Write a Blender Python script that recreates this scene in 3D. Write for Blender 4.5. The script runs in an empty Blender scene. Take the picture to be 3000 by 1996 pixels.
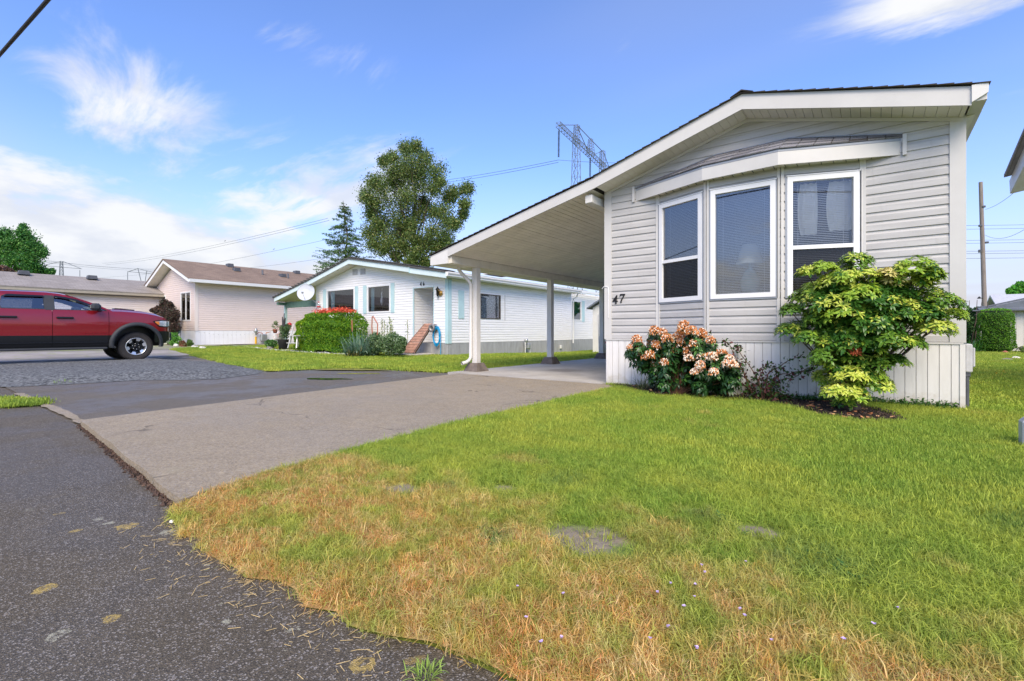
import bpy, bmesh, math, random
import numpy as np
from mathutils import Vector, Matrix
R_ = math.radians
random.seed(7)
SC = bpy.context.scene
COL = SC.collection

# ------------------------------------------------------------------ camera
cam_d = bpy.data.cameras.new('camera')
cam = bpy.data.objects.new('camera', cam_d); COL.objects.link(cam)
YAW = math.atan2(.60696, .79473)
CAM = Vector((-.793, -7.304, .9))
cam.location = CAM
cam.rotation_euler = (R_(90), 0, YAW)
cam_d.sensor_width = 36; cam_d.lens = 1390 / 3000 * 36
cam_d.shift_y = -26 / 3000
cam_d.clip_start = .05; cam_d.clip_end = 3000
SC.camera = cam

# ------------------------------------------------------------------ world and sun
SUN_EL, SUN_AZ = R_(44), R_(142)      # azimuth: compass style, from +Y clockwise
w = bpy.data.worlds.new('World'); SC.world = w; w.use_nodes = True
wn = w.node_tree.nodes; wl = w.node_tree.links
wn.clear()
def N(t, **k):
    n = wn.new(t)
    for a, v in k.items(): setattr(n, a, v)
    return n
def setin(n, i, v): n.inputs[i].default_value = v
def M2(op, a, b=None, clamp=False):
    n = N('ShaderNodeMath', operation=op, use_clamp=clamp)
    for i, v in ((0, a), (1, b)):
        if v is None: continue
        if isinstance(v, (int, float)): n.inputs[i].default_value = v
        else: wl.new(v, n.inputs[i])
    return n.outputs[0]
out = N('ShaderNodeOutputWorld'); bg = N('ShaderNodeBackground')
sky = N('ShaderNodeTexSky', sky_type='NISHITA', sun_disc=False)
sky.sun_elevation = SUN_EL; sky.sun_rotation = SUN_AZ
sky.air_density = 1.0; sky.dust_density = .6; sky.ozone_density = 3.0
tc = N('ShaderNodeTexCoord')
sep = N('ShaderNodeSeparateXYZ'); wl.new(tc.outputs['Generated'], sep.inputs[0])
zc = M2('MAXIMUM', sep.outputs[2], 0.0)
zd = M2('ADD', zc, .10)
px_ = M2('DIVIDE', sep.outputs[0], zd); py_ = M2('DIVIDE', sep.outputs[1], zd)
cmb = N('ShaderNodeCombineXYZ'); wl.new(px_, cmb.inputs[0]); wl.new(py_, cmb.inputs[1])
# wispy high cloud, on a plane overhead
mp = N('ShaderNodeMapping'); wl.new(cmb.outputs[0], mp.inputs[0])
mp.inputs['Rotation'].default_value = (0, 0, R_(35)); mp.inputs['Scale'].default_value = (.5, 1.35, 1)
mp.inputs['Location'].default_value = (1.3, .4, 0)
n1 = N('ShaderNodeTexNoise'); setin(n1, 'Scale', 2.3); setin(n1, 'Detail', 12); setin(n1, 'Roughness', .60); setin(n1, 'Distortion', .5)
wl.new(mp.outputs[0], n1.inputs['Vector'])
n2 = N('ShaderNodeTexNoise'); setin(n2, 'Scale', .45); setin(n2, 'Detail', 3); wl.new(mp.outputs[0], n2.inputs['Vector'])
def lobe(az_px, el_px, sx, sy):
    """direction-space soft patch; az/el given as a direction, widths in radians"""
    pass
def MR(v, a, b, c=0., d=1.):
    n = N('ShaderNodeMapRange', interpolation_type='SMOOTHSTEP')
    wl.new(v, n.inputs[0]); setin(n, 1, a); setin(n, 2, b); setin(n, 3, c); setin(n, 4, d)
    return n.outputs[0]
az = M2('ARCTAN2', sep.outputs[0], sep.outputs[1])           # 0 at +Y, + towards +X
el = M2('ARCSINE', sep.outputs[2])
def patch(a0, e0, sa, se, tilt=0.):
    da = M2('SUBTRACT', az, a0); de = M2('SUBTRACT', el, e0)
    if tilt:
        ct, s_ = math.cos(tilt), math.sin(tilt)
        da2 = M2('ADD', M2('MULTIPLY', da, ct), M2('MULTIPLY', de, s_))
        de = M2('SUBTRACT', M2('MULTIPLY', de, ct), M2('MULTIPLY', da, s_)); da = da2
    q = M2('ADD', M2('POWER', M2('ABSOLUTE', M2('DIVIDE', da, sa)), 2.), M2('POWER', M2('ABSOLUTE', M2('DIVIDE', de, se)), 2.))
    return M2('POWER', 2.718, M2('MULTIPLY', q, -1.))
def total(*v):
    r = v[0]
    for k in v[1:]: r = M2('ADD', r, k)
    return r
Y0 = -YAW
# broad wisps
mask_w = total(patch(Y0 - .70, .36, .20, .12, -.2), M2('MULTIPLY', patch(Y0 - .45, .22, .16, .06), .7), M2('MULTIPLY', patch(Y0 - .38, .5, .16, .07), .5), M2('MULTIPLY', patch(Y0 - .25, .30, .20, .10), .85), M2('MULTIPLY', patch(Y0 + .78, .50, .22, .13, .2), 1.25),
               M2('MULTIPLY', patch(Y0 - .40, .52, .28, .05, -.1), .35), M2('MULTIPLY', patch(Y0 + .26, .58, .05, .20, -.35), .45))
wisp = M2('MULTIPLY', MR(M2('ADD', n1.outputs[0], M2('MULTIPLY', M2('SUBTRACT', mask_w, .5), .34)), .50, .72), M2('MINIMUM', mask_w, 1.))
# cloud bank low on the left
n3 = N('ShaderNodeTexNoise'); setin(n3, 'Scale', 6.5); setin(n3, 'Detail', 9); setin(n3, 'Roughness', .55)
mp3 = N('ShaderNodeMapping'); mp3.inputs['Scale'].default_value = (1, 1, 2.6); wl.new(tc.outputs['Generated'], mp3.inputs[0]); wl.new(mp3.outputs[0], n3.inputs['Vector'])
bank_h = M2('ADD', .13, M2('MULTIPLY', patch(Y0 - .85, .2, .42, 9.), .11))
bank_h = M2('ADD', bank_h, M2('MULTIPLY', M2('SUBTRACT', n3.outputs[0], .5), .34))
bank = MR(M2('SUBTRACT', bank_h, el), -.03, .04)
bank = M2('MULTIPLY', bank, MR(az, Y0 + .15, Y0 - .35, .0, .96))
haze = MR(el, .44, .0, 0., .93)
haze = M2('POWER', haze, 1.9)
veil = M2('MULTIPLY', MR(n2.outputs[0], .40, .70), .22)
cl = M2('MAXIMUM', M2('MAXIMUM', wisp, bank), 0.)
cl = M2('MINIMUM', cl, 1.)
grade = N('ShaderNodeMix', data_type='RGBA'); grade.inputs['Factor'].default_value = 1.; grade.blend_type = 'MULTIPLY'
wl.new(sky.outputs[0], grade.inputs[6]); grade.inputs[7].default_value = (SKY_T := (.82, .91, 1.20, 1))
mixh = N('ShaderNodeMix', data_type='RGBA'); wl.new(M2('ADD', haze, veil, True), mixh.inputs[0])
wl.new(grade.outputs[2], mixh.inputs[6]); mixh.inputs[7].default_value = (2.95, 3.05, 3.5, 1)
mixc = N('ShaderNodeMix', data_type='RGBA'); wl.new(cl, mixc.inputs[0]); wl.new(mixh.outputs[2], mixc.inputs[6])
ccol = N('ShaderNodeMix', data_type='RGBA'); wl.new(MR(n3.outputs[0], .40, .62), ccol.inputs[0])
ccol.inputs[6].default_value = (3.1, 3.25, 3.6, 1); ccol.inputs[7].default_value = (3.85, 3.9, 3.98, 1)
wl.new(ccol.outputs[2], mixc.inputs[7])
wl.new(mixc.outputs[2], bg.inputs[0]); bg.inputs[1].default_value = .15
wl.new(bg.outputs[0], out.inputs[0])

sd = bpy.data.lights.new('sun', 'SUN'); sd.energy = 2.7; sd.angle = R_(40); sd.color = (1, .85, .62)
sun = bpy.data.objects.new('sun', sd); COL.objects.link(sun)
dv = Vector((math.sin(SUN_AZ) * math.cos(SUN_EL), math.cos(SUN_AZ) * math.cos(SUN_EL), math.sin(SUN_EL)))
sun.rotation_euler = (-dv).to_track_quat('-Z', 'Y').to_euler()
SC.view_settings.view_transform = 'Standard'; SC.view_settings.look = 'None'
SC.view_settings.exposure = .75; SC.view_settings.gamma = 1; SC.view_settings.use_curve_mapping = False
SC.render.engine = 'CYCLES'

# ------------------------------------------------------------------ helpers
def lin(h):
    h = h.lstrip('#'); c = [int(h[i:i+2], 16) / 255 for i in (0, 2, 4)]
    return tuple((x / 12.92 if x <= .04045 else ((x + .055) / 1.055) ** 2.4) for x in c) + (1,)
class NT:
    """small node-tree writer"""
    def __init__(s, name):
        s.m = bpy.data.materials.new(name); s.m.use_nodes = True
        s.n = s.m.node_tree.nodes; s.l = s.m.node_tree.links
        s.b = s.n['Principled BSDF']; s.o = s.n['Material Output']
        s.geo = None
    def new(s, t, **k):
        n = s.n.new(t)
        for a, v in k.items(): setattr(n, a, v)
        return n
    def put(s, sock, v):
        if isinstance(v, (int, float, tuple, list)): sock.default_value = v
        else: s.l.new(v, sock)
    def pos(s):
        if not s.geo: s.geo = s.new('ShaderNodeNewGeometry')
        return s.geo.outputs['Position']
    def noise(s, scale, detail=4, rough=.55, vec=None, stretch=None, dist=0.):
        n = s.new('ShaderNodeTexNoise'); n.inputs['Scale'].default_value = scale; n.inputs['Detail'].default_value = detail
        n.inputs['Roughness'].default_value = rough; n.inputs['Distortion'].default_value = dist
        v = vec or s.pos()
        if stretch:
            m = s.new('ShaderNodeMapping'); m.inputs['Scale'].default_value = stretch; s.l.new(v, m.inputs[0]); v = m.outputs[0]
        s.l.new(v, n.inputs['Vector']); return n.outputs[0]
    def voro(s, scale, feature='F1', out='Distance', vec=None, rnd=1.):
        n = s.new('ShaderNodeTexVoronoi', feature=feature); n.inputs['Scale'].default_value = scale
        if 'Randomness' in n.inputs: n.inputs['Randomness'].default_value = rnd
        s.l.new(vec or s.pos(), n.inputs['Vector']); return n.outputs[out]
    def ramp(s, v, *st):
        n = s.new('ShaderNodeValToRGB'); e = n.color_ramp.elements
        while len(e) > 1: e.remove(e[0])
        e[0].position = st[0][0]; e[0].color = st[0][1]
        for p, c in st[1:]: x = e.new(p); x.color = c
        s.l.new(v, n.inputs[0]); return n.outputs[0]
    def mr(s, v, a, b, c=0., d=1.):
        n = s.new('ShaderNodeMapRange', interpolation_type='SMOOTHSTEP'); s.l.new(v, n.inputs[0])
        for i, q in enumerate((a, b, c, d)): n.inputs[i + 1].default_value = q
        return n.outputs[0]
    def mix(s, f, a, b, mode='MIX'):
        n = s.new('ShaderNodeMix', data_type='RGBA', blend_type=mode)
        s.put(n.inputs[0], f); s.put(n.inputs[6], a); s.put(n.inputs[7], b); return n.outputs[2]
    def math(s, op, a, b=0.):
        n = s.new('ShaderNodeMath', operation=op); s.put(n.inputs[0], a); s.put(n.inputs[1], b); return n.outputs[0]
    def bump(s, h, strength=.3, dist=.01):
        n = s.new('ShaderNodeBump'); n.inputs['Strength'].default_value = strength; n.inputs['Distance'].default_value = dist
        s.l.new(h, n.inputs['Height']); s.l.new(n.outputs[0], s.b.inputs['Normal'])
    def col(s, v): s.put(s.b.inputs['Base Color'], v)
    def rough(s, v): s.put(s.b.inputs['Roughness'], v)
    def spec(s, v): s.put(s.b.inputs['Specular IOR Level'], v)
def vm(c, k): return tuple(min(1, x * k) for x in c[:3]) + (1,)
def simple(name, c, rough=.6, var=.12, scale=6., bump=0., bscale=80., metal=0., spec=.4, stretch=None, grime=0.):
    """one-colour material with mottling, optional fine bump"""
    t = NT(name); n = t.noise(scale, 5, .6, stretch=stretch)
    cc = t.mix(t.mr(n, .3, .7), vm(c, 1 - var), vm(c, 1 + var))
    if grime:
        g = t.mr(t.noise(2.3, 6, .65, stretch=(1, 1, .5)), .5, .75, 0., grime)
        cc = t.mix(g, cc, vm(c, .55))
    t.col(cc); t.rough(rough); t.b.inputs['Metallic'].default_value = metal; t.spec(spec)
    if bump: t.bump(t.noise(bscale, 3), bump, .004)
    return t.m
MAT = {}
class MB:
    """collects shapes, builds ONE mesh object"""
    def __init__(s): s.v = []; s.f = []; s.mi = []; s.sm = []; s.cols = None
    def add(s, vs, fs, mi=0, smooth=False):
        o = len(s.v); s.v += [tuple(p) for p in vs]; s.f += [tuple(i + o for i in f) for f in fs]
        s.mi += [mi] * len(fs); s.sm += [smooth] * len(fs); return s
    def box(s, a, b, mi=0):
        x0, y0, z0 = a; x1, y1, z1 = b
        vs = [(x0, y0, z0), (x1, y0, z0), (x1, y1, z0), (x0, y1, z0), (x0, y0, z1), (x1, y0, z1), (x1, y1, z1), (x0, y1, z1)]
        return s.add(vs, [(0, 3, 2, 1), (4, 5, 6, 7), (0, 1, 5, 4), (1, 2, 6, 5), (2, 3, 7, 6), (3, 0, 4, 7)], mi)
    def bbox(s, a, b, r=.01, mi=0):
        """box with chamfered vertical and horizontal edges"""
        x0, y0, z0 = a; x1, y1, z1 = b
        r = min(r, (x1 - x0) * .45, (y1 - y0) * .45, (z1 - z0) * .45)
        def ring(e, z): 
            return [(x0 + e + r, y0 + e, z), (x1 - e - r, y0 + e, z), (x1 - e, y0 + e + r, z), (x1 - e, y1 - e - r, z), (x1 - e - r, y1 - e, z), (x0 + e + r, y1 - e, z), (x0 + e, y1 - e - r, z), (x0 + e, y0 + e + r, z)]
        vs = ring(r * .7, z0) + ring(0, z0 + r) + ring(0, z1 - r) + ring(r * .7, z1)
        fs = [tuple(range(7, -1, -1)), tuple(range(24, 32))]
        for k in range(3):
            for i in range(8):
                j = (i + 1) % 8; fs.append((k * 8 + i, k * 8 + j, (k + 1) * 8 + j, (k + 1) * 8 + i))
        return s.add(vs, fs, mi)
    def prism(s, poly, ax, a, b, mi=0):
        """poly of 2-D points extruded along axis ax (0,1,2) from a to b"""
        def P(p, q):
            return ((q, p[0], p[1]), (p[0], q, p[1]), (p[0], p[1], q))[ax]
        n = len(poly); vs = [P(p, a) for p in poly] + [P(p, b) for p in poly]
        fs = [tuple(range(n)), tuple(range(2 * n - 1, n - 1, -1))] + [(i, i + n, (i + 1) % n + n, (i + 1) % n) for i in range(n)]
        return s.add(vs, fs, mi)
    def bar(s, p, q, w, h=None, up=(0, 0, 1), mi=0):
        p, q = Vector(p), Vector(q); d = (q - p).normalized(); u = Vector(up)
        if abs(d.dot(u)) > .98: u = Vector((1, 0, 0))
        a = d.cross(u).normalized() * w / 2; b = a.normalized().cross(d).normalized() * (h or w) / 2
        vs = [c + i * a + j * b for c in (p, q) for i, j in ((-1, -1), (1, -1), (1, 1), (-1, 1))]
        return s.add(vs, [(0, 1, 2, 3), (7, 6, 5, 4), (0, 4, 5, 1), (1, 5, 6, 2), (2, 6, 7, 3), (3, 7, 4, 0)], mi)
    def tube(s, pts, r, n=8, mi=0, cap=True):
        pts = [Vector(p) for p in pts]; k = len(pts); rs = r if isinstance(r, (list, tuple)) else [r] * k
        vs = []; fs = []; prev = None
        for i, p in enumerate(pts):
            d = (pts[min(i + 1, k - 1)] - pts[max(i - 1, 0)]).normalized()
            if prev is None:
                u = Vector((0, 0, 1)) if abs(d.z) < .9 else Vector((1, 0, 0)); a = d.cross(u).normalized()
            else: a = (prev - d * prev.dot(d)).normalized()
            prev = a; b = d.cross(a)
            vs += [p + (a * math.cos(t) + b * math.sin(t)) * rs[i] for t in (2 * math.pi * j / n for j in range(n))]
        for i in range(k - 1):
            for j in range(n):
                q = (j + 1) % n; fs.append((i * n + j, i * n + q, (i + 1) * n + q, (i + 1) * n + j))
        s.add(vs, fs, mi, True)
        if cap: 
            s.add(vs[:n], [tuple(range(n - 1, -1, -1))], mi); s.add(vs[-n:], [tuple(range(n))], mi)
        return s
    def lathe(s, c, prof, n=20, ax=2, mi=0, smooth=True):
        """prof: (radius, offset along axis)"""
        vs = []; c = Vector(c)
        for r, h in prof:
            for j in range(n):
                t = 2 * math.pi * j / n; a, b = r * math.cos(t), r * math.sin(t)
                vs.append(c + Vector(((h, a, b), (a, h, b), (a, b, h))[ax]))
        fs = []
        for i in range(len(prof) - 1):
            for j in range(n):
                q = (j + 1) % n; f = (i * n + j, i * n + q, (i + 1) * n + q, (i + 1) * n + j)
                fs.append(f if ax != 1 else f[::-1])
        return s.add(vs, fs, mi, smooth)
    def build(s, name, mats, parent=None, loc=None, **kw):
        me = bpy.data.meshes.new(name)
        off = Vector(loc) if loc is not None else (wloc(parent) if parent else Vector((0, 0, 0)))
        me.from_pydata([(p[0] - off.x, p[1] - off.y, p[2] - off.z) for p in s.v], [], s.f)
        mats = mats if isinstance(mats, (list, tuple)) else [mats]
        for m in mats: me.materials.append(MAT[m] if isinstance(m, str) else m)
        me.polygons.foreach_set('material_index', s.mi); me.polygons.foreach_set('use_smooth', s.sm)
        if s.cols is not None:
            a = me.color_attributes.new('tint', 'FLOAT_COLOR', 'POINT')
            a.data.foreach_set('color', np.asarray(s.cols, dtype=np.float32).ravel())
        me.update()
        return link(me, name, parent, off if not parent or loc is not None else None, **kw)
WL = {}
def wloc(o): return WL.get(o.name, Vector((0, 0, 0)))
def link(me, name, parent=None, loc=None, label=None, cat=None, group=None, kind=None):
    o = bpy.data.objects.new(name, me); COL.objects.link(o)
    pw = wloc(parent) if parent else Vector((0, 0, 0))
    if parent: o.parent = parent
    L = Vector(loc) if loc is not None else pw
    o.location = L - pw; WL[o.name] = L
    if label: o['label'] = label
    if cat: o['category'] = cat
    if group: o['group'] = group
    if kind: o['kind'] = kind
    return o
def thing(name, loc, label, cat, group=None): return link(None, name, None, loc, label=label, cat=cat, group=group)
def copy_tree(o, loc=None, parent=None, **kw):
    c = o.copy(); COL.objects.link(c)
    if parent: c.parent = parent; WL[c.name] = wloc(parent) + c.location
    if loc is not None: c.location = loc; WL[c.name] = Vector(loc)
    for k, v in kw.items(): c[k] = v
    for ch in list(o.children): copy_tree(ch, parent=c)
    return c
def ss(x, a, b):
    t = max(0., min(1., (x - a) / (b - a))); return t * t * (3 - 2 * t)
def zg(x, y):
    z = .22 * ss(-x, 17.6, 27.5)
    z -= .17 * ss(y, 5, 14) * ss(-x, 8.3, 13) * (1 - ss(-x, 14.5, 20))
    return z
# ------------------------------------------------------------------ materials
W = lin
MAT['siding47_plain'] = simple('siding47', W('#bcbab7'), .42, .05, 1.5, .12, 260, stretch=(1, 1, 8), spec=.35, grime=.10)
t = NT('siding47'); n = t.noise(1.5, 5, .6, stretch=(1, 1, 8)); c = t.mix(t.mr(n, .3, .7), W('#b4b2af'), W('#c2c0bd')); c = t.mix(t.mr(t.noise(2.2, 6, .7, stretch=(7, 7, .6)), .56, .78, 0, .30), c, W('#8e8a80'))
c = t.mix(t.mr(t.noise(5, 6, .7), .60, .78, 0, .25), c, W('#98958c')); t.col(c); t.rough(.42); t.spec(.35); t.bump(t.math('ADD', t.noise(2.6, 2, .5), t.math('MULTIPLY', t.noise(220, 2, stretch=(1, 1, 8)), .06)), .35, .03); MAT['siding47'] = t.m
MAT['trim47'] = simple('trim47', W('#cdcbc7'), .45, .04, 2., .05, spec=.35, grime=.12)
MAT['skirt47'] = simple('skirt47', W('#e6e2d8'), .5, .05, 1.6, .15, 140, stretch=(6, 6, 1), grime=.16)
t = NT('skirt47'); n = t.noise(1.6, 5, .6, stretch=(6, 6, 1)); c = t.mix(t.mr(n, .3, .7), W('#dedcd8'), W('#ebe9e6')); sp = t.new('ShaderNodeSeparateXYZ'); t.l.new(t.pos(), sp.inputs[0])
h_ = t.math('ADD', sp.outputs[2], t.math('MULTIPLY', t.math('SUBTRACT', t.noise(9, 5, .7), .5), .5)); c = t.mix(t.mr(h_, .22, .0, 0., .55), c, W('#b4a88e')); c = t.mix(t.mr(t.noise(3, 6, .7, stretch=(9, 9, .5)), .58, .75, 0, .35), c, W('#a8a294')); t.col(c); t.rough(.5); MAT['skirt47'] = t.m
MAT['soffit'] = simple('soffit', W('#dcd8ca'), .6, .05, 4, .05, grime=.15)
MAT['white_paint'] = simple('white_paint', W('#dad8d3'), .5, .04, 3, .05, grime=.12)
MAT['frame_white'] = simple('frame_white', W('#ececec'), .35, .02, 3)
MAT['jchannel'] = simple('jchannel', W('#9aa0aa'), .4, .04, 3)
MAT['gasket'] = simple('gasket', W('#30302f'), .7)
MAT['blind'] = simple('blind', W('#e4e6ea'), .5, .02)
MAT['room'] = simple('room', W('#6d6a68'), .9, .2, 2.)
MAT['room_dark'] = simple('room_dark', W('#24221f'), .9, .3, 2.)
MAT['lamp_shade'] = simple('lamp_shade', W('#f1ece0'), .8, .03)
MAT['lamp_base'] = simple('lamp_base', W('#b8d4dc'), .25, .1)
MAT['wood_sill'] = simple('wood_sill', W('#b08a68'), .5, .2)
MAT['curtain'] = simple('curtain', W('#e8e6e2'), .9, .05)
MAT['curtain_blue'] = simple('curtain_blue', W('#8fb3b3'), .9, .1)
MAT['digit'] = simple('digit', W('#1c1b1a'), .45, .1)
MAT['concrete_plinth'] = simple('concrete_plinth', W('#6b625c'), .9, .25, 9, .5, 60)
MAT['ceiling'] = simple('ceiling', W('#e6e0d0'), .65, .06, 3, .05, grime=.12)
MAT['beam'] = simple('beam', W('#dcd6c8'), .65, .08, 3, .2, 60, grime=.2)
MAT['dark_gap'] = simple('dark_gap', W('#2c2927'), .95, .3, 20)
MAT['metal_grey'] = simple('metal_grey', W('#a9adb0'), .4, .1, metal=.6)
MAT['box_grey'] = simple('box_grey', W('#bcbcbc'), .5, .1)
MAT['box_dark'] = simple('box_dark', W('#55585e'), .5, .15)
MAT['siding46'] = simple('siding46', W('#f0efee'), .5, .03, 1.5, .1, 200, stretch=(1, 1, 6), grime=.06)
MAT['mint'] = simple('mint', W('#b9d6d9'), .5, .05, 3, grime=.1)
MAT['mint_pale'] = simple('mint_pale', W('#d3e3e4'), .5, .05, 3, grime=.1)
MAT['beam_green'] = simple('beam_green', W('#5d7b70'), .6, .1)
MAT['skirt46'] = simple('skirt46', W('#a4a5a6'), .75, .10, 2., .3, 60, stretch=(5, 5, 1), grime=.3)
MAT['siding45'] = simple('siding45', W('#e4d3cb'), .5, .03, 1.5, .1, 200, stretch=(1, 1, 6), grime=.08)
MAT['skirt_white'] = simple('skirt_white', W('#ededf0'), .55, .03, 2, grime=.08)
MAT['grey_fascia'] = simple('grey_fascia', W('#a69e8e'), .6, .06)
MAT['siding_far'] = simple('siding_far', W('#e2d6cf'), .55, .03, 1.5, grime=.08)
MAT['door_white'] = simple('door_white', W('#e9e9ec'), .4, .03)
MAT['bronze'] = simple('bronze', W('#5b5148'), .4, .1, metal=.4)
MAT['brass'] = simple('brass', W('#b8904e'), .3, .15, metal=.7)
MAT['black_iron'] = simple('black_iron', W('#1d1f20'), .5)
MAT['hose_blue'] = simple('hose_blue', W('#1494c8'), .4, .12, 30)
MAT['reel_grey'] = simple('reel_grey', W('#8b8785'), .4, .2, metal=.3)
MAT['ramp_wood'] = simple('ramp_wood', W('#a87f6b'), .85, .22, 7, .4, 40)
MAT['dish'] = simple('dish', W('#c4c9d2'), .5, .06)
MAT['pot_dark'] = simple('pot_dark', W('#3a373a'), .7, .15)
MAT['terracotta'] = simple('terracotta', W('#a5604a'), .8, .15)
MAT['pot_white'] = simple('pot_white', W('#d9d9d6'), .6, .08)
MAT['alu'] = simple('alu', W('#d3d0c9'), .45, .1, metal=.3)
MAT['yellow_pipe'] = simple('yellow_pipe', W('#d9a51f'), .5)
MAT['red_plastic'] = simple('red_plastic', W('#c02a2c'), .4)
MAT['bin_white'] = simple('bin_white', W('#cfd2d3'), .5, .1, grime=.2)
MAT['shed_wall'] = simple('shed_wall', W('#d6d2cb'), .8, .05, 1.5, .2, 70, grime=.12)
MAT['shed_roof'] = simple('shed_roof', W('#6a7078'), .8, .12, 5, .5, 60)
MAT['far_roof'] = simple('far_roof', W('#b9bbc0'), .8, .08)
MAT['rock'] = simple('rock', W('#8d8781'), .9, .3, 8, .8, 20)
MAT['rock_red'] = simple('rock_red', W('#b0705a'), .9, .25, 8, .6, 20)
MAT['pale_stone'] = simple('pale_stone', W('#d8d3ca'), .9, .15, 9, .5, 30)
MAT['steel_lattice'] = simple('steel_lattice', W('#6d727a'), .6, .1)
MAT['insulator'] = simple('insulator', W('#3c4046'), .4)
MAT['wire'] = simple('wire', W('#5a6069'), .6)
MAT['cable'] = simple('cable', W('#2e2a2c'), .6, .3, 60, .6, 200)
MAT['pole_wood'] = simple('pole_wood', W('#877d76'), .9, .2, 3, .5, 30, stretch=(8, 8, .7))
def shingle_mat(name, c, c2, sx=.30, sz=.14, axis='Y'):
    t = NT(name)
    sp = t.new('ShaderNodeSeparateXYZ'); t.l.new(t.pos(), sp.inputs[0])
    cb = t.new('ShaderNodeCombineXYZ'); t.l.new(sp.outputs[1 if axis == 'Y' else 0], cb.inputs[0]); t.l.new(sp.outputs[0 if axis == 'Y' else 1], cb.inputs[1])
    br = t.new('ShaderNodeTexBrick'); t.l.new(cb.outputs[0], br.inputs[0]); br.inputs['Scale'].default_value = 1
    br.inputs['Brick Width'].default_value = sx; br.inputs['Row Height'].default_value = sz
    br.inputs['Mortar Size'].default_value = .006; br.inputs['Color1'].default_value = c; br.inputs['Color2'].default_value = c2
    br.inputs['Mortar'].default_value = vm(c, .45); br.inputs['Bias'].default_value = 0
    f = t.noise(90, 2, .7); g = t.noise(1.2, 5, .6)
    cc = t.mix(t.mr(f, .3, .7), br.outputs[0], t.mix(.5, br.outputs[0], vm(c2, 1.5)))
    cc = t.mix(t.mr(g, .35, .7, 0., .35), cc, vm(c, .7))
    t.col(cc); t.rough(.92); t.spec(.2); t.bump(t.math('ADD', br.outputs['Fac'], f), .5, .006); return t.m
MAT['roof_brown'] = shingle_mat('roof_brown', W('#75655a'), W('#8b796a'))
MAT['roof_grey'] = shingle_mat('roof_grey', W('#86807b'), W('#97918c'))
MAT['roof46'] = shingle_mat('roof46', W('#4c4c4c'), W('#626160'))
def shingle_piece(name, a, b):
    t = NT(name); oi = t.new('ShaderNodeObjectInfo'); f = t.noise(140, 2, .7)
    c = t.mix(oi.outputs['Random'], a, b); c = t.mix(t.mr(f, .35, .7), vm(a, .75), c)
    t.col(c); t.rough(.95); t.spec(.15); t.bump(f, .5, .003); return t.m
MAT['shingle47'] = shingle_piece('shingle47', W('#4a4643'), W('#5a5653'))
MAT['shingle_awning'] = shingle_piece('shingle_awning', W('#77767a'), W('#a3a2a5'))
# glass: thin pane, partly mirror
def glass(name, tint=(.9, .93, .95, 1), base=.10, rough=.02, refl=1.):
    t = NT(name); t.n.remove(t.b)
    tr = t.new('ShaderNodeBsdfTransparent'); tr.inputs[0].default_value = tint
    gl = t.new('ShaderNodeBsdfGlossy'); gl.inputs[0].default_value = (refl, refl, refl, 1); gl.inputs['Roughness'].default_value = rough
    fr = t.new('ShaderNodeFresnel'); fr.inputs[0].default_value = 1.5
    f = t.math('MINIMUM', t.math('ADD', t.math('MULTIPLY', fr.outputs[0], 1.5), base), 1.)
    bp = t.new('ShaderNodeBump'); bp.inputs['Strength'].default_value = .06; bp.inputs['Distance'].default_value = .01
    t.l.new(t.noise(2.2, 1), bp.inputs['Height']); t.l.new(bp.outputs[0], gl.inputs['Normal'])
    mx = t.new('ShaderNodeMixShader'); t.l.new(f, mx.inputs[0]); t.l.new(tr.outputs[0], mx.inputs[1]); t.l.new(gl.outputs[0], mx.inputs[2])
    t.l.new(mx.outputs[0], t.o.inputs[0]); return t.m
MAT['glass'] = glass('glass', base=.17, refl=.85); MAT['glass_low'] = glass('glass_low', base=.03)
MAT['glass_screen'] = glass('glass_screen', (.42, .42, .42, 1), base=.02, rough=.25, refl=.5)
MAT['glass_dark'] = glass('glass_dark', (.35, .38, .4, 1), base=.12)
MAT['glass_clear'] = glass('glass_clear', base=.10)
MAT['lace'] = None
t = NT('lace'); v = t.voro(28, 'SMOOTH_F1'); n = t.noise(22, 3, .6)
t.col(t.mix(t.mr(t.math('ADD', v, n), .75, .95), W('#f4f2ec'), W('#8a8883'))); t.rough(.9); MAT['lace'] = t.m

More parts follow.
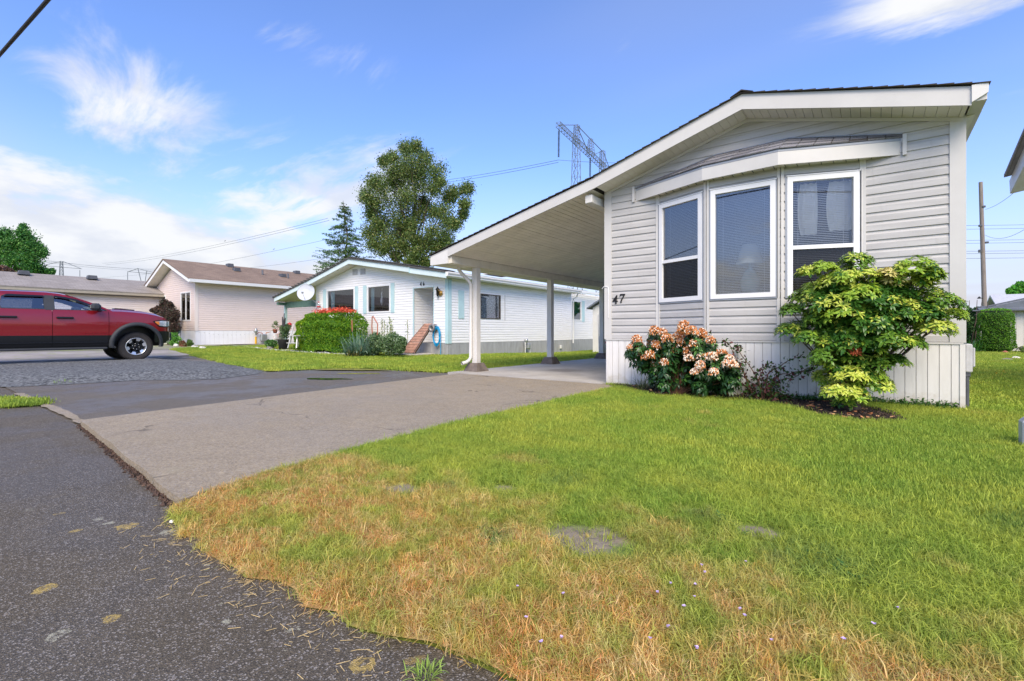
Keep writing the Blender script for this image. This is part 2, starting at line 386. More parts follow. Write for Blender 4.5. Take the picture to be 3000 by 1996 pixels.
# ---- ground surfaces
def asphalt(name, base, wet=.4, specks=.5, lichen=False, cracks=False):
    t = NT(name)
    big = t.noise(.5, 4, .6); mid = t.noise(5, 5, .65); v = t.voro(230, 'F1', 'Color'); sp = t.new('ShaderNodeSeparateColor'); t.l.new(v, sp.inputs[0])
    vd = t.voro(230); fine = t.noise(160, 3, .7)
    c = t.mix(t.mr(mid, .3, .7), vm(base, .80), vm(base, 1.2))
    c = t.mix(t.mr(big, .35, .68, 0., .5), c, vm(base, .72))
    st = t.mix(t.mr(sp.outputs[1], .0, 1.), vm(base, .6), vm(base, 2.2))
    if cracks:
        v7 = t.voro(75, 'F1', 'Color'); s7 = t.new('ShaderNodeSeparateColor'); t.l.new(v7, s7.inputs[0]); st = t.mix(.6, st, t.mix(s7.outputs[0], vm(base, .45), vm(base, 1.9)))
    c = t.mix(.55, c, st)
    pick = t.math('GREATER_THAN', sp.outputs[0], .88)
    c = t.mix(t.math('MULTIPLY', pick, specks), c, W('#a59f97'))
    v2 = t.voro(48, 'F1', 'Color'); s2 = t.new('ShaderNodeSeparateColor'); t.l.new(v2, s2.inputs[0]); d2 = t.voro(48)
    sel = t.math('MULTIPLY', t.math('GREATER_THAN', s2.outputs[0], .87), t.math('LESS_THAN', d2, .28))
    c = t.mix(t.math('MULTIPLY', sel, specks * .9), c, t.mix(s2.outputs[1], W('#8c7f75'), W('#b9b2a8')))
    cr = t.mr(t.noise(9, 6, .7), .60, .72, 0., .6); c = t.mix(t.math('MULTIPLY', cr, specks), c, vm(base, 1.9))
    if lichen:
        vl = t.new('ShaderNodeTexVoronoi', feature='F1'); vl.inputs['Scale'].default_value = 8.5
        wv = t.new('ShaderNodeVectorMath', operation='ADD'); t.l.new(t.pos(), wv.inputs[0])
        nc = t.new('ShaderNodeTexNoise'); nc.inputs['Scale'].default_value = 32; nc.inputs['Detail'].default_value = 4; t.l.new(t.pos(), nc.inputs['Vector'])
        sc_ = t.new('ShaderNodeVectorMath', operation='SCALE'); sc_.inputs['Scale'].default_value = .05; t.l.new(nc.outputs['Color'], sc_.inputs[0]); t.l.new(sc_.outputs[0], wv.inputs[1])
        t.l.new(wv.outputs[0], vl.inputs['Vector']); sc = t.new('ShaderNodeSeparateColor'); t.l.new(vl.outputs['Color'], sc.inputs[0])
        rad = t.math('MULTIPLY', sc.outputs[1], .42)
        inside = t.math('LESS_THAN', vl.outputs['Distance'], rad)
        keep = t.math('MULTIPLY', t.math('GREATER_THAN', sc.outputs[0], .32), inside)
        sep = t.new('ShaderNodeSeparateXYZ'); t.l.new(t.pos(), sep.inputs[0])
        zone = t.math('MULTIPLY', t.mr(sep.outputs[1], -6.3, -6.5), t.mr(sep.outputs[0], -4.6, -3.6))
        brk = t.mr(t.noise(45, 5, .75), .38, .56)
        a = t.math('MULTIPLY', t.math('MULTIPLY', keep, zone), t.math('MULTIPLY', brk, .85))
        c = t.mix(a, c, t.mix(t.math('GREATER_THAN', sc.outputs[2], .68), W('#a5a28c'), W('#b39a52')))
    if cracks:
        e_ = t.new('ShaderNodeTexVoronoi', feature='DISTANCE_TO_EDGE'); e_.inputs['Scale'].default_value = .42; w2 = t.new('ShaderNodeVectorMath', operation='ADD'); t.l.new(t.pos(), w2.inputs[0])
        n9 = t.new('ShaderNodeTexNoise'); n9.inputs['Scale'].default_value = 2.2; n9.inputs['Detail'].default_value = 6; t.l.new(t.pos(), n9.inputs['Vector']); s9 = t.new('ShaderNodeVectorMath', operation='SCALE'); s9.inputs['Scale'].default_value = .5; t.l.new(n9.outputs['Color'], s9.inputs[0]); t.l.new(s9.outputs[0], w2.inputs[1]); t.l.new(w2.outputs[0], e_.inputs['Vector'])
        ln = t.math('MULTIPLY', t.math('LESS_THAN', e_.outputs['Distance'], .0035), t.mr(t.noise(1.3, 3), .46, .58)); c = t.mix(t.math('MULTIPLY', ln, .75), c, vm(base, .3))
        c = t.mix(t.mr(t.noise(3.1, 6, .7), .55, .72, 0., .45), c, W('#a79c80'))
    t.col(c)
    r = t.mr(t.noise(1.1, 4, .6), .38, .62, .62 - wet * .35, .85); t.rough(r); t.spec(.5)
    t.bump(t.math('ADD', t.math('MULTIPLY', vd, .8), t.math('MULTIPLY', fine, .6)), .75, .006)
    return t.m
MAT['asphalt_dark'] = asphalt('asphalt_dark', W('#50483a'), .35, .6, True)
MAT['asphalt_wet'] = asphalt('asphalt_wet', W('#5e574c'), .75, .35)
MAT['aggregate'] = asphalt('aggregate', W('#94866f'), .1, .8, cracks=True)
t = NT('slab_concrete'); a = t.noise(1.6, 6, .65); b = t.noise(40, 4, .7)
c = t.mix(t.mr(a, .3, .7), W('#a9a39a'), W('#c2bdb4')); c = t.mix(t.mr(b, .4, .7, 0, .3), c, W('#8f8a82'))
n = t.new('ShaderNodeVectorMath', operation='DISTANCE'); t.l.new(t.pos(), n.inputs[0]); n.inputs[1].default_value = (-6.3, 1.9, .03)
c = t.mix(t.math('MULTIPLY', t.mr(t.math('ADD', n.outputs['Value'], t.math('MULTIPLY', a, .5)), .42, .95, .6, 0.), 1.), c, W('#6f655c'))
t.col(c); t.rough(.75); t.bump(b, .25, .004); MAT['slab_concrete'] = t.m
t = NT('gravel_ground'); v = t.voro(30, 'F1', 'Color'); s = t.new('ShaderNodeSeparateColor'); t.l.new(v, s.inputs[0])
t.col(t.mix(s.outputs[0], W('#2e3030'), W('#8a8c8a'))); t.rough(.9); t.bump(t.voro(55), .8, .02); MAT['gravel_ground'] = t.m
t = NT('stone_gravel'); oi = t.new('ShaderNodeObjectInfo'); n_ = t.noise(60, 3)
t.col(t.ramp(oi.outputs['Random'], (.0, W('#434746')), (.5, W('#999d9a')), (1., W('#eeeee9')))); t.rough(.85); MAT['stone_gravel'] = t.m
t = NT('old_path'); a = t.noise(.9, 6, .65); b = t.noise(50, 4, .7)
c = t.mix(t.mr(a, .3, .7), W('#8b8580'), W('#a59e98')); c = t.mix(t.mr(t.noise(2.2, 6, .7), .52, .66, 0, .8), c, W('#8a9160')); t.col(c); t.rough(.9); t.bump(b, .5, .01); MAT['old_path'] = t.m
t = NT('weedy_gravel'); a = t.noise(.9, 6, .65); b = t.noise(70, 4, .7)
c = t.mix(t.mr(a, .35, .6), W('#8f9a58'), W('#9c968a')); c = t.mix(t.mr(b, .4, .6, 0, .5), c, W('#6e6f5a')); t.col(c); t.rough(.95); t.bump(b, .8, .02); MAT['weedy_gravel'] = t.m
t = NT('mulch'); a = t.voro(60, 'F1', 'Color'); s = t.new('ShaderNodeSeparateColor'); t.l.new(a, s.inputs[0]); b = t.noise(7, 5)
c = t.mix(s.outputs[0], W('#2a201b'), W('#6b5547')); c = t.mix(t.mr(b, .45, .7), c, W('#54423a')); t.col(c); t.rough(.95); t.bump(t.voro(60), .9, .02); MAT['mulch'] = t.m
# lawn colour, shared by the soil sheet and the blades (a function of place only)
def lawn_mat(name, blade=False, dry=True, near=True):
    t = NT(name); P = t.pos(); sep = t.new('ShaderNodeSeparateXYZ'); t.l.new(P, sep.inputs[0])
    fl = t.new('ShaderNodeCombineXYZ'); t.l.new(sep.outputs[0], fl.inputs[0]); t.l.new(sep.outputs[1], fl.inputs[1]); F_ = fl.outputs[0]
    n1 = t.noise(.8, 4, .6, F_); n2 = t.noise(3.4, 5, .65, F_); n3 = t.noise(26, 3, .7, F_)
    g = t.mix(t.mr(n1, .35, .65), W('#8aa83c'), W('#b4bb4c')); g = t.mix(t.mr(n2, .40, .70, 0, .55), g, W('#7aa044'))
    g = t.mix(t.mr(n3, .35, .65, 0, .5), g, W('#b9c65c') if blade else W('#4e6a2c'))
    if dry:
        s_ = t.math('ADD', sep.outputs[1], t.math('MULTIPLY', t.math('SUBTRACT', t.noise(1.7, 5, .65, F_), .5), 2.6))
        d = t.mr(s_, -5.1, -5.95); 
        d = t.math('MULTIPLY', d, t.mr(t.noise(3.6, 5, .7, F_), .38, .56, .12, 1.))
        d2 = t.mr(t.noise(1.2, 5, .6, F_), .60, .72, 0., .35)
        d = t.math('MAXIMUM', d, d2)
        st = t.mix(t.mr(n3, .3, .7), W('#e3ad6a'), W('#f3d5a2')); st = t.mix(t.mr(n2, .42, .66, 0., .6), st, W('#d69150'))
        g = t.mix(d, g, st)
        oi = t.new('ShaderNodeObjectInfo'); g = t.mix(t.math('MULTIPLY', t.math('GREATER_THAN', oi.outputs['Random'], .76), t.math('MULTIPLY', d, .75 if blade else 0.)), g, W('#9db44e')); g = t.mix(t.math('MULTIPLY', t.math('LESS_THAN', oi.outputs['Random'], .16), t.math('MULTIPLY', d, .6 if blade else 0.)), g, W('#c4743a'))
        # shaggy mixed zone where some blades stay green
        sp = t.math('GREATER_THAN', t.noise(140, 0, .5, F_), .47)
        g = t.mix(t.math('MULTIPLY', t.math('MULTIPLY', d, sp), .30), g, W('#a3b453'))
        # dark blue-green weeds and one bare spot
        for (x, y, r) in ((-2.07, -5.74, .11), (-1.0, -5.15, .26), (-1.44, -4.97, .12), (-2.7, -5.4, .1), (-.2, -4.2, .3), (-2.25, -4.9, .22)):
            q = t.new('ShaderNodeVectorMath', operation='DISTANCE'); t.l.new(F_, q.inputs[0]); q.inputs[1].default_value = (x, y, 0)
            m = t.mr(t.math('ADD', q.outputs['Value'], t.math('MULTIPLY', t.math('SUBTRACT', n3, .5), .3)), r, r * .45)
            g = t.mix(t.math('MULTIPLY', t.math('MULTIPLY', m, t.mr(n3, .35, .6)), .55), g, W('#557f48'))
    if blade:
        ob_ = t.new('ShaderNodeObjectInfo'); rv = t.math('FRACT', t.math('MULTIPLY', ob_.outputs['Random'], 7.31)); g = t.mix(1., g, t.ramp(rv, (0., (.66, .72, .62, 1)), (.5, (1, 1, 1, 1)), (1., (1.35, 1.28, 1.2, 1))), 'MULTIPLY')
        t.col(g); t.rough(.65); t.spec(.25)
        tr = t.new('ShaderNodeBsdfTranslucent'); t.put(tr.inputs[0], g); mx = t.new('ShaderNodeMixShader'); mx.inputs[0].default_value = .35
        t.l.new(t.b.outputs[0], mx.inputs[1]); t.l.new(tr.outputs[0], mx.inputs[2]); t.l.new(mx.outputs[0], t.o.inputs[0])
    else:
        c = t.mix(.40 if dry else .25, g, W('#4a3c28'))
        if dry:
            for (x, y, r) in ((-1.77, -5.5, .20), (-2.9, -5.55, .12), (-1.2, -4.95, .10), (-2.45, -5.2, .10), (-.6, -5.9, .12)):
                q = t.new('ShaderNodeVectorMath', operation='DISTANCE'); t.l.new(F_, q.inputs[0]); q.inputs[1].default_value = (x, y, 0)
                c = t.mix(t.mr(t.math('ADD', q.outputs['Value'], t.math('MULTIPLY', t.math('SUBTRACT', n2, .5), .3)), r, r * .6), c, t.mix(n3, W('#6f6455'), W('#9a8f80')))
        t.col(c); t.rough(.95); t.bump(n3, .6, .02)
    return t.m
MAT['lawn_soil'] = lawn_mat('lawn_soil'); MAT['lawn_blade'] = lawn_mat('lawn_blade', True)
MAT['lawn2_soil'] = lawn_mat('lawn2_soil', False, False); MAT['lawn2_blade'] = lawn_mat('lawn2_blade', True, False)
# foliage materials: vertex tint attribute times noise
def leafm(name, sub=.3, rough=.5, spec=.35):
    t = NT(name); at = t.new('ShaderNodeAttribute'); at.attribute_name = 'tint'
    c = t.mix(t.mr(t.noise(3., 3), .3, .7, 0, .25), at.outputs['Color'], t.mix(1., at.outputs['Color'], (1.25, 1.2, 1.0, 1), 'MULTIPLY'))
    t.col(c); t.rough(rough); t.spec(spec)
    tr = t.new('ShaderNodeBsdfTranslucent'); t.l.new(c, tr.inputs[0]); mx = t.new('ShaderNodeMixShader'); mx.inputs[0].default_value = sub
    t.l.new(t.b.outputs[0], mx.inputs[1]); t.l.new(tr.outputs[0], mx.inputs[2]); t.l.new(mx.outputs[0], t.o.inputs[0]); return t.m
MAT['leaf'] = leafm('leaf'); MAT['leaf_gloss'] = leafm('leaf_gloss', .2, .32, .5)
MAT['bark'] = simple('bark', W('#5e5148'), .95, .25, 6, .8, 30, stretch=(4, 4, 1))
MAT['twig'] = simple('twig', W('#6a4a38'), .9, .25, 20)
MAT['straw'] = simple('straw', W('#cbb27c'), .8, .2, 30)
# ------------------------------------------------------------------ ground sheets
def sheet(name, poly, off, mat, step=.5, kind='structure', jitter=None, zfun=None, thick=0, **kw):
    bm = bmesh.new()
    vs = [bm.verts.new((x, y, 0)) for x, y in poly]; bm.faces.new(vs)
    x0, x1 = min(p[0] for p in poly), max(p[0] for p in poly); y0, y1 = min(p[1] for p in poly), max(p[1] for p in poly)
    if step:
        for ax, a, b in ((0, x0, x1), (1, y0, y1)):
            k = math.ceil(a / step)
            while k * step < b - 1e-4:
                if k * step > a + 1e-4:
                    co = (k * step, 0, 0) if ax == 0 else (0, k * step, 0); no = (1, 0, 0) if ax == 0 else (0, 1, 0)
                    bmesh.ops.bisect_plane(bm, geom=bm.verts[:] + bm.edges[:] + bm.faces[:], plane_co=co, plane_no=no)
                k += 1
    bmesh.ops.triangulate(bm, faces=bm.faces[:])
    if thick:
        r = bmesh.ops.extrude_face_region(bm, geom=bm.faces[:])
        tops = {v for v in r['geom'] if isinstance(v, bmesh.types.BMVert)}
    for v in bm.verts:
        v.co.z = (zfun or zg)(v.co.x, v.co.y) + off
        if thick and v not in tops: v.co.z -= thick
    bmesh.ops.recalc_face_normals(bm, faces=bm.faces[:])
    me = bpy.data.meshes.new(name); bm.to_mesh(me); bm.free()
    if not thick:
        me.update()
        if me.polygons[0].normal.z < 0: me.flip_normals()
    me.materials.append(MAT[mat])
    return link(me, name, kind=kind, **kw)
def wob(pts, amp, n=6, seed=1, closed=False):
    """subdivide a polyline and make its edge uneven"""
    r = random.Random(seed); o = []
    for i in range(len(pts) - (0 if closed else 1)):
        a, b = pts[i], pts[(i + 1) % len(pts)]
        L = math.hypot(b[0] - a[0], b[1] - a[1]); k = max(1, int(L * n))
        for j in range(k):
            q = j / k; e = amp if j else amp * .3
            o.append((a[0] + (b[0] - a[0]) * q + r.uniform(-e, e), a[1] + (b[1] - a[1]) * q + r.uniform(-e, e)))
    if not closed: o.append(pts[-1])
    return o
# base terrain: fine near, coarse rings to the horizon
m = MB(); xs = [-900, -400, -200, -100, -60] + [x * .5 for x in range(-80, 25)] + [16, 30, 60, 120, 300, 900]; ys = [-300, -60, -20] + [y * .5 for y in range(-22, 51)] + [30, 45, 80, 160, 400, 1200]
m.add([(x, y, zg(x, y) - .03 - .5 * ss(math.hypot(x + 10, y), 60, 400)) for y in ys for x in xs], [(j * len(xs) + i, j * len(xs) + i + 1, (j + 1) * len(xs) + i + 1, (j + 1) * len(xs) + i) for j in range(len(ys) - 1) for i in range(len(xs) - 1)], 0, True)
m.build('ground', 'lawn2_soil', kind='structure')
sheet('street_bed', [(-45, -14), (-3.9, -14), (-3.9, -.3), (-8.2, 0.0), (-12, -.9), (-20.5, -.8), (-45, -.8)], -.027, 'asphalt_dark', .5)
# the street in front (dark asphalt) and the wet shared drive on the left
edge_st = wob([(-3.52, -6.47), (-2.9, -6.50), (-2.2, -6.42), (-1.5, -6.32), (-.5, -6.3), (1.5, -6.35), (12, -6.4)], .035, 9, 3)
sheet('street', [(-45, -14), (12, -14)] + edge_st[::-1] + [(-3.62, -6.42), (-7.06, -6.19), (-45, -6.2)], -.022, 'asphalt_dark', .5)
drv_left = [(-7.06, -6.17), (-7.72, -.06)]
sheet('shared_drive', [(-45, -6.16), (-7.07, -6.16), (-7.74, -.06), (-8.02, .22)] + wob([(-9.26, -.06), (-10.6, -.2), (-11.4, -.83), (-11.7, -2.1), (-13.1, -1.9), (-20.9, -.55), (-24.2, -.2)], .05, 2, 5) + [(-45, -.2)], -.014, 'asphalt_wet', .5)
# pale patched strip where the drive meets the street
sheet('patched_strip', wob([(-7.06, -6.17), (-7.1, -6.10), (-8.2, -6.06), (-9.2, -6.11), (-10.8, -6.10), (-10.9, -6.2), (-9.2, -6.19), (-8.0, -6.17)], .016, 6, 9, True), -.009, 'aggregate', .5)
# driveway of exposed aggregate, a thick slab with a lip over the street
dr = [(-7.02, -6.17), (-5.4, -6.27), (-3.66, -6.39), (-3.76, -6.0), (-3.88, -5.3), (-3.97, -4.2), (-3.97, -3.2), (-4.02, -1.4), (-4.0, -.33), (-4.34, -.14), (-7.71, -.1)]
sheet('driveway', wob(dr, .008, 5, 2, True), .028, 'aggregate', .5, thick=.07)
sheet('carport_slab', [(-8.05, -.07), (-4.40, -.11), (-4.40, 10.2), (-8.05, 10.2)], .034, 'slab_concrete', .5, thick=.06)
# broken debris along the lip of the driveway
m = MB(); rr = random.Random(4)
for k in range(900):
    q = rr.random(); x = -7.02 + 3.38 * q; y = -6.17 - .22 * q - abs(rr.gauss(.012, .014)); s = rr.uniform(.003, .011) * (1 + q)
    a = rr.random() * 6.28; vs = [(x + s * math.cos(a + i * 2.1) * rr.uniform(.6, 1.2), y + s * math.sin(a + i * 2.1), -.02) for i in range(3)] + [(x, y, -.02 + s * rr.uniform(.4, 1.2))]
    m.add(vs, [(0, 1, 3), (1, 2, 3), (2, 0, 3)])
m.build('gutter_debris', 'mulch', kind='stuff', label='dark crumbs and dirt in the joint between driveway and street', cat='debris')
# gravel bed: mounded, made of stones
gp = wob([(-12.05, -6.15), (-11.83, -5.4), (-11.7, -4.4), (-10.8, -3.5), (-11.35, -2.5), (-12.2, -1.95), (-13.2, -1.79), (-16.4, -1.5), (-19.0, -1.75), (-19.3, -2.6), (-19.4, -4.2), (-19.5, -6.1), (-30, -6.15), (-30, -6.9), (-14, -6.8)], .10, 1.6, 8, True)
def pdist(x, y, poly):
    d = 9.
    for i in range(len(poly)):
        ax, ay = poly[i]; bx, by = poly[(i + 1) % len(poly)]; L2 = (bx - ax) ** 2 + (by - ay) ** 2 + 1e-9; q = max(0, min(1, ((x - ax) * (bx - ax) + (y - ay) * (by - ay)) / L2)); d = min(d, math.hypot(x - ax - q * (bx - ax), y - ay - q * (by - ay)))
    return d
def gz(x, y): return zg(x, y) + (.10 if x > -18.5 else .03) * ss(pdist(x, y, gp), 0, .9)
sheet('gravel_bed', gp, -.008, 'gravel_ground', .5, zfun=gz)
# old path and weedy gravel beyond the truck
sheet('old_path', wob([(-24.3, -.2), (-20.9, -.55), (-20.4, -1.2), (-20.4, -9), (-26.5, -9), (-27.2, .8)], .12, 1, 3, True), -.006, 'old_path', .5)
sheet('weedy_verge', wob([(-24.3, .05), (-25.2, -9), (-34, -9), (-34, 6), (-28.3, 7.6), (-27.6, 3.6)], .15, 1, 6, True), .004, 'weedy_gravel', .5)
sheet('side_path', wob([(-24.2, -.2), (-25.0, .6), (-28.2, 7.2), (-29.6, 12), (-28.9, 12), (-27.0, 5.6), (-24.5, .0)], .04, 1, 6, True), .009, 'old_path', .5)
# lawns
LAWN47 = edge_st[:-1] + [(6, -6.4), (9, -6.4), (9, 22), (-4.37, 22), (-4.37, -.02), (-4.0, -.30), (-4.02, -1.4), (-3.97, -3.2), (-3.97, -4.2), (-3.88, -5.3), (-3.76, -6.0), (-3.66, -6.42)]
def l47z(x, y): return zg(x, y) + .03 * ss(y, -6.5, -6.1)
sheet('lawn', LAWN47, -.02, 'lawn_soil', .5, zfun=l47z)
LAWN46 = [(-8.05, .2)] + wob([(-9.26, -.06), (-10.6, -.2), (-11.4, -.83), (-11.7, -2.1), (-13.1, -1.9), (-20.9, -.55), (-24.2, -.2)], .05, 2, 5) + [(-25.2, 1.4), (-27.6, 6.6), (-27, 8), (-8.05, 24)]
sheet('lawn', LAWN46, .004, 'lawn2_soil', .5)
sheet('grass_island', wob([(-10.2, -6.5), (-9.55, -6.16), (-9.2, -6.1), (-8.97, -6.2), (-9.1, -6.5)], .03, 6, 2, True), -.004, 'lawn2_soil', .3)
MULCH = [(-4.3, -.06), (-3.9, -.32), (-3.2, -.95), (-2.5, -.68), (-1.9, -.74), (-1.55, -1.0), (-1.25, -1.43), (-.85, -1.56), (-.52, -1.3), (-.62, -.8), (-.9, -.4), (-.9, -.02), (-1.76, -.34), (-2.67, -.34), (-3.48, -.02)]
sheet('mulch_bed', wob(MULCH, .03, 5, 12, True), .024, 'mulch', .5)
sheet('far_bed', wob([(2.1, 20.0), (3.6, 20.3), (4.6, 21.4), (4.4, 23), (2.0, 22.2)], .08, 2, 1, True), .012, 'mulch', .5)
# puddle and moss at the lawn edge
m = MB(); m.add([(-9.15 + .40 * math.cos(a) * (1 + .25 * math.sin(3 * a)), -2.2 + .17 * math.sin(a) + .2 * math.cos(a), -.0095) for a in [i * 6.2832 / 28 for i in range(28)]], [tuple(range(28))])
t = NT('water'); t.col((.015, .02, .015, 1)); t.rough(.03); t.spec(.6); MAT['water'] = t.m
m.build('puddle', 'water', kind='structure')
t = NT('moss'); n = t.noise(9, 5, .7); t.col(t.mix(t.mr(n, .35, .65), W('#9c9432'), W('#5f6b30'))); t.rough(.95); t.bump(t.noise(120, 3), .8, .02); MAT['moss'] = t.m
sheet('moss_patch', wob([(-10.7, -1.0), (-10.0, -.55), (-9.6, -.30), (-9.9, -.24), (-10.6, -.4), (-11.25, -.9), (-11.3, -1.3)], .05, 4, 3, True), .010, 'moss', .5)
sheet('moss_patch', wob([(-10.0, -1.5), (-9.4, -1.0), (-9.2, -.9), (-9.5, -.8), (-10.1, -1.25)], .05, 4, 3, True), -.010, 'moss', .5)

# ------------------------------------------------------------------ siding
def seg_frame(p0, p1):
    d = Vector((p1[0] - p0[0], p1[1] - p0[1], 0)); L = d.length; d /= L; n = Vector((d.y, -d.x, 0)); return Vector((p0[0], p0[1], 0)), d, n, L
def course(mb, fr, u0, u1, za, zb, top, pitch, zc):
    """one piece of a lap course between u0..u1, z za..zb; zc is the course's own lower edge"""
    o, d, n, L = fr
    prof = [(0, .016), (.60, .013), (.80, .003), (1, .001)]
    def off(z):
        q = (z - zc) / pitch
        for (a, b), (c, e) in zip(prof, prof[1:]):
            if q <= c + 1e-6: return b + (e - b) * max(0, q - a) / (c - a)
        return .001
    br = {u0, u1}
    if top:
        for (ua, ta), (ub, tb) in zip(top, top[1:]):
            for u in (ua, ub):
                if u0 < u < u1: br.add(u)
            for zz in (za, zb):
                if (ta - zz) * (tb - zz) < 0:
                    u = ua + (ub - ua) * (zz - ta) / (tb - ta)
                    if u0 < u < u1: br.add(u)
    def T(u):
        if not top: return 1e9
        for (ua, ta), (ub, tb) in zip(top, top[1:]):
            if ua - 1e-6 <= u <= ub + 1e-6: return ta + (tb - ta) * (u - ua) / (ub - ua)
        return 0
    br = sorted(br); zs = [za] + [zc + f * pitch for f, _ in prof if za + 1e-4 < zc + f * pitch < zb - 1e-4] + [zb]
    for a, b in zip(br, br[1:]):
        if b - a < .002 or (T(a) <= za + .001 and T(b) <= za + .001): continue
        P = lambda u, z, e: o + d * u + n * e + Vector((0, 0, z))
        vs = []
        for z in zs:
            for u in (a, b):
                q = min(z, max(T(u), za)); vs.append(P(u, q, off(q)))
        if abs(za - zc) < 1e-4: vs = [P(a, za, .0), P(b, za, .0)] + vs
        k = len(vs) // 2
        mb.add(vs, [(2 * i, 2 * i + 1, 2 * i + 3, 2 * i + 2) for i in range(k - 1)])
def siding(parent, p0, p1, z0, z1, pitch, mat, top=None, holes=(), joined=False, name='siding_plank'):
    fr = seg_frame(p0, p1); L = fr[3]; z = z0; big = MB(); k = 0
    while z < z1 - .005:
        zb = min(z + pitch, z1); mb = big if joined else MB()
        us = sorted({0, L} | {u for h in holes for u in (h[0], h[1]) if h[2] < zb and h[3] > z and 0 < u < L})
        for a, b in zip(us, us[1:]):
            mid = (a + b) / 2; iv = [(z, zb)]
            for h in holes:
                if h[0] < mid < h[1]:
                    nv = []
                    for (p, q) in iv:
                        if h[3] <= p or h[2] >= q: nv.append((p, q)); continue
                        if h[2] > p: nv.append((p, h[2]))
                        if h[3] < q: nv.append((h[3], q))
                    iv = nv
            if not iv and not joined and mb.v: mb.build(name, mat, parent); mb = MB()
            for p, q in iv:
                if q - p > .003: course(mb, fr, a, b, p, q, top, pitch, z)
        if not joined and mb.v: mb.build(name, mat, parent)
        z = zb; k += 1
    if joined and big.v: return big.build(name if name != 'siding_plank' else 'siding', mat, parent)
def wallbox(mb, fr, u0, u1, z0, z1, e0, e1, mi=0):
    """box on a wall frame, e = outward offset"""
    o, d, n, L = fr; P = lambda u, z, e: o + d * u + n * e + Vector((0, 0, z))
    vs = [P(u, z, e) for z in (z0, z1) for u, e in ((u0, e1), (u1, e1), (u1, e0), (u0, e0))]
    return mb.add(vs, [(3, 2, 1, 0), (4, 5, 6, 7), (0, 1, 5, 4), (1, 2, 6, 5), (2, 3, 7, 6), (3, 0, 4, 7)], mi)
def skirt_panels(parent, p0, p1, z0, z1, w, mat, joined=False, e=.012, grow=0):
    fr = seg_frame(p0, p1); L = fr[3]; n = max(1, round(L / w)); w = L / n; big = MB()
    for i in range(n):
        mb = big if joined else MB()
        wallbox(mb, fr, i * w + .003, (i + 1) * w - .003, z0, z1, 0, e); wallbox(mb, fr, i * w + w * .46, i * w + w * .54, z0, z1, e, e + .004) if grow else None
        if not joined: mb.build('skirt_panel', mat, parent)
    bk = MB(); wallbox(bk, fr, 0, L, z0, z1, -.03, -.001); bk.build('skirt_backing', 'box_grey' if mat != 'skirt46' else 'dark_gap', parent)
    if joined: big.build('skirt_panels', mat, parent)
def window(parent, fr, u0, u1, z0, z1, glassm='glass', frame='frame_white', fw=.045, rail=None, mull=None, proud=.03, blinds=False, room='room_dark', depth=.35, screen=None, chan=None, name='window', label=None):
    o, d, n, L = fr
    f = MB()
    for a, b, c, e in ((u0, u1, z1 - fw, z1), (u0, u1, z0, z0 + fw), (u0, u0 + fw, z0 + fw, z1 - fw), (u1 - fw, u1, z0 + fw, z1 - fw)): wallbox(f, fr, a, b, c, e, -.04, proud)
    if rail: wallbox(f, fr, u0 + fw, u1 - fw, rail - .024, rail + .024, -.035, proud - .004)
    if mull:
        wallbox(f, fr, mull - .014, mull + .014, z0 + fw, z1 - fw, -.035, proud - .004)
    win = f.build(name, frame, parent, label=label)
    if chan:
        c = MB(); g = .022
        for a, b, q, e in ((u0 - g, u1 + g, z1 + .001, z1 + g), (u0 - g, u1 + g, z0 - g, z0 - .001), (u0 - g, u0 - .001, z0 - .001, z1 + .001), (u1 + .001, u1 + g, z0 - .001, z1 + .001)): wallbox(c, fr, a, b, q, e, 0, .022)
        c.build('trim_channel', chan, win)
        c = MB(); wallbox(c, fr, u0 - .012, u1 + .012, z1 + .004, z1 + .014, .022, .036); c.build('drip_cap', 'frame_white', win)
    segs = [(z0 + fw, z1 - fw)] if not rail else [(z0 + fw, rail - .024), (rail + .024, z1 - fw)]
    for i, (a, b) in enumerate(segs):
        us = [(u0 + fw, u1 - fw)] if not mull else [(u0 + fw, mull - .014), (mull + .014, u1 - fw)]
        for q, r in us:
            g = MB(); P = lambda u, z: o + d * u + n * -.005 + Vector((0, 0, z)); g.add([P(q, a), P(r, a), P(r, b), P(q, b)], [(0, 1, 2, 3)])
            g.build('pane', (screen if (screen and rail and i == 0) else glassm), win)
    # small room behind
    r = MB(); P = lambda u, z, e: o + d * u - n * e + Vector((0, 0, z)); a, b, c, e = u0 + .01, u1 - .01, z0 + .01, z1 - .01
    vs = [P(a, c, .045), P(b, c, .045), P(b, e, .045), P(a, e, .045), P(a - .0, c, depth), P(b + .0, c, depth), P(b + .0, e, depth), P(a - .0, e, depth)]
    r.add(vs, [(4, 5, 6, 7), (0, 1, 5, 4), (2, 3, 7, 6), (1, 2, 6, 5), (3, 0, 4, 7)]); r.build('reveal', room, win)
    if blinds:
        s = MB(); z = z0 + fw + .02; w = .019
        while z < z1 - fw - .02:
            vs = [P(u, z + dz, e) for u in (u0 + fw + .012, u1 - fw - .012) for e, dz in ((.07, -.004), (.07 + w, .005))]; s.add(vs, [(0, 1, 3, 2)]); z += .0225
        for q in (.18, .82):
            u = u0 + (u1 - u0) * q; s.tube([P(u, z0 + fw, .066), P(u, z1 - fw, .066)], .0015, 4)
        s.build('blind', 'blind', win)
    return win
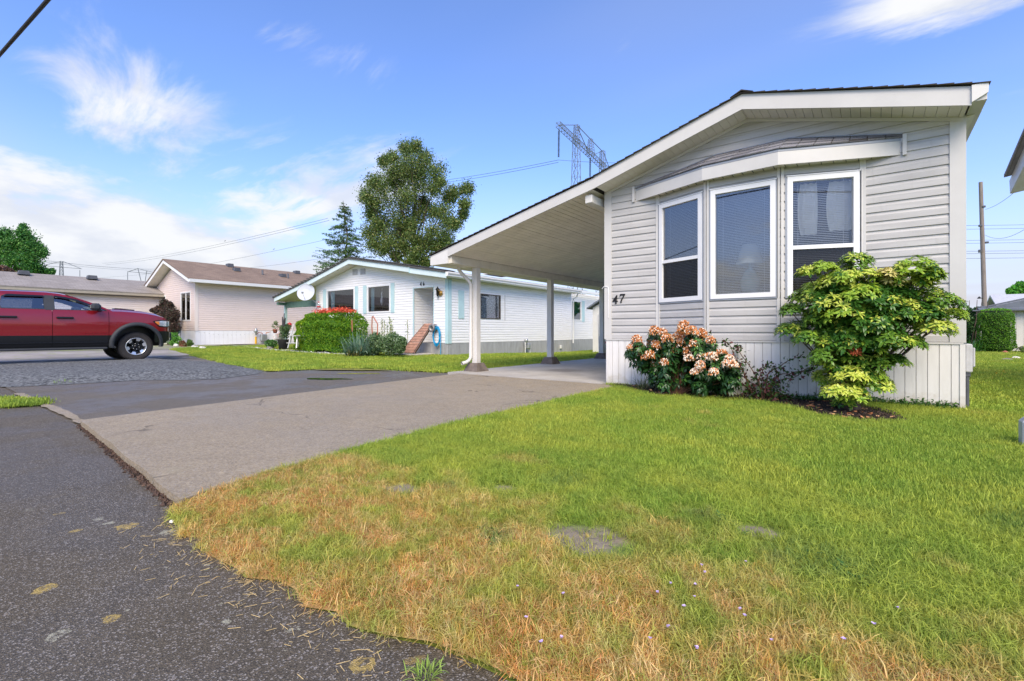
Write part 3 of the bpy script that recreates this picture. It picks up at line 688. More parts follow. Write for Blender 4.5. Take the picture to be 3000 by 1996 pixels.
# ------------------------------------------------------------------ house number 47 with its carport
H = thing('mobile_home', (-2.2, 0, 0), 'light grey vinyl mobile home numbered 47 with bow window and white skirting', 'house')
PITCH = .1125; Z0 = .783
BAY = [(-3.48, 0), (-2.67, -.32), (-1.76, -.32), (-.91, 0)]
def roofz(x):      # underside of the rake fascia
    if x > -2.2: return 3.874 - .266 * (x + 2.2)
    if x > -4.4: return 3.874 + .298 * (x + 2.2)
    return 3.874 - .298 * 2.2 + .236 * (x + 4.4)
top = [(0, roofz(-4.37) + .02), (4.37 - 2.2, roofz(-2.2) + .02), (4.37, roofz(0) + .02)]
siding(H, (-4.37, 0), (0, 0), Z0, 3.9, PITCH, 'siding47', top, holes=[(.89, 3.46, .5, 3.03)])
for i in range(3):
    fr = seg_frame(BAY[i], BAY[i + 1])
    zz = ((.03, .805, 1.353, 2.872), (.055, .86, 1.355, 2.872), (.075, .868, 1.351, 2.885))[i]
    siding(H, BAY[i], BAY[i + 1], Z0, 3.03, PITCH, 'siding47', holes=[(zz[0] - .015, zz[1] + .015, zz[2] - .015, zz[3] + .015)])
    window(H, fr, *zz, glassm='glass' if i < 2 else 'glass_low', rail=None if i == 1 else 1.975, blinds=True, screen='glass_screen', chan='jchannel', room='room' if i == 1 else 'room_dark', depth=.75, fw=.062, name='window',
           label=('sash window with blind, left of the bow', 'fixed window with blind, middle of the bow', 'sash window with blind, right of the bow')[i])
# wall cores behind the siding
m = MB()
m.prism([(-4.36, .1), (-.01, .1), (-.01, roofz(0)), (-2.2, roofz(-2.2)), (-4.36, roofz(-4.36))], 1, 17.95, 18.0)
m.box((-4.36, .02, .1), (-4.33, 18, 3.2)); m.box((-.03, .02, .1), (-.005, 18, 3.28))
m.build('wall_core', 'room_dark', H)
m = MB(); m.box((-3.4, .02, 3.03), (-.95, .04, 3.6)); m.build('header', 'room_dark', H)
m = MB()  # bow soffit/floor
m.prism([(p[0], p[1] + .01) for p in BAY], 2, 3.031, 3.05); m.prism([(p[0], p[1] + .01) for p in BAY], 2, .75, .779)
m.build('bow_platform', 'soffit', H)
siding(H, (0, 0), (0, 18), Z0, 3.28, PITCH, 'siding47', joined=True)
siding(H, (-4.37, 18), (-4.37, 0), Z0, 3.2, PITCH, 'siding47', joined=True)
siding(H, (0, 18), (-4.37, 18), Z0, 3.9, PITCH, 'siding47', [(4.37 - a, b) for a, b in top][::-1], joined=True)
# corner posts and trims
for x0, x1, zt in ((-4.40, -4.27, roofz(-4.3)), (-.115, .022, roofz(-.1))):
    m = MB(); m.box((x0, -.024, .775), (x1, -.001, zt + .005)); 
    if x0 < -3: m.box((x0, -.001, .775), (x0 + .025, .11, zt))
    else: m.box((x1 - .025, -.001, .775), (x1, .11, zt))
    m.build('corner_trim', 'trim47', H)
for i, p in enumerate(BAY):     # slim joint trims of the bow
    for s in (-1, 1):
        if i == 0 and s < 0: a, b = (-4.37, 0), BAY[0]
        elif i == 3 and s > 0: a, b = BAY[3], (0, 0)
        else: a, b = (BAY[i - 1], BAY[i]) if s < 0 else (BAY[i], BAY[i + 1])
        fr = seg_frame(a, b); L = fr[3]
        m = MB(); wallbox(m, fr, L - .036 if s < 0 else .004, L - .004 if s < 0 else .036, .775, 3.03, 0, .022); m.build('joint_trim', 'trim47', H)
# skirting: flat ledge trim and vertical boards
path = [(-4.37, 0)] + BAY + [(0, 0)]
for a, b in zip(path, path[1:]):
    skirt_panels(H, a, b, -.02, .757, .105, 'skirt47', grow=0)
    fr = seg_frame(a, b); m = MB(); wallbox(m, fr, 0, fr[3], .757, .779, -.01, .024); m.build('skirt_ledge', 'trim47', H)
for a, b in (((0, 0), (0, 18)), ((-4.37, 18), (-4.37, 0))): skirt_panels(H, a, b, -.05, .76, .3, 'skirt47', joined=True)
m = MB(); m.box((-.03, -.022, -.02), (.016, .05, .757)); m.build('skirt_corner', 'skirt47', H)
# rake fascia: board plus raised drip band
def fasc(pts, z_lo, z_hi, y0, y1, name, mat='trim47'):
    for (xa, za), (xb, zb) in zip(pts, pts[1:]):
        m = MB(); m.prism([(xa, za + z_lo), (xb, zb + z_lo), (xb, zb + z_hi), (xa, za + z_hi)], 1, y0, y1); m.build(name, mat, H)
rk = [(x, roofz(x)) for x in (-7.72, -4.4)]
fasc([(-4.4, roofz(-4.4)), (-2.2, roofz(-2.2)), (.02, roofz(.02))], 0, .155, -.40, -.375, 'rake_fascia')
fasc([(-4.4, roofz(-4.4)), (-2.2, roofz(-2.2)), (.02, roofz(.02))], .157, .205, -.392, -.375, 'drip_band')
fasc(rk, 0, .14, -.401, -.376, 'carport_fascia'); fasc([(-8.23, roofz(-8.23))] + rk, .142, .175, -.393, -.376, 'carport_drip_band')
m = MB(); zb = roofz(-7.72)
m.prism([(-8.23, 2.296), (-7.72, 2.296), (-7.72, zb + .14), (-8.23, roofz(-8.23) + .14)], 1, -.402, -.33); m.build('eave_box_end', 'white_paint', H)
m = MB(); m.box((.022, -.39, roofz(0) + .03), (.14, 18.2, roofz(0) + .15)); m.build('rain_gutter', 'trim47', H)
m = MB(); m.prism([(.02, roofz(0) + .02), (.145, roofz(0) + .09), (.15, roofz(0) + .19), (.02, roofz(0) + .2)], 1, -.42, -.392); m.build('gutter_end', 'white_paint', H)
m = MB(); m.prism([(0, roofz(0) - .01), (.15, roofz(0) + .05), (.15, roofz(0) + .07), (0, roofz(0) + .01)], 1, .0, 18.2); m.build('eave_soffit', 'soffit', H)
# soffit boards across the rake overhang
x = -4.37
while x < -.01:
    xe = min(x + .098, 0.0)
    if x < -2.2 < xe: xe = -2.2
    m = MB(); m.prism([(x + .002, roofz(x) + .008), (xe - .002, roofz(xe) + .008), (xe - .002, roofz(xe) + .02), (x + .002, roofz(x) + .02)], 1, -.374, -.002); m.build('soffit_board', 'soffit', H); x = xe
m = MB()
for a, b in ((-4.37, -2.2), (-2.2, 0)): m.prism([(a, roofz(a) + .021), (b, roofz(b) + .021), (b, roofz(b) + .03), (a, roofz(a) + .03)], 1, -.374, 0)
m.build('soffit_backing', 'dark_gap', H)
m = MB()
for a, b in ((-4.37, -2.2), (-2.2, 0)): m.prism([(a, roofz(a) - .035), (b, roofz(b) - .035), (b, roofz(b) + .006), (a, roofz(a) + .006)], 1, -.03, -.012)
m.build('frieze_trim', 'trim47', H)
# roof: deck and shingle courses (each course a part)
def roof_courses(parent, prof, y0, y1, mat, step=.145, thick=.016, lift=.18, name='shingle_course'):
    """prof: (x,z) from ridge to eave"""
    for (xa, za), (xb, zb) in zip(prof, prof[1:]):
        L = math.hypot(xb - xa, zb - za); n = max(1, round(L / step)); nx, nz = -(zb - za) / L, (xb - xa) / L
        if nz < 0: nx, nz = -nx, -nz
        for i in range(n):
            a, b = i / n, (i + 1) / n
            P = lambda q, h: (xa + (xb - xa) * q + nx * h, za + (zb - za) * q + nz * h)
            m = MB(); m.prism([P(a, .001), P(b, .001), P(b, thick), P(a, .004)], 1, y0, y1); m.build(name, mat, parent)
DK = .21
prof_r = [(-2.2, roofz(-2.2) + DK), (.16, roofz(.16) + DK + .01)]; prof_l = [(-2.2, roofz(-2.2) + DK), (-4.4, roofz(-4.4) + DK - .02), (-8.27, roofz(-8.25) + DK - .02)]
m = MB(); m.prism([(-2.2, roofz(-2.2) + .206), (.14, roofz(.14) + .206), (.14, roofz(.14) + .17), (-2.2, roofz(-2.2) + .17)], 1, -.39, 18.3)
m.prism([(-2.2, roofz(-2.2) + .206), (-4.4, roofz(-4.4) + .18), (-4.4, roofz(-4.4) + .145), (-2.2, roofz(-2.2) + .17)], 1, -.39, 18.3)
m.prism([(-4.4, roofz(-4.4) + .18), (-8.25, roofz(-8.25) + .18), (-8.25, roofz(-8.25) + .145), (-4.4, roofz(-4.4) + .145)], 1, -.39, 10.3)
m.build('roof_deck', 'dark_gap', H)
roof_courses(H, prof_r, -.43, 18.35, 'shingle47'); roof_courses(H, prof_l, -.43, 10.35, 'shingle47')
m = MB(); m.prism([(-2.34, roofz(-2.34) + DK + .016), (-2.2, roofz(-2.2) + DK + .024), (-2.06, roofz(-2.06) + DK + .016), (-2.2, roofz(-2.2) + DK + .040)], 1, -.44, 18.36); m.build('ridge_cap', 'shingle47', H)
# carport ceiling strips, running front to back, with a cross joint
x = -4.45; i = 0
while x > -7.66:
    xe = max(x - .40, -7.66)
    for ya, yb in ((-.37, 3.655), (3.675, 7.0), (7.02, 10.2)):
        m = MB(); k = 4
        for j in range(k):
            a, b = x + (xe - x) * j / k - .0025, x + (xe - x) * (j + 1) / k + .0025
            if j == 0: a -= .004
            m.prism([(a, roofz(a) + .012), (b, roofz(b) + .012), (b, roofz(b) + .022), (a, roofz(a) + .022)], 1, ya, yb)
        m.build('ceiling_strip', 'ceiling', H)
    x = xe
m = MB(); m.prism([(-4.4, roofz(-4.4) + .023), (-7.7, roofz(-7.7) + .023), (-7.7, roofz(-7.7) + .03), (-4.4, roofz(-4.4) + .03)], 1, -.37, 10.2); m.build('ceiling_backing', 'dark_gap', H)
m = MB(); m.bbox((-7.86, -.35, 2.30), (-7.66, 10.25, 2.46), .008); m.build('carport_beam', 'beam', H)
m = MB(); m.bbox((-4.60, -.33, 3.02), (-4.47, 10.2, 3.15), .008); m.build('ledger_beam', 'white_paint', H)
m = MB(); m.prism([(-8.24, 2.296), (-7.87, 2.296), (-7.87, 2.46), (-8.24, 2.46)], 1, -.329, 10.3); m.build('eave_box', 'beam', H)
# posts on tapered concrete feet
def post(y):
    m = MB(); m.bbox((-7.83, y - .07, .2), (-7.69, y + .07, 2.30), .006); p = m.build('carport_post', 'white_paint', H)
    m = MB(); a, b = .20, .12; cx, cy = -7.76, y
    vs = [(cx + i * s, cy + j * s, z) for z, s in ((.03, a), (.215, b)) for i, j in ((-1, -1), (1, -1), (1, 1), (-1, 1))]
    m.add(vs, [(3, 2, 1, 0), (4, 5, 6, 7), (0, 1, 5, 4), (1, 2, 6, 5), (2, 3, 7, 6), (3, 0, 4, 7)]); m.build('post_foot', 'concrete_plinth', H)
for y in (.52, 3.53, 6.6, 9.8): post(y)
# downpipe on the first post
m = MB(); m.tube([(-7.98, .2, 2.32), (-7.98, .2, 2.25), (-7.96, .26, 2.18), (-7.86, .38, 2.02), (-7.82, .41, 1.94), (-7.82, .41, .34), (-7.83, .36, .27), (-7.85, .30, .235), (-7.88, .19, .21)], .037, 8, cap=False)
m.build('downpipe', 'white_paint', H)
m = MB(); m.tube([(-7.878, .20, .2112), (-7.8765, .204, .212)], .034, 8); m.build('pipe_mouth', 'dark_gap', H)
# bow awning
AW = [(-3.86, -.005), (-2.70, -.45), (-1.76, -.51), (-.53, -.005)]; zf = 3.005
for i in range(3):
    fr = seg_frame(AW[i], AW[i + 1]); L = fr[3]
    m = MB(); wallbox(m, fr, 0, L, zf, zf + .165, -.02, 0); m.build('awning_fascia', 'trim47', H)
    m = MB(); wallbox(m, fr, 0, L, zf + .166, zf + .195, -.02, .004); m.build('awning_drip', 'jchannel', H)
m = MB(); m.prism([(p[0] * .996 - .006, p[1] + .02) for p in AW], 2, zf + .014, zf + .022)
m.build('awning_soffit', 'soffit', H)
for k in range(24):        # soffit joints
    x = -3.7 + k * .125
    y = np.interp(x, [p[0] for p in AW], [p[1] for p in AW]) + .02
    if y < -.1 and not (-3.35 < x < -1.0 and False): m = MB(); m.box((x, y, zf + .008), (x + .006, -.001, zf + .0135)); m.build('soffit_joint', 'box_dark', H)
ins = [(-3.80, 0), (-2.55, -.02), (-1.85, -.02), (-.60, 0)]; ztop = 3.33
WT = [(-3.86, 3.20), (-2.62, 3.46), (-1.70, 3.47), (-.53, 3.235)]
for i in range(3):
    A, B = Vector((*AW[i], zf + .197)), Vector((*AW[i + 1], zf + .197)); C_, D_ = Vector((WT[i + 1][0], -.012, WT[i + 1][1])), Vector((WT[i][0], -.012, WT[i][1]))
    A += (A - Vector((-2.2, 0, A.z))).normalized() * .02; B += (B - Vector((-2.2, 0, B.z))).normalized() * .02
    nrm = (B - A).cross(D_ - A if (D_ - A).length > .1 else C_ - A).normalized()
    if nrm.z < 0: nrm = -nrm
    m = MB(); m.add([A, B, C_, D_], [(0, 1, 2, 3)]); m.build('awning_deck', 'shingle47', H)
    rr = random.Random(i)
    for r in range(3):
        q0, q1 = r / 3, (r + 1) / 3 + .03
        a0, b0 = A.lerp(D_, q0), B.lerp(C_, q0); a1, b1 = A.lerp(D_, min(1, q1)), B.lerp(C_, min(1, q1))
        n = max(3, int((b0 - a0).length / .17)); 
        for j in range(n):
            s0, s1 = j / n, (j + 1) / n; h = rr.choice((.006, .012, .014)) + .004 * r; e = rr.uniform(0, .02)
            p = [a0.lerp(b0, s0 + .004), a0.lerp(b0, s1 - .004), a1.lerp(b1, s1 - .004), a1.lerp(b1, s0 + .004)]
            lo = [p[0] + nrm * .001, p[1] + nrm * .001, p[2] + nrm * .001, p[3] + nrm * .001]; hi = [p[0] + nrm * (h + .006), p[1] + nrm * (h + .006), p[2] + nrm * (h * .5 + .003), p[3] + nrm * (h * .5 + .003)]
            m = MB(); m.add(lo + hi, [(3, 2, 1, 0), (4, 5, 6, 7), (0, 1, 5, 4), (1, 2, 6, 5), (2, 3, 7, 6), (3, 0, 4, 7)]); m.build('shingle', 'shingle_awning', H)
m = MB(); m.tube([(p[0], -.028, p[1] + .014) for p in WT], .008, 6); m.build('flashing', 'jchannel', H)
for x0, x1, z0 in ((-3.90, -3.862, 2.99), (-.528, -.49, 2.99)):
    m = MB(); m.box((x0, -.045, z0), (x1, -.0, 3.235)); m.build('awning_end', 'trim47', H)
# the number 47
def glyph(parent, ch, fr, u, z, h, mat, depth=.008, slant=.12, name='house_digit', e=.018, body=None):
    G = {'4': [[(.62, .0), (.80, .0), (.80, .06), (.75, .08), (.75, .24), (.92, .24), (.92, .36), (.75, .36), (.75, 1.0), (.62, 1.0), (.05, .34), (.05, .24), (.55, .24), (.55, .08), (.50, .06), (.50, .0)]],
         '7': [[(.10, 1.0), (.06, .70), (.13, .70), (.20, .82), (.70, .82), (.34, .35), (.26, .0), (.48, .0), (.52, .32), (.90, .88), (.90, 1.0)]],
         '6': [[(.50, 0), (.75, .06), (.86, .3), (.75, .55), (.5, .62), (.3, .55), (.36, .8), (.62, .93), (.60, 1.0), (.3, .9), (.12, .6), (.12, .25), (.25, .05)]]}
    o, d, n, L = fr; P = lambda p, q: o + d * (u + (p[0] * .75 + p[1] * slant) * h) + n * q + Vector((0, 0, z + p[1] * h))
    for poly in G[ch]:
        m = MB(); k = len(poly); m.add([P(p, e) for p in poly] + [P(p, e + depth) for p in poly], [tuple(range(k)), tuple(range(2 * k - 1, k - 1, -1))] + [(i, i + k, (i + 1) % k + k, (i + 1) % k) for i in range(k)])
        m.build(name, mat, parent)
frf = seg_frame((-4.37, 0), (0, 0))
glyph(H, '4', frf, .105, 1.36, .145, 'digit'); glyph(H, '7', frf, .225, 1.375, .145, 'digit')
# inside the bow: lamp, sill, pale panels added in place of a reflection
L_ = thing('table_lamp', (-2.2, -.05, 1.43), 'table lamp with cream shade and pale blue base behind the middle window', 'lamp')
m = MB(); m.lathe((-2.16, -.08, 0), [(.185, 1.83), (.10, 2.10), (.095, 2.10)], 20); m.build('lamp_shade', 'lamp_shade', L_)
m = MB(); m.lathe((-2.16, -.08, 0), [(.0, 1.40), (.07, 1.41), (.12, 1.50), (.13, 1.60), (.08, 1.72), (.025, 1.78), (.02, 1.86)], 16); m.build('lamp_base', 'lamp_base', L_)
m = MB(); m.bbox((-2.6, -.22, 1.37), (-1.83, .35, 1.40), .005); m.build('side_table', 'wood_sill', loc=(-2.2, 0, 1.37), label='brown table top seen through the middle bow window', cat='table')
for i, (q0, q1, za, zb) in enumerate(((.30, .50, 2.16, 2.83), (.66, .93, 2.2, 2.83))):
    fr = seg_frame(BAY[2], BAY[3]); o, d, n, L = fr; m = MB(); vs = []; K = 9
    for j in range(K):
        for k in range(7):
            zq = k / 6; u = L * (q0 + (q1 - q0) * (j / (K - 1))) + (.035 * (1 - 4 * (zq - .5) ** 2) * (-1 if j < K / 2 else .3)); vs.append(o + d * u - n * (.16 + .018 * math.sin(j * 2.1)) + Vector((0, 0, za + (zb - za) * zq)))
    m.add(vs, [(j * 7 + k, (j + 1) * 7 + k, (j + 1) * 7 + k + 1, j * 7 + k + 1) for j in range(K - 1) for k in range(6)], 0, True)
    m.build('curtain', 'curtain', loc=(-1.5, -.1, za), label=('narrow white panel imitating a reflection in the right bow window, left one', 'wide white panel imitating a reflection in the right bow window, right one')[i], cat='curtain')  # added stand-in for the house opposite mirrored in this pane, not a hung curtain
# wall fixtures
Eb = thing('electric_box', (.06, .1, .7), 'weathered grey electric meter box on the right side of house 47', 'meter box')
m = MB(); m.bbox((.02, .06, .44), (.085, .36, .76), .012); m.build('box', 'box_grey', Eb)
m = MB(); m.bbox((.0851, .10, .50), (.11, .32, .72), .01); m.build('cover', 'box_grey', Eb)
m = MB(); m.tube([(.045, .1, .44), (.045, .1, -.02)], .016, 8); m.build('conduit', 'box_dark', Eb)
m = MB(); m.bbox((.02, .08, .39), (.07, .16, .439), .005); m.build('knockout', 'box_dark', Eb)
m = MB(); m.tube([(-4.44, -.028, 1.62), (-4.40, -.03, 1.66), (-4.33, -.03, 1.64), (-4.32, -.03, 1.5), (-4.32, -.03, 1.13)], .006, 6); m.build('wire_hook', 'frame_white', loc=(-4.36, -.03, 1.1), label='bent white rod hooked on the left corner trim above the number 47', cat='hook')
# ------------------------------------------------------------------ house number 46
H = thing('mobile_home', (-17.9, 5.25, 0), 'white vinyl mobile home numbered 46 with pale blue shutters and side carport', 'house')
X46, Y46 = -13.36, 5.25; XL = -22.37; P46 = .102; Z46 = .475
def r46(x):
    if x < -22.37: return 3.14 - .285 * (-22.37 - x) * 1.0 + .0
    if x < -19.0: return 3.86 - (3.86 - 3.14) * (-19.0 - x) / 3.37
    if x < -15.2: return 3.86 - (3.86 - 3.25) * (x + 19.0) / 3.8
    return 3.25 - .19 * (x + 15.2)
top = [(0, r46(XL)), (XL * -1 - 19.0, 3.86), (-XL - 15.2, r46(-15.2)), (X46 - XL, r46(X46))]
U = lambda x: x - XL
doorh = (U(-15.3), U(-14.12), .3, 2.62)
w1 = (U(-21.40), U(-19.20), 1.72, 2.86); w2 = (U(-18.27), U(-16.70), 1.70, 2.87)
siding(H, (XL, Y46), (X46, Y46), Z46, 3.9, P46, 'siding46', top, holes=[doorh, w1, w2])
fr = seg_frame((XL, Y46), (X46, Y46))
window(H, fr, *w1, glassm='glass_low', fw=.06, depth=.8, room='room_dark', label='wide front window above the clipped hedge'); window(H, fr, *w2, glassm='glass_low', fw=.06, depth=.8, room='room_dark', label='front window with hanging ornament')
for a, b in ((U(-21.70), U(-21.46)), (U(-19.15), U(-18.92)), (U(-18.55), U(-18.31)), (U(-16.66), U(-16.43))):
    m = MB(); wallbox(m, fr, a, b, 1.68, 2.90, .0165, .035)
    for q in (.25, .5, .75): wallbox(m, fr, a + (b - a) * q - .004, a + (b - a) * q + .004, 1.72, 2.86, .0352, .038)
    m.build('shutter', 'mint', H)
# curtains behind the two windows, hung ornament
for x0, x1, tag_ in ((-21.30, -21.0, 'blue grey curtain at the left side of the window above the hedge'), (-18.2, -17.98, 'blue grey curtain at the left side of the second front window')):
    m = MB(); n = 10; vs = []
    for i in range(n + 1):
        for z in (1.80, 2.80): vs.append((x0 + (x1 - x0) * i / n, Y46 + .14 + .02 * math.sin(i * 2.2), z))
    m.add(vs, [(2 * i, 2 * i + 2, 2 * i + 3, 2 * i + 1) for i in range(n)], 0, True); m.build('curtain', 'curtain_blue', loc=(x0, Y46 + .14, 1.8), label=tag_, cat='curtain')
m = MB(); m.tube([(-17.40, Y46 + .1, 2.75), (-17.40, Y46 + .1, 2.62)], .006, 5); m.lathe((-17.40, Y46 + .1, 0), [(.0, 2.62), (.04, 2.52), (.02, 2.42), (.05, 2.3), (.07, 2.18), (.045, 2.08), (.0, 2.02)], 10); m.build('hanging_ornament', 'curtain', loc=(-17.4, Y46 + .1, 2.0), label='pale macrame ornament hanging in the second front window of house 46', cat='ornament')
# gable vents
for x0, x1, z0, z1 in ((-19.34, -18.97, 3.42, 3.68), (-18.76, -18.4, 3.40, 3.66)):
    m = MB(); wallbox(m, fr, U(x0), U(x1), z0, z1, .014, .022)
    for k in range(5): wallbox(m, fr, U(x0) + .03, U(x1) - .03, z0 + .03 + k * .045, z0 + .05 + k * .045, .0222, .034)
    m.build('gable_vent', 'box_grey', H)
# entry recess with side wall, door
siding(H, (-15.3, Y46), (-15.3, Y46 + 1.3), Z46, 2.62, P46, 'siding46', joined=True, name='recess_siding')
m = MB(); m.box((-15.34, Y46 + 1.3, .4), (-14.0, Y46 + 1.34, 2.62)); m.build('recess_back', 'door_white', H)
m = MB(); m.box((-15.31, Y46 - .015, .45), (-15.26, Y46 + .02, 2.66)); m.box((-14.14, Y46 - .015, .45), (-14.10, Y46 + .02, 2.66)); m.build('door_trim', 'mint', H)
m = MB(); m.box((-15.26, Y46 - .018, 2.60), (-14.14, Y46 + .02, 2.64)); m.build('door_head', 'mint_pale', H)
m = MB(); m.box((-15.3, Y46, .38), (-14.1, Y46 + 1.3, .46)); m.build('door_sill', 'skirt46', H)
m = MB(); m.box((-15.3, Y46 + .02, 2.62), (-14.1, Y46 + 1.3, 2.66)); m.build('recess_ceiling', 'soffit', H)
m = MB(); m.bbox((-14.95, Y46 + 1.24, .5), (-14.13, Y46 + 1.29, 2.5), .01); dr_ = m.build('door', 'door_white', H)
m = MB(); m.bbox((-14.93, Y46 + 1.20, 1.35), (-14.6, Y46 + 1.24, 1.60), .01); m.build('handle_plate', 'box_dark', dr_)
m = MB(); m.box((-14.12, Y46 + .03, .4), (-14.08, Y46 + 1.3, 2.64)); m.build('recess_side', 'door_white', H)
m = MB(); m.box((-14.18, Y46 - .04, 2.12), (-14.135, Y46 - .0, 2.42)); m.build('chime', 'box_dark', H)
glyph(H, '4', fr, U(-14.90), 2.68, .16, 'digit', slant=.05); glyph(H, '6', fr, U(-14.73), 2.68, .16, 'digit', slant=.05)
# side wall
Ls = 9.0; frs = seg_frame((X46, Y46), (X46, Y46 + Ls))
hw = (1.30, 3.08, 1.42, 2.43)
siding(H, (X46, Y46), (X46, Y46 + Ls), Z46, 2.93, P46, 'siding46', holes=[hw])
window(H, frs, *hw, glassm='glass', frame='bronze', fw=.035, mull=1.82, depth=.5, room='room', label='brown framed side window with lace curtain')
m = MB(); n = 60; vs = []
for i in range(n + 1):
    for z in (1.46, 2.40): vs.append((X46 - .10 - .012 * math.sin(i * .9), Y46 + hw[0] + .05 + (hw[1] - hw[0] - .1) * i / n, z))
m.add(vs, [(2 * i, 2 * i + 2, 2 * i + 3, 2 * i + 1) for i in range(n)], 0, True); m.build('curtain', 'lace', loc=(X46 - .1, Y46 + 2, 1.4), label='white lace curtain in the side window of house 46', cat='curtain')
m = MB(); wallbox(m, frs, .52, .83, 1.40, 2.48, .0165, .034); m.build('shutter', 'mint', H)
m = MB(); wallbox(m, frs, 3.36, 3.40, 1.38, 2.46, .0165, .024); m.build('shutter_rail', 'box_grey', H)
m = MB(); wallbox(m, frs, -.005, .15, Z46 - .02, 2.93, .0165, .028); m.build('corner_board', 'mint', H)
m = MB(); wallbox(m, fr, X46 - XL - .13, X46 - XL + .028, Z46 - .02, 2.86, .0165, .028); m.build('corner_board', 'mint', H)
# recessed rear part
XR = -13.92; frr = seg_frame((XR, Y46 + Ls), (XR, Y46 + Ls + 4.5))
hr = (.95, 2.05, 1.50, 2.62)
siding(H, (XR, Y46 + Ls), (XR, Y46 + Ls + 4.5), Z46, 3.0, P46, 'siding46', holes=[hr])
window(H, frr, *hr, glassm='glass', fw=.07, depth=.5, room='curtain_blue', label='small side window at the rear'); m = MB(); wallbox(m, frr, 2.12, 2.40, 1.46, 2.64, .0165, .034); m.build('shutter', 'mint', H)
m = MB(); m.box((X46 - .6, Y46 + Ls - .03, .2), (X46 - .002, Y46 + Ls, 2.93)); m.build('end_wall', 'siding46', H)
m = MB(); m.prism([(XL, .2), (XL, r46(XL)), (-19, 3.85), (-15.2, r46(-15.2)), (X46, r46(X46)), (X46, .2)], 1, Y46 + Ls + 4.4, Y46 + Ls + 4.5); m.box((XL, Y46 + .02, .2), (XL + .03, Y46 + 13.4, 3.1)); m.build('wall_core', 'siding46', H)
skirt_panels(H, (XL, Y46), (-15.3, Y46), -.15, Z46 - .004, .2, 'skirt46', e=.006); skirt_panels(H, (-14.1, Y46), (X46, Y46), -.15, Z46 - .004, .2, 'skirt46', e=.006)
skirt_panels(H, (-15.3, Y46), (-14.1, Y46), -.15, .40, .2, 'skirt46', e=.006)
skirt_panels(H, (X46, Y46), (X46, Y46 + Ls), -.4, Z46 - .004, .2, 'skirt46', e=.006); skirt_panels(H, (XR, Y46 + Ls), (XR, Y46 + Ls + 4.5), -.4, Z46 - .004, .2, 'skirt46', e=.006, joined=True)
# roofs: gable fascia, carport slope, side fascia and gutter
def f46(pts, lo, hi, y0, y1, name, mat):
    for (xa, za), (xb, zb) in zip(pts, pts[1:]):
        m = MB(); m.prism([(xa, za + lo), (xb, zb + lo), (xb, zb + hi), (xa, za + hi)], 1, y0, y1); m.build(name, mat, H)
gp = [(-25.5, 2.45), (-18.92, 3.84), (-14.91, 3.17)]; gy = Y46 - .5
gp = [(-25.5, 2.45), (-22.3, 3.10), (-18.92, 3.85), (-14.91, 3.17)]
f46(gp, 0, .20, gy, gy + .03, 'rake_fascia', 'mint_pale')
f46([(-14.91, 3.14), (-12.98, 2.82)], .0, .20, gy - .001, gy + .03, 'rake_fascia', 'mint_pale')
m = MB(); m.box((-14.97, gy - .012, 3.14), (-14.90, gy + .03, 3.40)); m.build('fascia_block', 'mint', H)
m = MB()
for (xa, za), (xb, zb) in zip(gp, gp[1:]): m.prism([(xa, za + .01), (xb, zb + .01), (xb, zb + .03), (xa, za + .03)], 1, gy + .03, Y46 + 13.5 if xb > -22 else Y46 + 8)
m.prism([(-14.91, 3.15), (-13.1, 2.85), (-13.1, 2.87), (-14.91, 3.17)], 1, gy + .03, Y46 + Ls); m.build('soffit', 'ceiling', H)
rp = [(-18.92, 4.07), (-14.9, 3.39), (-13.0, 3.05)]
m = MB()
for (xa, za), (xb, zb), ye in (((-25.62, 2.66), (-22.3, 3.33), Y46 + 8), ((-22.3, 3.33), (-18.92, 4.08), Y46 + 13.6), ((-18.92, 4.08), (-14.9, 3.40), Y46 + 13.6), ((-14.9, 3.38), (-13.0, 3.05), Y46 + Ls + .1)):
    m.prism([(xa, za - .03), (xb, zb - .03), (xb, zb + .025), (xa, za + .025)], 1, gy - .04, ye)
m.build('roof', 'roof46', H)
m = MB(); rr = random.Random(3)
for k in range(26): 
    q = k / 26; xa = -18.9 + q * 4.0; za = 4.105 - q * .68; m.box((xa, gy - .06, za + .001), (xa + .13, gy + 2.5, za + .018 + rr.uniform(0, .02)))
for k in range(24):
    q = k / 24; xa = -25.6 + q * 6.6; za = 2.69 + q * 1.42; m.box((xa, gy - .06, za), (xa + .22, gy + 1.5, za + .03 + rr.uniform(0, .012)))
m.build('shingle_edges', 'roof46', H)
m = MB(); m.prism([(-13.04, 2.86), (-12.88, 2.90), (-12.86, 3.04), (-13.04, 3.05)], 1, gy + .0, Y46 + Ls + .2); m.build('rain_gutter', 'frame_white', H)
m = MB(); m.prism([(-12.855, 2.96), (-12.84, 3.0), (-12.85, 3.045), (-12.87, 3.045)], 1, gy, Y46 + Ls + .2); m.build('gutter_lip', 'white_paint', H)
m = MB(); m.prism([(-13.6, 3.02), (-13.4, 3.02), (-13.4, 3.14), (-13.6, 3.14)], 1, Y46 + Ls + .2, Y46 + 13.6); m.build('rear_gutter', 'frame_white', H)
m = MB(); m.tube([(-12.98, Y46 + Ls + .05, 2.90), (-13.1, Y46 + Ls + .1, 2.7), (-13.3, Y46 + Ls + .12, 2.62), (-13.32, Y46 + Ls + .12, .3)], .035, 8); m.build('downpipe', 'frame_white', H)
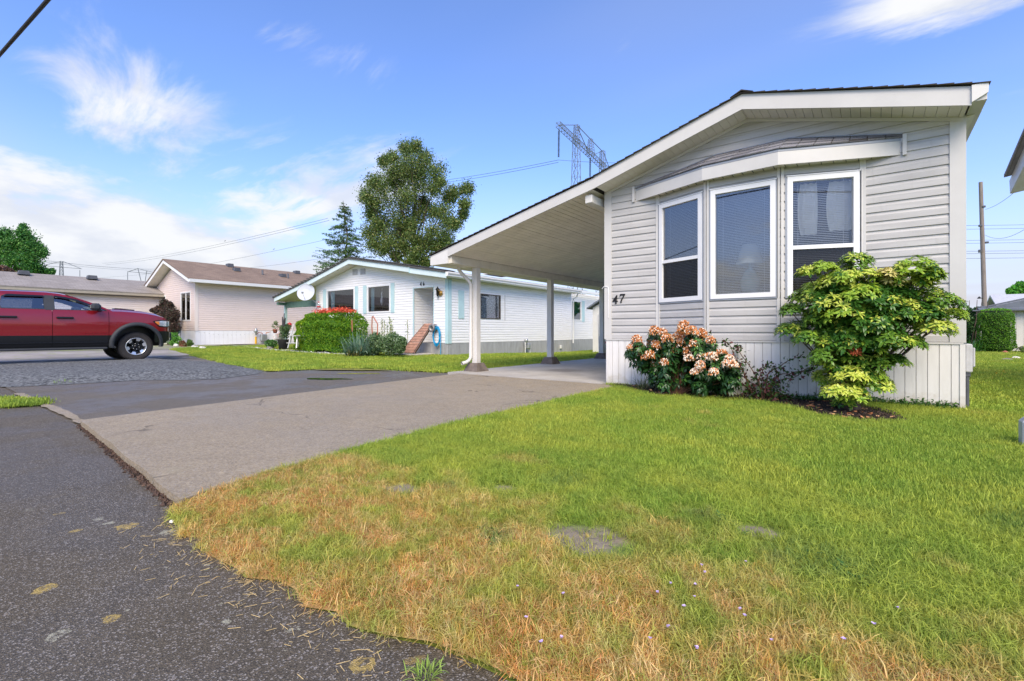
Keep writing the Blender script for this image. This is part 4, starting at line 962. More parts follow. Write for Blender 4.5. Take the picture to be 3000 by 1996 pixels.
# two steel roof sheets seen above the gutter
for y0, c in ((8.2, 'frame_white'), (9.1, 'rock_red')):
    m = MB(); m.box((-14.2, y0, 3.36), (-13.8, y0 + (.9 if c == 'frame_white' else .35), 3.44)); m.build('roof_patch', c, H)
m = MB(); m.box((-25.4, Y46 + .0, 2.14), (XL, Y46 + .09, 2.44)); m.build('carport_beam', 'beam_green', H)
m = MB(); m.box((-25.45, Y46 - .4, 2.28), (-25.3, Y46 + 8, 2.42)); m.build('carport_beam', 'beam_green', H)
for x, y, s, c in ((-25.40, Y46 + .05, .12, 'mint'), (-25.40, Y46 + 3.2, .14, 'beam_green'), (-25.4, Y46 + 6.4, .12, 'rock_red'), (-22.6, Y46 + 7.5, .12, 'black_iron'), (-23.6, Y46 + 7.6, .1, 'black_iron')):
    m = MB(); m.box((x - s / 2, y - s / 2, 0), (x + s / 2, y + s / 2, 2.3)); m.build('carport_post', c, H)
# wall lantern
Lm = thing('wall_lantern', (-13.78, Y46 - .1, 2.2), 'ornate black and brass wall lantern beside the door of house 46', 'lantern')
m = MB(); m.lathe((-13.80, Y46 - .12, 0), [(0, 2.60), (.02, 2.56), (.07, 2.50), (.085, 2.46), (.05, 2.45), (.05, 2.30), (.03, 2.24), (0, 2.22)], 8); m.build('lantern_cage', 'black_iron', Lm)
m = MB(); m.lathe((-13.72, Y46 - .05, 2.34), [(.0, -.05), (.08, -.04), (.11, 0), (.09, .02)], 14, ax=1); m.tube([(-13.72, Y46 - .06, 2.36), (-13.70, Y46 - .16, 2.42), (-13.78, Y46 - .14, 2.52)], .012, 6); m.build('scroll_plate', 'brass', Lm)
m = MB(); m.tube([(-13.85, Y46 - .05, 2.40), (-13.86, Y46 - .05, 2.12)], [.018, .008], 6); m.build('stem', 'bronze', Lm)
# satellite dish
D_ = thing('satellite_dish', (-22.0, Y46, 2.1), 'grey satellite dish on a pole arm at the left corner of house 46', 'satellite dish')
m = MB(); c = Vector((-22.25, Y46 - .55, 2.74)); ax = Vector((.62, -.75, .30)).normalized(); a = ax.cross(Vector((0, 0, 1))).normalized(); b = a.cross(ax); vs = [c]; fs = []; NR, NA = 5, 28
for i in range(1, NR + 1):
    r = .40 * i / NR
    for j in range(NA): t_ = 2 * math.pi * j / NA; vs.append(c + a * math.cos(t_) * r + b * math.sin(t_) * r * 1.05 + ax * (.11 * (i / NR) ** 2))
fs += [(0, 1 + j, 1 + (j + 1) % NA) for j in range(NA)] + [(1 + i * NA + j, 1 + (i + 1) * NA + j, 1 + (i + 1) * NA + (j + 1) % NA, 1 + i * NA + (j + 1) % NA) for i in range(NR - 1) for j in range(NA)]
m.add(vs, fs, 0, True); rim = [vs[1 + (NR - 1) * NA + j] for j in range(NA)]; m.tube(rim + rim[:1], .010, 5); m.build('reflector', 'dish', D_)
m = MB(); m.tube([(-22.28, Y46 - .50, 2.62), (-22.25, Y46 - .38, 2.5), (-21.98, Y46 - .02, 2.14)], .022, 8); m.build('mast', 'metal_grey', D_)
m = MB(); e = c + ax * .46 - b * .18; m.tube([c - b * .38 + ax * .05, e], .012, 6); m.bbox(tuple(e - Vector((.04, .04, .03))), tuple(e + Vector((.04, .04, .05))), .01); m.build('feed_arm', 'metal_grey', D_)
m = MB(); m.box((-22.06, Y46 - .03, 2.05), (-21.9, Y46, 2.22)); m.build('wall_plate', 'box_grey', D_)
# hummingbird feeder
# feeder
B_ = thing('bird_feeder', (-21.5, Y46 - .35, 2.0), 'small red hummingbird feeder hanging above the clipped hedge', 'bird feeder')
m = MB(); m.tube([(-21.55, Y46 - .35, 2.62), (-21.55, Y46 - .35, 2.28)], .004, 4); m.lathe((-21.55, Y46 - .35, 0), [(0, 2.28), (.035, 2.27), (.035, 2.1), (.0, 2.09)], 10); m.build('bottle', 'glass_clear', B_)
m = MB(); m.lathe((-21.55, Y46 - .35, 0), [(0, 2.10), (.09, 2.09), (.1, 2.05), (.04, 2.03), (0, 2.02)], 12); m.lathe((-21.55, Y46 - .35, 0), [(0, 2.32), (.05, 2.30), (.04, 2.27), (0, 2.26)], 10); m.build('feeder_base', 'red_plastic', B_)
# ramp of boards to the door
Rm = thing('plank_ramp', (-14.7, 4.6, 0), 'reddish brown weathered board ramp leaning up to the door of house 46', 'ramp')
A0, A1, B0, B1 = Vector((-14.62, Y46 - .02, 1.20)), Vector((-14.16, Y46 - .02, 1.20)), Vector((-14.95, Y46 - .95, .10)), Vector((-14.15, Y46 - .95, .10))
rr = random.Random(2); n = 11
for i in range(n):
    a, b = i / n + .006, (i + 1) / n - .006; p = [B0.lerp(A0, a), B1.lerp(A1, a), B1.lerp(A1, b), B0.lerp(A0, b)]; nn = Vector((0, -.75, .65)) * .02; s_ = Vector((0, 0, rr.uniform(0, .006)))
    m = MB(); m.add([q + s_ for q in p] + [q + nn + s_ for q in p], [(3, 2, 1, 0), (4, 5, 6, 7), (0, 1, 5, 4), (1, 2, 6, 5), (2, 3, 7, 6), (3, 0, 4, 7)]); m.build('board', 'ramp_wood', Rm)
m = MB(); m.bar(B0 + Vector((.03, 0, -.03)), A0 + Vector((.03, 0, -.03)), .04, .09); m.bar(B1 - Vector((.03, 0, .03)), A1 - Vector((.03, 0, .03)), .04, .09); m.build('stringer', 'bronze', Rm)
m = MB(); m.bbox((-15.25, 3.95, -.02), (-14.0, 5.2, .09), .02); m.build('concrete_step', 'slab_concrete', loc=(-14.6, 4.5, 0), label='low concrete step at the foot of the board ramp', cat='step')
# hose on its reel
def hose(x, y, z, rx, rz, n, lab, drop=0, nx=(1, 0)):
    Hs = thing('garden_hose', (x, y, z), lab, 'hose'); m = MB(); r = random.Random(5); pts = []
    for k in range(n):
        ex, ez, dz = rx * r.uniform(.72, 1.05), rz * r.uniform(.8, 1.05), r.uniform(-.05, .04)
        for j in range(20): t_ = 2 * math.pi * j / 20; s_ = ex * math.cos(t_); pts.append((x + s_ * nx[0] - .10 * nx[1] * 0 + (r.uniform(-.004, .004) + .045 * (k / n - .5)) * nx[1], y + s_ * nx[1] + .045 * (k / n - .5) * nx[0], z + dz + ez * math.sin(t_) - rz))
    if drop: pts += [(pts[-1][0] + .02, pts[-1][1], pts[-1][2] - q) for q in (.3, .6, drop)]
    m.tube(pts, .014, 6); m.build('coil', 'hose_blue', Hs)
    return Hs
Hs = hose(-13.84, Y46 - .13, 1.10, .20, .36, 9, 'coiled bright blue garden hose hanging on its reel beside the ramp', .62)
m = MB(); m.lathe((-14.0, Y46 - .02, 1.03), [(.16, -.04), (.16, -.05), (.11, -.06), (.10, -.2), (.15, -.22), (.15, -.24), (.08, -.235), (.06, -.10)], 18, ax=1); m.build('reel', 'reel_grey', Hs)
hose(-13.62, Y46 + Ls + .02, 1.25, .12, .38, 7, 'second coiled blue hose, far end of the side wall of house 46')
# gas meter, outlet
G_ = thing('gas_meter', (-13.2, 9.95, 0), 'grey gas meter with pipes on the side wall of house 46', 'gas meter')
m = MB(); m.lathe((-13.15, 9.92, 0), [(0, .60), (.07, .58), (.09, .50), (.07, .42), (.0, .40)], 12); m.bbox((-13.26, 9.98, .12), (-13.06, 10.18, .38), .04); m.build('meter_body', 'metal_grey', G_)
m = MB(); m.tube([(-13.16, 9.86, -.2), (-13.16, 9.86, .42), (-13.16, 9.92, .48)], .02, 8); m.tube([(-13.14, 10.2, -.2), (-13.14, 10.2, .1), (-13.14, 10.1, .2)], .02, 8); m.build('pipe', 'pot_white', G_)
m = MB(); m.bbox((-13.34, 13.05, .05), (-13.27, 13.2, .22), .01); m.build('outdoor_outlet', 'pot_white', loc=(-13.3, 13.1, .1), label='small cream outlet cover low on the side skirting of house 46', cat='outlet')

# ------------------------------------------------------------------ house 45 (beige) and the long grey-roofed house
H = thing('mobile_home', (-31.4, 2.2, .22), 'beige vinyl mobile home with brown shingle gable roof and white skirting', 'house')
X5, Y5, X5L = -28.42, 2.17, -34.62; P5 = .112; Z5 = .96
zr = lambda x: 4.50 - (4.50 - 3.36) * abs(x + 31.5) / 3.1
top = [(0, zr(X5L)), (3.12, 4.5), (6.2, zr(X5))]
frf = seg_frame((X5L, Y5), (X5, Y5)); U = lambda x: x - X5L
w1 = (U(-30.45), U(-29.02), 1.46, 3.0); w2 = (U(-34.05), U(-32.7), 1.46, 2.96)
siding(H, (X5L, Y5), (X5, Y5), Z5, 4.5, P5, 'siding45', top, holes=[w1, w2])
window(H, frf, *w1, glassm='glass_low', fw=.06, mull=(w1[0] + w1[1]) / 2 + .02, depth=.8, label='tall front window near the right corner'); window(H, frf, *w2, glassm='glass_low', fw=.06, mull=(w2[0] + w2[1]) / 2, depth=.8, label='front window behind the dark bush')
siding(H, (X5, Y5), (X5, Y5 + 16), Z5, 3.40, P5, 'siding45')
m = MB(); m.box((X5 - .12, Y5 - .028, .94), (X5 + .028, Y5 - .017, 3.36)); m.box((X5 + .017, Y5 - .017, .94), (X5 + .028, Y5 + .12, 3.36)); m.build('corner_trim', 'siding_far', H)
m = MB(); m.box((X5L, Y5 + .02, .2), (X5L + .03, Y5 + 16, 3.35)); m.prism([(X5L, .2), (X5L, 3.34), (-31.5, 4.48), (X5, 3.34), (X5, .2)], 1, Y5 + 15.9, Y5 + 16); m.build('wall_core', 'siding_far', H)
skirt_panels(H, (X5L, Y5), (X5, Y5), .0, Z5 - .01, .22, 'skirt_white', joined=True, e=.006); skirt_panels(H, (X5, Y5), (X5, Y5 + 16), .0, Z5 - .01, .22, 'skirt_white', joined=True, e=.006)
m = MB(); m.box((X5 + .012, Y5 + 4.2, .32), (X5 + .02, Y5 + 6.4, .84)); m.build('access_panel', 'frame_white', H)
g5 = Y5 - .5; pk = (-31.5 + .02, 4.63); e1 = (-27.85, 3.36); e2 = (-35.0, 3.22)
for (a, b) in ((e2, pk), (pk, e1)):
    m = MB(); m.prism([(a[0], a[1]), (b[0], b[1]), (b[0], b[1] + .19), (a[0], a[1] + .19)], 1, g5, g5 + .03); m.build('rake_fascia', 'frame_white', H)
    m = MB(); m.prism([(a[0], a[1] + .01), (b[0], b[1] + .01), (b[0], b[1] + .03), (a[0], a[1] + .03)], 1, g5 + .03, Y5 + 16.2); m.build('soffit', 'soffit', H)
    m = MB(); m.prism([(a[0] - .03, a[1] + .17), (b[0], b[1] + .17), (b[0], b[1] + .23), (a[0] - .03, a[1] + .23)] if a is e2 else [(a[0], a[1] + .17), (b[0] + .06, b[1] + .17), (b[0] + .06, b[1] + .215), (a[0], a[1] + .23)], 1, g5 - .03, Y5 + 16.3); m.build('roof', 'roof_brown', H)
m = MB(); m.prism([(-27.86, 3.36), (-27.74, 3.38), (-27.72, 3.53), (-27.86, 3.53)], 1, g5, Y5 + 16.2); m.build('rain_gutter', 'frame_white', H)
def roofvent(par, x, y, z, s=.32, pipe=False):
    m = MB()
    if pipe: m.lathe((x, y, z), [(.055, -.06), (.05, .26), (0, .27)], 10)
    else: m.prism([(y - s / 2, z - .06), (y + s / 2, z - .06), (y + s * .4, z + .14), (y - s * .4, z + .14)], 0, x - .2, x + .2, 0)
    m.build('vent_pipe' if pipe else 'roof_vent', 'box_dark', par)
q5 = lambda x: 4.83 - (x + 31.48) * .35
for x, y, p in ((-31.2, 4.9, 0), (-30.3, 4.9, 0), (-29.9, 6.2, 1), (-29.9, 7.4, 0), (-29.6, 7.6, 1), (-31.2, 9.0, 0)): roofvent(H, x, y, q5(x) + .05, .34, p)
# along its foot
V = [('gas_meter', 'grey gas meter with yellow riser against the white skirting')]
G_ = thing('gas_meter', (-28.1, 5.1, .2), 'grey gas meter with a yellow riser pipe against the white skirting', 'gas meter')
m = MB(); m.bbox((-28.34, 5.30, .35), (-28.1, 5.66, .76), .05); m.lathe((-28.2, 5.05, 0), [(0, 1.12), (.05, 1.10), (.11, .95), (.1, .88), (.05, .84), (.04, .7)], 10); m.build('meter_body', 'metal_grey', G_)
m = MB(); m.tube([(-28.2, 5.05, .15), (-28.2, 5.05, .62)], .055, 8); m.build('riser', 'yellow_pipe', G_)
m = MB(); m.tube([(-28.2, 5.05, .7), (-28.2, 5.2, .86), (-28.2, 5.4, .82), (-28.2, 5.42, .74)], .02, 6); m.tube([(-28.2, 5.6, .74), (-28.2, 5.62, .84), (-28.3, 5.9, .88)], .02, 6); m.build('pipe', 'rock_red', G_)
for y, l in ((6.2, 'nearer'), (9.0, 'farther')):
    E_ = thing('utility_box', (-28.3, y, .5), 'grey utility box on the white skirting, %s one from the gas meter' % l, 'utility box', 'utility boxes on the beige house')
    m = MB(); m.bbox((-28.41, y, .45), (-28.26, y + .36, .80), .02); m.build('box', 'box_grey', E_); m = MB(); m.tube([(-28.35, y + .05, .45), (-28.35, y + .05, .2)], .02, 6); m.build('conduit', 'box_grey', E_)
# watering can sculpture with falling beads on an arched stake
S_ = thing('watering_can_stake', (-28.6, 1.4, .2), 'garden stake with a hanging green watering can and bead chain', 'garden ornament')
m = MB(); m.tube([(-28.55, 1.55, .1), (-28.55, 1.55, 1.0)] + [(-28.55 - .28 + .28 * math.cos(a), 1.55, 1.0 + .35 * math.sin(a)) for a in np.linspace(.1, 2.6, 10)], .012, 6); m.tube([(-28.85, 1.6, .1), (-28.85, 1.6, .75)], .008, 5); m.build('stake', 'pot_dark', S_)
m = MB(); m.lathe((-29.0, 1.55, .92), [(0, -.14), (.13, -.12), (.15, 0), (.12, .12), (0, .14)], 14, ax=0); m.tube([(-28.88, 1.55, .9), (-28.7, 1.55, .85)], .02, 6); m.build('watering_can', 'beam_green', S_)
m = MB()
for k in range(16): q = k / 15; c = (-28.4 + .2 * q, 1.7 + 3.2 * q, 1.05 - 1.0 * q + .75 * q * q); m.lathe(c, [(0, -.018), (.018, 0), (0, .018)], 6)
m.build('bead_chain', 'metal_grey', S_)

H = thing('mobile_home', (-35.5, -3, .3), 'long low white-sided house with grey shingle roof behind the red truck', 'house')
XG = -33.3; YG0, YG1 = -26, 3.5
siding(H, (XG, YG0), (XG, YG1), .9, 2.86, .115, 'siding_far')
m = MB(); m.box((XG - .1, YG0, -.1), (XG, YG1, .9)); m.build('skirt', 'skirt_white', H)
m = MB(); m.prism([(XG + .3, 2.86), (XG + .34, 2.88), (XG + .34, 3.03), (XG + .3, 3.03)], 1, YG0, YG1 + .2); m.build('rain_gutter', 'grey_fascia', H)
m = MB(); m.box((XG - .02, YG0, 2.82), (XG + .3, YG1 + .1, 2.90)); m.build('soffit', 'bronze', H)
m = MB(); m.prism([(XG + .36, 3.02), (XG + .36, 3.06), (XG - 2.4, 3.94), (XG - 5.2, 3.06), (XG - 5.2, 3.02), (XG - 2.4, 3.88)], 1, YG0 - .2, YG1 + .3); m.build('roof', 'roof_grey', H)
m = MB(); m.prism([(XG - 5, 0), (XG, 0), (XG, 2.9), (XG - 2.4, 3.88), (XG - 5, 3.0)], 1, YG1 - .05, YG1); m.build('end_wall', 'siding_far', H)
for y in (-3.2, -.55, -6): roofvent(H, XG - 1.9, y, 3.86, .45)
# ------------------------------------------------------------------ red pickup truck
t = NT('truck_red'); t.col(W('#9a2430')); t.rough(.32); t.b.inputs['Coat Weight'].default_value = 1.; t.b.inputs['Coat Roughness'].default_value = .04; t.b.inputs['Metallic'].default_value = .35
n = t.noise(500, 2); t.col(t.mix(t.mr(n, .3, .7), W('#7d0c18'), W('#98141f'))); MAT['truck_red'] = t.m
MAT['truck_black'] = simple('truck_black', W('#15171b'), .28, .1, 3, spec=.5); MAT['trim_black'] = simple('trim_black', W('#34373b'), .6, .08, 5)
MAT['tyre'] = simple('tyre', W('#3a3735'), .85, .15, 20, .4, 60); MAT['rim_silver'] = simple('rim_silver', W('#d2d4d6'), .25, .05, metal=.7); MAT['rim_black'] = simple('rim_black', W('#161719'), .3)
MAT['lamp_clear'] = simple('lamp_clear', W('#c9ced2'), .12, .15, 20, metal=.5); MAT['amber'] = simple('amber', W('#d8813a'), .25); MAT['interior'] = simple('interior', W('#3c3d3f'), .8)
T_ = thing('pickup_truck', (-19.33, -4.8, .02), 'red crew cab pickup truck with black lower doors and off-road tyres', 'pickup truck')
CX, GZ, YA, YR = -19.33, .035, -2.82, -6.52
def wprof(z): return float(np.interp(z, [.40, .55, .75, .95, 1.08, 1.25, 1.36, 1.45], [.94, .985, 1.00, 1.008, 1.015, 1.0, .985, .955]))
def taper(y): return float(np.interp(y, [-8.4, -8.2, -2.5, -2.3, -2.15, -2.05, -1.97, -1.92], [.97, 1, 1, .985, .95, .90, .80, .62]))
def Wd(y, z): return wprof(z) * taper(y)
def belt(y): return float(np.interp(y, [-8.4, -6.1, -3.5, -3.2, -2.9, -2.6, -2.35, -2.15, -2.02, -1.92], [1.44, 1.44, 1.45, 1.45, 1.435, 1.405, 1.36, 1.30, 1.22, 1.12]))
def zb_(y, lo=.46):
    z = lo
    for c in (YA, YR):
        d = abs(y - c)
        if d < .565: z = max(z, .50 + math.sqrt(.565 ** 2 - d * d))
    if y > -2.35 and y > YA: z = max(z, .84)
    return z
def stations(a, b):
    ys = {a, b}; k = a
    while k < b: ys.add(round(k, 3)); k += .06
    for c in (YA, YR):
        for t_ in np.linspace(0, math.pi, 25):
            y = c + .565 * math.cos(t_)
            if a < y < b: ys.add(round(float(y), 4))
    return sorted(ys)
for name, a, b in (('bed_side', -8.30, -6.13), ('rear_door', -6.12 + .37, -4.675), ('cab_corner', -6.12, -5.755), ('front_door', -4.665, -3.49), ('fender', -3.48, -1.92)):
    for s in (1, -1):
        m = MB(); ys = stations(a, b); vs = []; NL, NU = 3, 11
        for y in ys:
            z0 = zb_(y); zm = max(z0, .76 if y < -3.45 else .76); z1 = max(belt(y), z0 + .02)
            zs = [z0 + (zm - z0) * i / NL for i in range(NL)] + [zm + (z1 - zm) * i / NU for i in range(NU + 1)]
            vs += [(CX + s * Wd(y, z), y, z + GZ) for z in zs]
        K = NL + NU + 1; fl, fu = [], []
        for i in range(len(ys) - 1):
            for j in range(K - 1):
                f = (i * K + j, (i + 1) * K + j, (i + 1) * K + j + 1, i * K + j + 1); f = f if s > 0 else f[::-1]
                (fl if j < NL and ys[i] < -3.3 else fu).append(f)
        o = len(m.v); m.add(vs, fl, 1, True); 
        m.f += [tuple(i for i in f) for f in fu]; m.mi += [0] * len(fu); m.sm += [True] * len(fu)
        body = m.build(name, ['truck_red', 'truck_black'], T_)
        if 'door' in name:
            hy = (a + .07, a + .42); m = MB(); z = 1.24 + GZ; e = Wd(-5, 1.24)
            m.bbox(tuple(sorted((CX + s * (e + .012), CX + s * (e + .055)))[:1]) + (hy[0], z - .022), tuple(sorted((CX + s * (e + .012), CX + s * (e + .055)))[1:]) + (hy[1], z + .03), .012); m.build('handle', 'truck_black', body)
# dark core so gaps read dark
m = MB(); m.box((CX - .90, -8.2, .42), (CX + .90, YR - .6, 1.3)); m.box((CX - .90, YR + .6, .42), (CX + .90, YA - .62, 1.40)); m.box((CX - .62, YR - .6, .46), (CX + .62, YR + .6, 1.3)); m.box((CX - .62, YA - .62, .46), (CX + .62, -2.05, 1.18)); m.build('chassis', 'rim_black', T_)
# hood
m = MB(); ys = [-3.42, -3.2, -2.95, -2.7, -2.5, -2.3, -2.15, -2.05, -1.97, -1.92]; q = [-1, -.9, -.72, -.68, -.4, 0, .4, .68, .72, .9, 1]; hh = [0, .035, .05, .075, .085, .09, .085, .075, .05, .035, 0]
m.add([(CX + k * Wd(y, belt(y)), y, belt(y) + GZ + h * (1.0 if y < -2.2 else .6)) for y in ys for k, h in zip(q, hh)], [(i * 11 + j, i * 11 + j + 1, (i + 1) * 11 + j + 1, (i + 1) * 11 + j) for i in range(len(ys) - 1) for j in range(10)], 0, True); hd = m.build('hood', 'truck_red', T_)
for s in (1, -1):
    m = MB(); x = CX + s * .42; m.prism([(-3.3, 1.50 + GZ), (-2.78, 1.47 + GZ), (-2.78, 1.535 + GZ), (-3.25, 1.565 + GZ)], 0, x - .13, x + .13); m.build('hood_vent', 'rim_black', hd)
m = MB(); m.add([(CX - .9, -3.43, 1.47 + GZ), (CX + .9, -3.43, 1.47 + GZ), (CX + .88, -3.56, 1.49 + GZ), (CX - .88, -3.56, 1.49 + GZ)], [(0, 1, 2, 3)]); m.tube([(CX + .75, -3.42, 1.50 + GZ), (CX + .35, -3.55, 1.57 + GZ), (CX - .1, -3.62, 1.60 + GZ)], .012, 5); m.build('cowl', 'rim_black', T_)
# cab upper: side frames with window openings
side = lambda z: .958 - (z - 1.44) * .46 if z < 1.84 else .774 - (z - 1.84) * 1.2
def sidex(s, z, off=0): return CX + s * (side(z) + off)
OUT = [(-6.10, 1.44), (-6.08, 1.70), (-6.00, 1.86), (-5.85, 1.905), (-5.4, 1.925), (-4.75, 1.93), (-4.50, 1.905), (-4.25, 1.85), (-3.95, 1.735), (-3.65, 1.60), (-3.42, 1.47), (-3.40, 1.44)]
WR = [(-5.62, 1.46), (-4.80, 1.46), (-4.80, 1.83), (-5.52, 1.83), (-5.60, 1.79), (-5.64, 1.55)]
WF = [(-4.63, 1.46), (-3.50, 1.46), (-3.66, 1.545), (-3.95, 1.665), (-4.20, 1.755), (-4.40, 1.80), (-4.63, 1.83)]
def fill(loops, s, off, name, mat, parent, subd=True):
    bm = bmesh.new(); es = []
    for lp in loops:
        v = [bm.verts.new((p[0], p[1], 0)) for p in lp]; es += [bm.edges.new((v[i], v[(i + 1) % len(v)])) for i in range(len(v))]
    bmesh.ops.triangle_fill(bm, edges=es, use_beauty=True)
    bm.normal_update(); mb = MB(); bm.verts.index_update(); bm.faces.ensure_lookup_table()
    vs = [(sidex(s, v.co.y, off), v.co.x, v.co.y + GZ) for v in bm.verts]; mb.add(vs, [tuple(v.index for v in f.verts) for f in bm.faces]); bm.free()
    return mb.build(name, mat, parent)
def inset(lp, k):
    cx, cy = sum(p[0] for p in lp) / len(lp), sum(p[1] for p in lp) / len(lp)
    return [(cx + (p[0] - cx) * (1 - k / .45), cy + (p[1] - cy) * (1 - k / .2)) for p in lp]
for s in (1, -1):
    fill([OUT, WR, WF], s, 0, 'cab_side', 'truck_red', T_)
    fr_r = fill([WR, inset(WR, .018)], s, .004, 'window_seal', 'trim_black', T_); fr_f = fill([WF, inset(WF, .016)], s, .004, 'window_seal', 'trim_black', T_)
    fill([WR], s, -.015, 'side_window', 'glass_dark', T_); fill([WF], s, -.015, 'side_window', 'glass_clear', T_)
    fill([[(-4.80, 1.45), (-4.63, 1.45), (-4.63, 1.85), (-4.80, 1.85)]], s, .008, 'door_pillar', 'trim_black', T_)
    fill([[(-5.56, 1.785), (-4.82, 1.80), (-4.82, 1.84), (-5.50, 1.845)]], s, .035, 'rain_visor', 'truck_black', T_)
    fill([[(-4.61, 1.80), (-4.40, 1.77), (-4.18, 1.715), (-3.88, 1.60), (-3.82, 1.61), (-4.15, 1.765), (-4.38, 1.82), (-4.61, 1.85)]], s, .035, 'rain_visor', 'truck_black', T_)
    # mirror
    m = MB(); x = CX + s * 1.15; m.bbox((x - .12, -3.92, 1.46 + GZ), (x + .12, -3.70, 1.66 + GZ), .06); m.bar((CX + s * .93, -3.66, 1.46 + GZ), (x - s * .05, -3.80, 1.52 + GZ), .07, .05); m.build('side_mirror', 'trim_black', T_)
    # flares
    for c in (YA, YR):
        m = MB(); vs = []; N_ = 26; prof = [(.555, -.02), (.555, .055), (.60, .065), (.655, .05), (.668, .0)]
        for i in range(N_ + 1):
            a = math.radians(-14 + 208 * i / N_)
            for r, e in prof:
                y = c + r * math.cos(a); z = max(.48 + r * math.sin(a), .40); yy = min(y, -2.0); vs.append((CX + s * (Wd(yy, max(.5, z)) + e), y, z + GZ))
        k = len(prof); m.add(vs, [(i * k + j, i * k + j + 1, (i + 1) * k + j + 1, (i + 1) * k + j) for i in range(N_) for j in range(k - 1)], 0, True); m.build('wheel_flare', 'trim_black', T_)
        m = MB(); vs = []
        for i in range(17):
            a = math.pi * i / 16; y, z = c + .565 * math.cos(a), .5 + .565 * math.sin(a); vs += [(CX + s * .985, y, z + GZ), (CX + s * .62, y, z + GZ)]
        m.add(vs, [(2 * i, 2 * i + 1, 2 * i + 3, 2 * i + 2) for i in range(16)], 0, True); m.build('wheel_well', 'rim_black', T_)
    m = MB(); m.bbox((min(CX + s * .80, CX + s * 1.03), YR + .72, .36 + GZ), (max(CX + s * .80, CX + s * 1.03), YA - .70, .425 + GZ), .02); m.build('running_board', 'trim_black', T_)
    m = MB(); m.bbox((min(CX + s * .985, CX + s * 1.012), YR + .66, .555 + GZ), (max(CX + s * .985, CX + s * 1.012), YA - .66, .57 + GZ), .004); m.build('sill_moulding', 'truck_black', T_)
    # headlight
    def strip(ys, lo, hi, off, name, mat):
        m = MB(); vs = []
        for y, a, b in zip(ys, lo, hi):
            for z in (a, (a + b) / 2, b): vs.append((CX + s * (Wd(y, z) + off), y + off * .5, z + GZ))
        m.add(vs, [(3 * i + j, 3 * i + 3 + j, 3 * i + 4 + j, 3 * i + 1 + j) for i in range(len(ys) - 1) for j in range(2)], 0, True); return m.build(name, mat, T_)
    strip([-2.43, -2.3, -2.15, -2.05, -1.97, -1.93], [1.16, 1.02, 1.0, 1.0, 1.0, 1.0], [1.19, 1.215, 1.225, 1.225, 1.21, 1.12], .004, 'headlight_bezel', 'rim_black')
    strip([-2.39, -2.28, -2.15, -2.05, -1.97], [1.15, 1.05, 1.03, 1.03, 1.05], [1.175, 1.19, 1.20, 1.20, 1.18], .012, 'headlight', 'lamp_clear')
    strip([-2.39, -2.33, -2.28], [1.15, 1.09, 1.06], [1.175, 1.178, 1.18], .016, 'turn_signal', 'amber')
    strip([-2.42, -2.3, -2.15, -2.05, -1.97, -1.93], [.56, .52, .50, .52, .56, .6], [.88, .88, .88, .87, .86, .84], .035, 'bumper', 'truck_black')
    strip([-2.10, -2.02, -1.96, -1.93], [.52, .50, .56, .62], [.56, .60, .70, .75], .045, 'bumper_guard', 'rim_silver')
    # faint raised lettering strip on the door
    m = MB(); y = -4.02
    for k in range(5): m.box((min(CX + s * 1.004, CX + s * 1.010), y + k * .10, .815 + GZ), (max(CX + s * 1.004, CX + s * 1.010), y + k * .10 + .07, .86 + GZ))
    m.build('door_badge', 'truck_red', T_)
# roof, glass front and back, grille, tailgate
def top_at(y): return float(np.interp(y, [-6.08, -6.0, -5.85, -5.4, -4.75, -4.5, -4.25], [1.70, 1.86, 1.905, 1.925, 1.93, 1.905, 1.85]))
m = MB(); ys = [-6.08, -6.0, -5.85, -5.4, -5, -4.75, -4.5, -4.36]; q = [-1, -.85, -.5, 0, .5, .85, 1]; hh = [0, .028, .04, .045, .04, .028, 0]
m.add([(CX + k * side(top_at(y)), y, top_at(y) + GZ + h) for y in ys for k, h in zip(q, hh)], [(i * 7 + j, i * 7 + j + 1, (i + 1) * 7 + j + 1, (i + 1) * 7 + j) for i in range(len(ys) - 1) for j in range(6)], 0, True); m.build('roof_panel', 'truck_red', T_)
m = MB(); a = [(CX + k * .78, -4.36, 1.885 + GZ + .03 * (1 - k * k)) for k in (-1, -.5, 0, .5, 1)]; b = [(CX + k * .93, -3.45 + .14 * (1 - k * k), 1.475 + GZ) for k in (-1, -.5, 0, .5, 1)]; m.add(a + b, [(j, j + 1, j + 6, j + 5) for j in range(4)], 0, True); m.build('windscreen', 'glass', T_)
m = MB(); m.add([(CX - .9, -6.09, 1.46 + GZ), (CX + .9, -6.09, 1.46 + GZ), (CX + .76, -6.03, 1.84 + GZ), (CX - .76, -6.03, 1.84 + GZ)], [(0, 1, 2, 3)]); m.build('rear_window', 'glass_dark', T_)
m = MB(); m.bbox((CX - .62, -1.98, .86 + GZ), (CX + .62, -1.89, 1.2 + GZ), .03); m.bbox((CX - .7, -1.99, .55 + GZ), (CX + .7, -1.85, .85 + GZ), .05); m.build('grille', 'trim_black', T_)
m = MB(); m.bbox((CX - .95, -8.36, .6 + GZ), (CX + .95, -8.28, 1.42 + GZ), .03); m.build('tailgate', 'truck_red', T_)
m = MB()
for x in (-.45, .45):
    for y in (-4.75, -5.75): m.bbox((CX + x - .26, y - .10, 1.0), (CX + x + .26, y + .08, 1.62), .06); m.bbox((CX + x - .13, y - .10, 1.66), (CX + x + .13, y + .02, 1.80), .04)
m.build('seat', 'interior', T_)
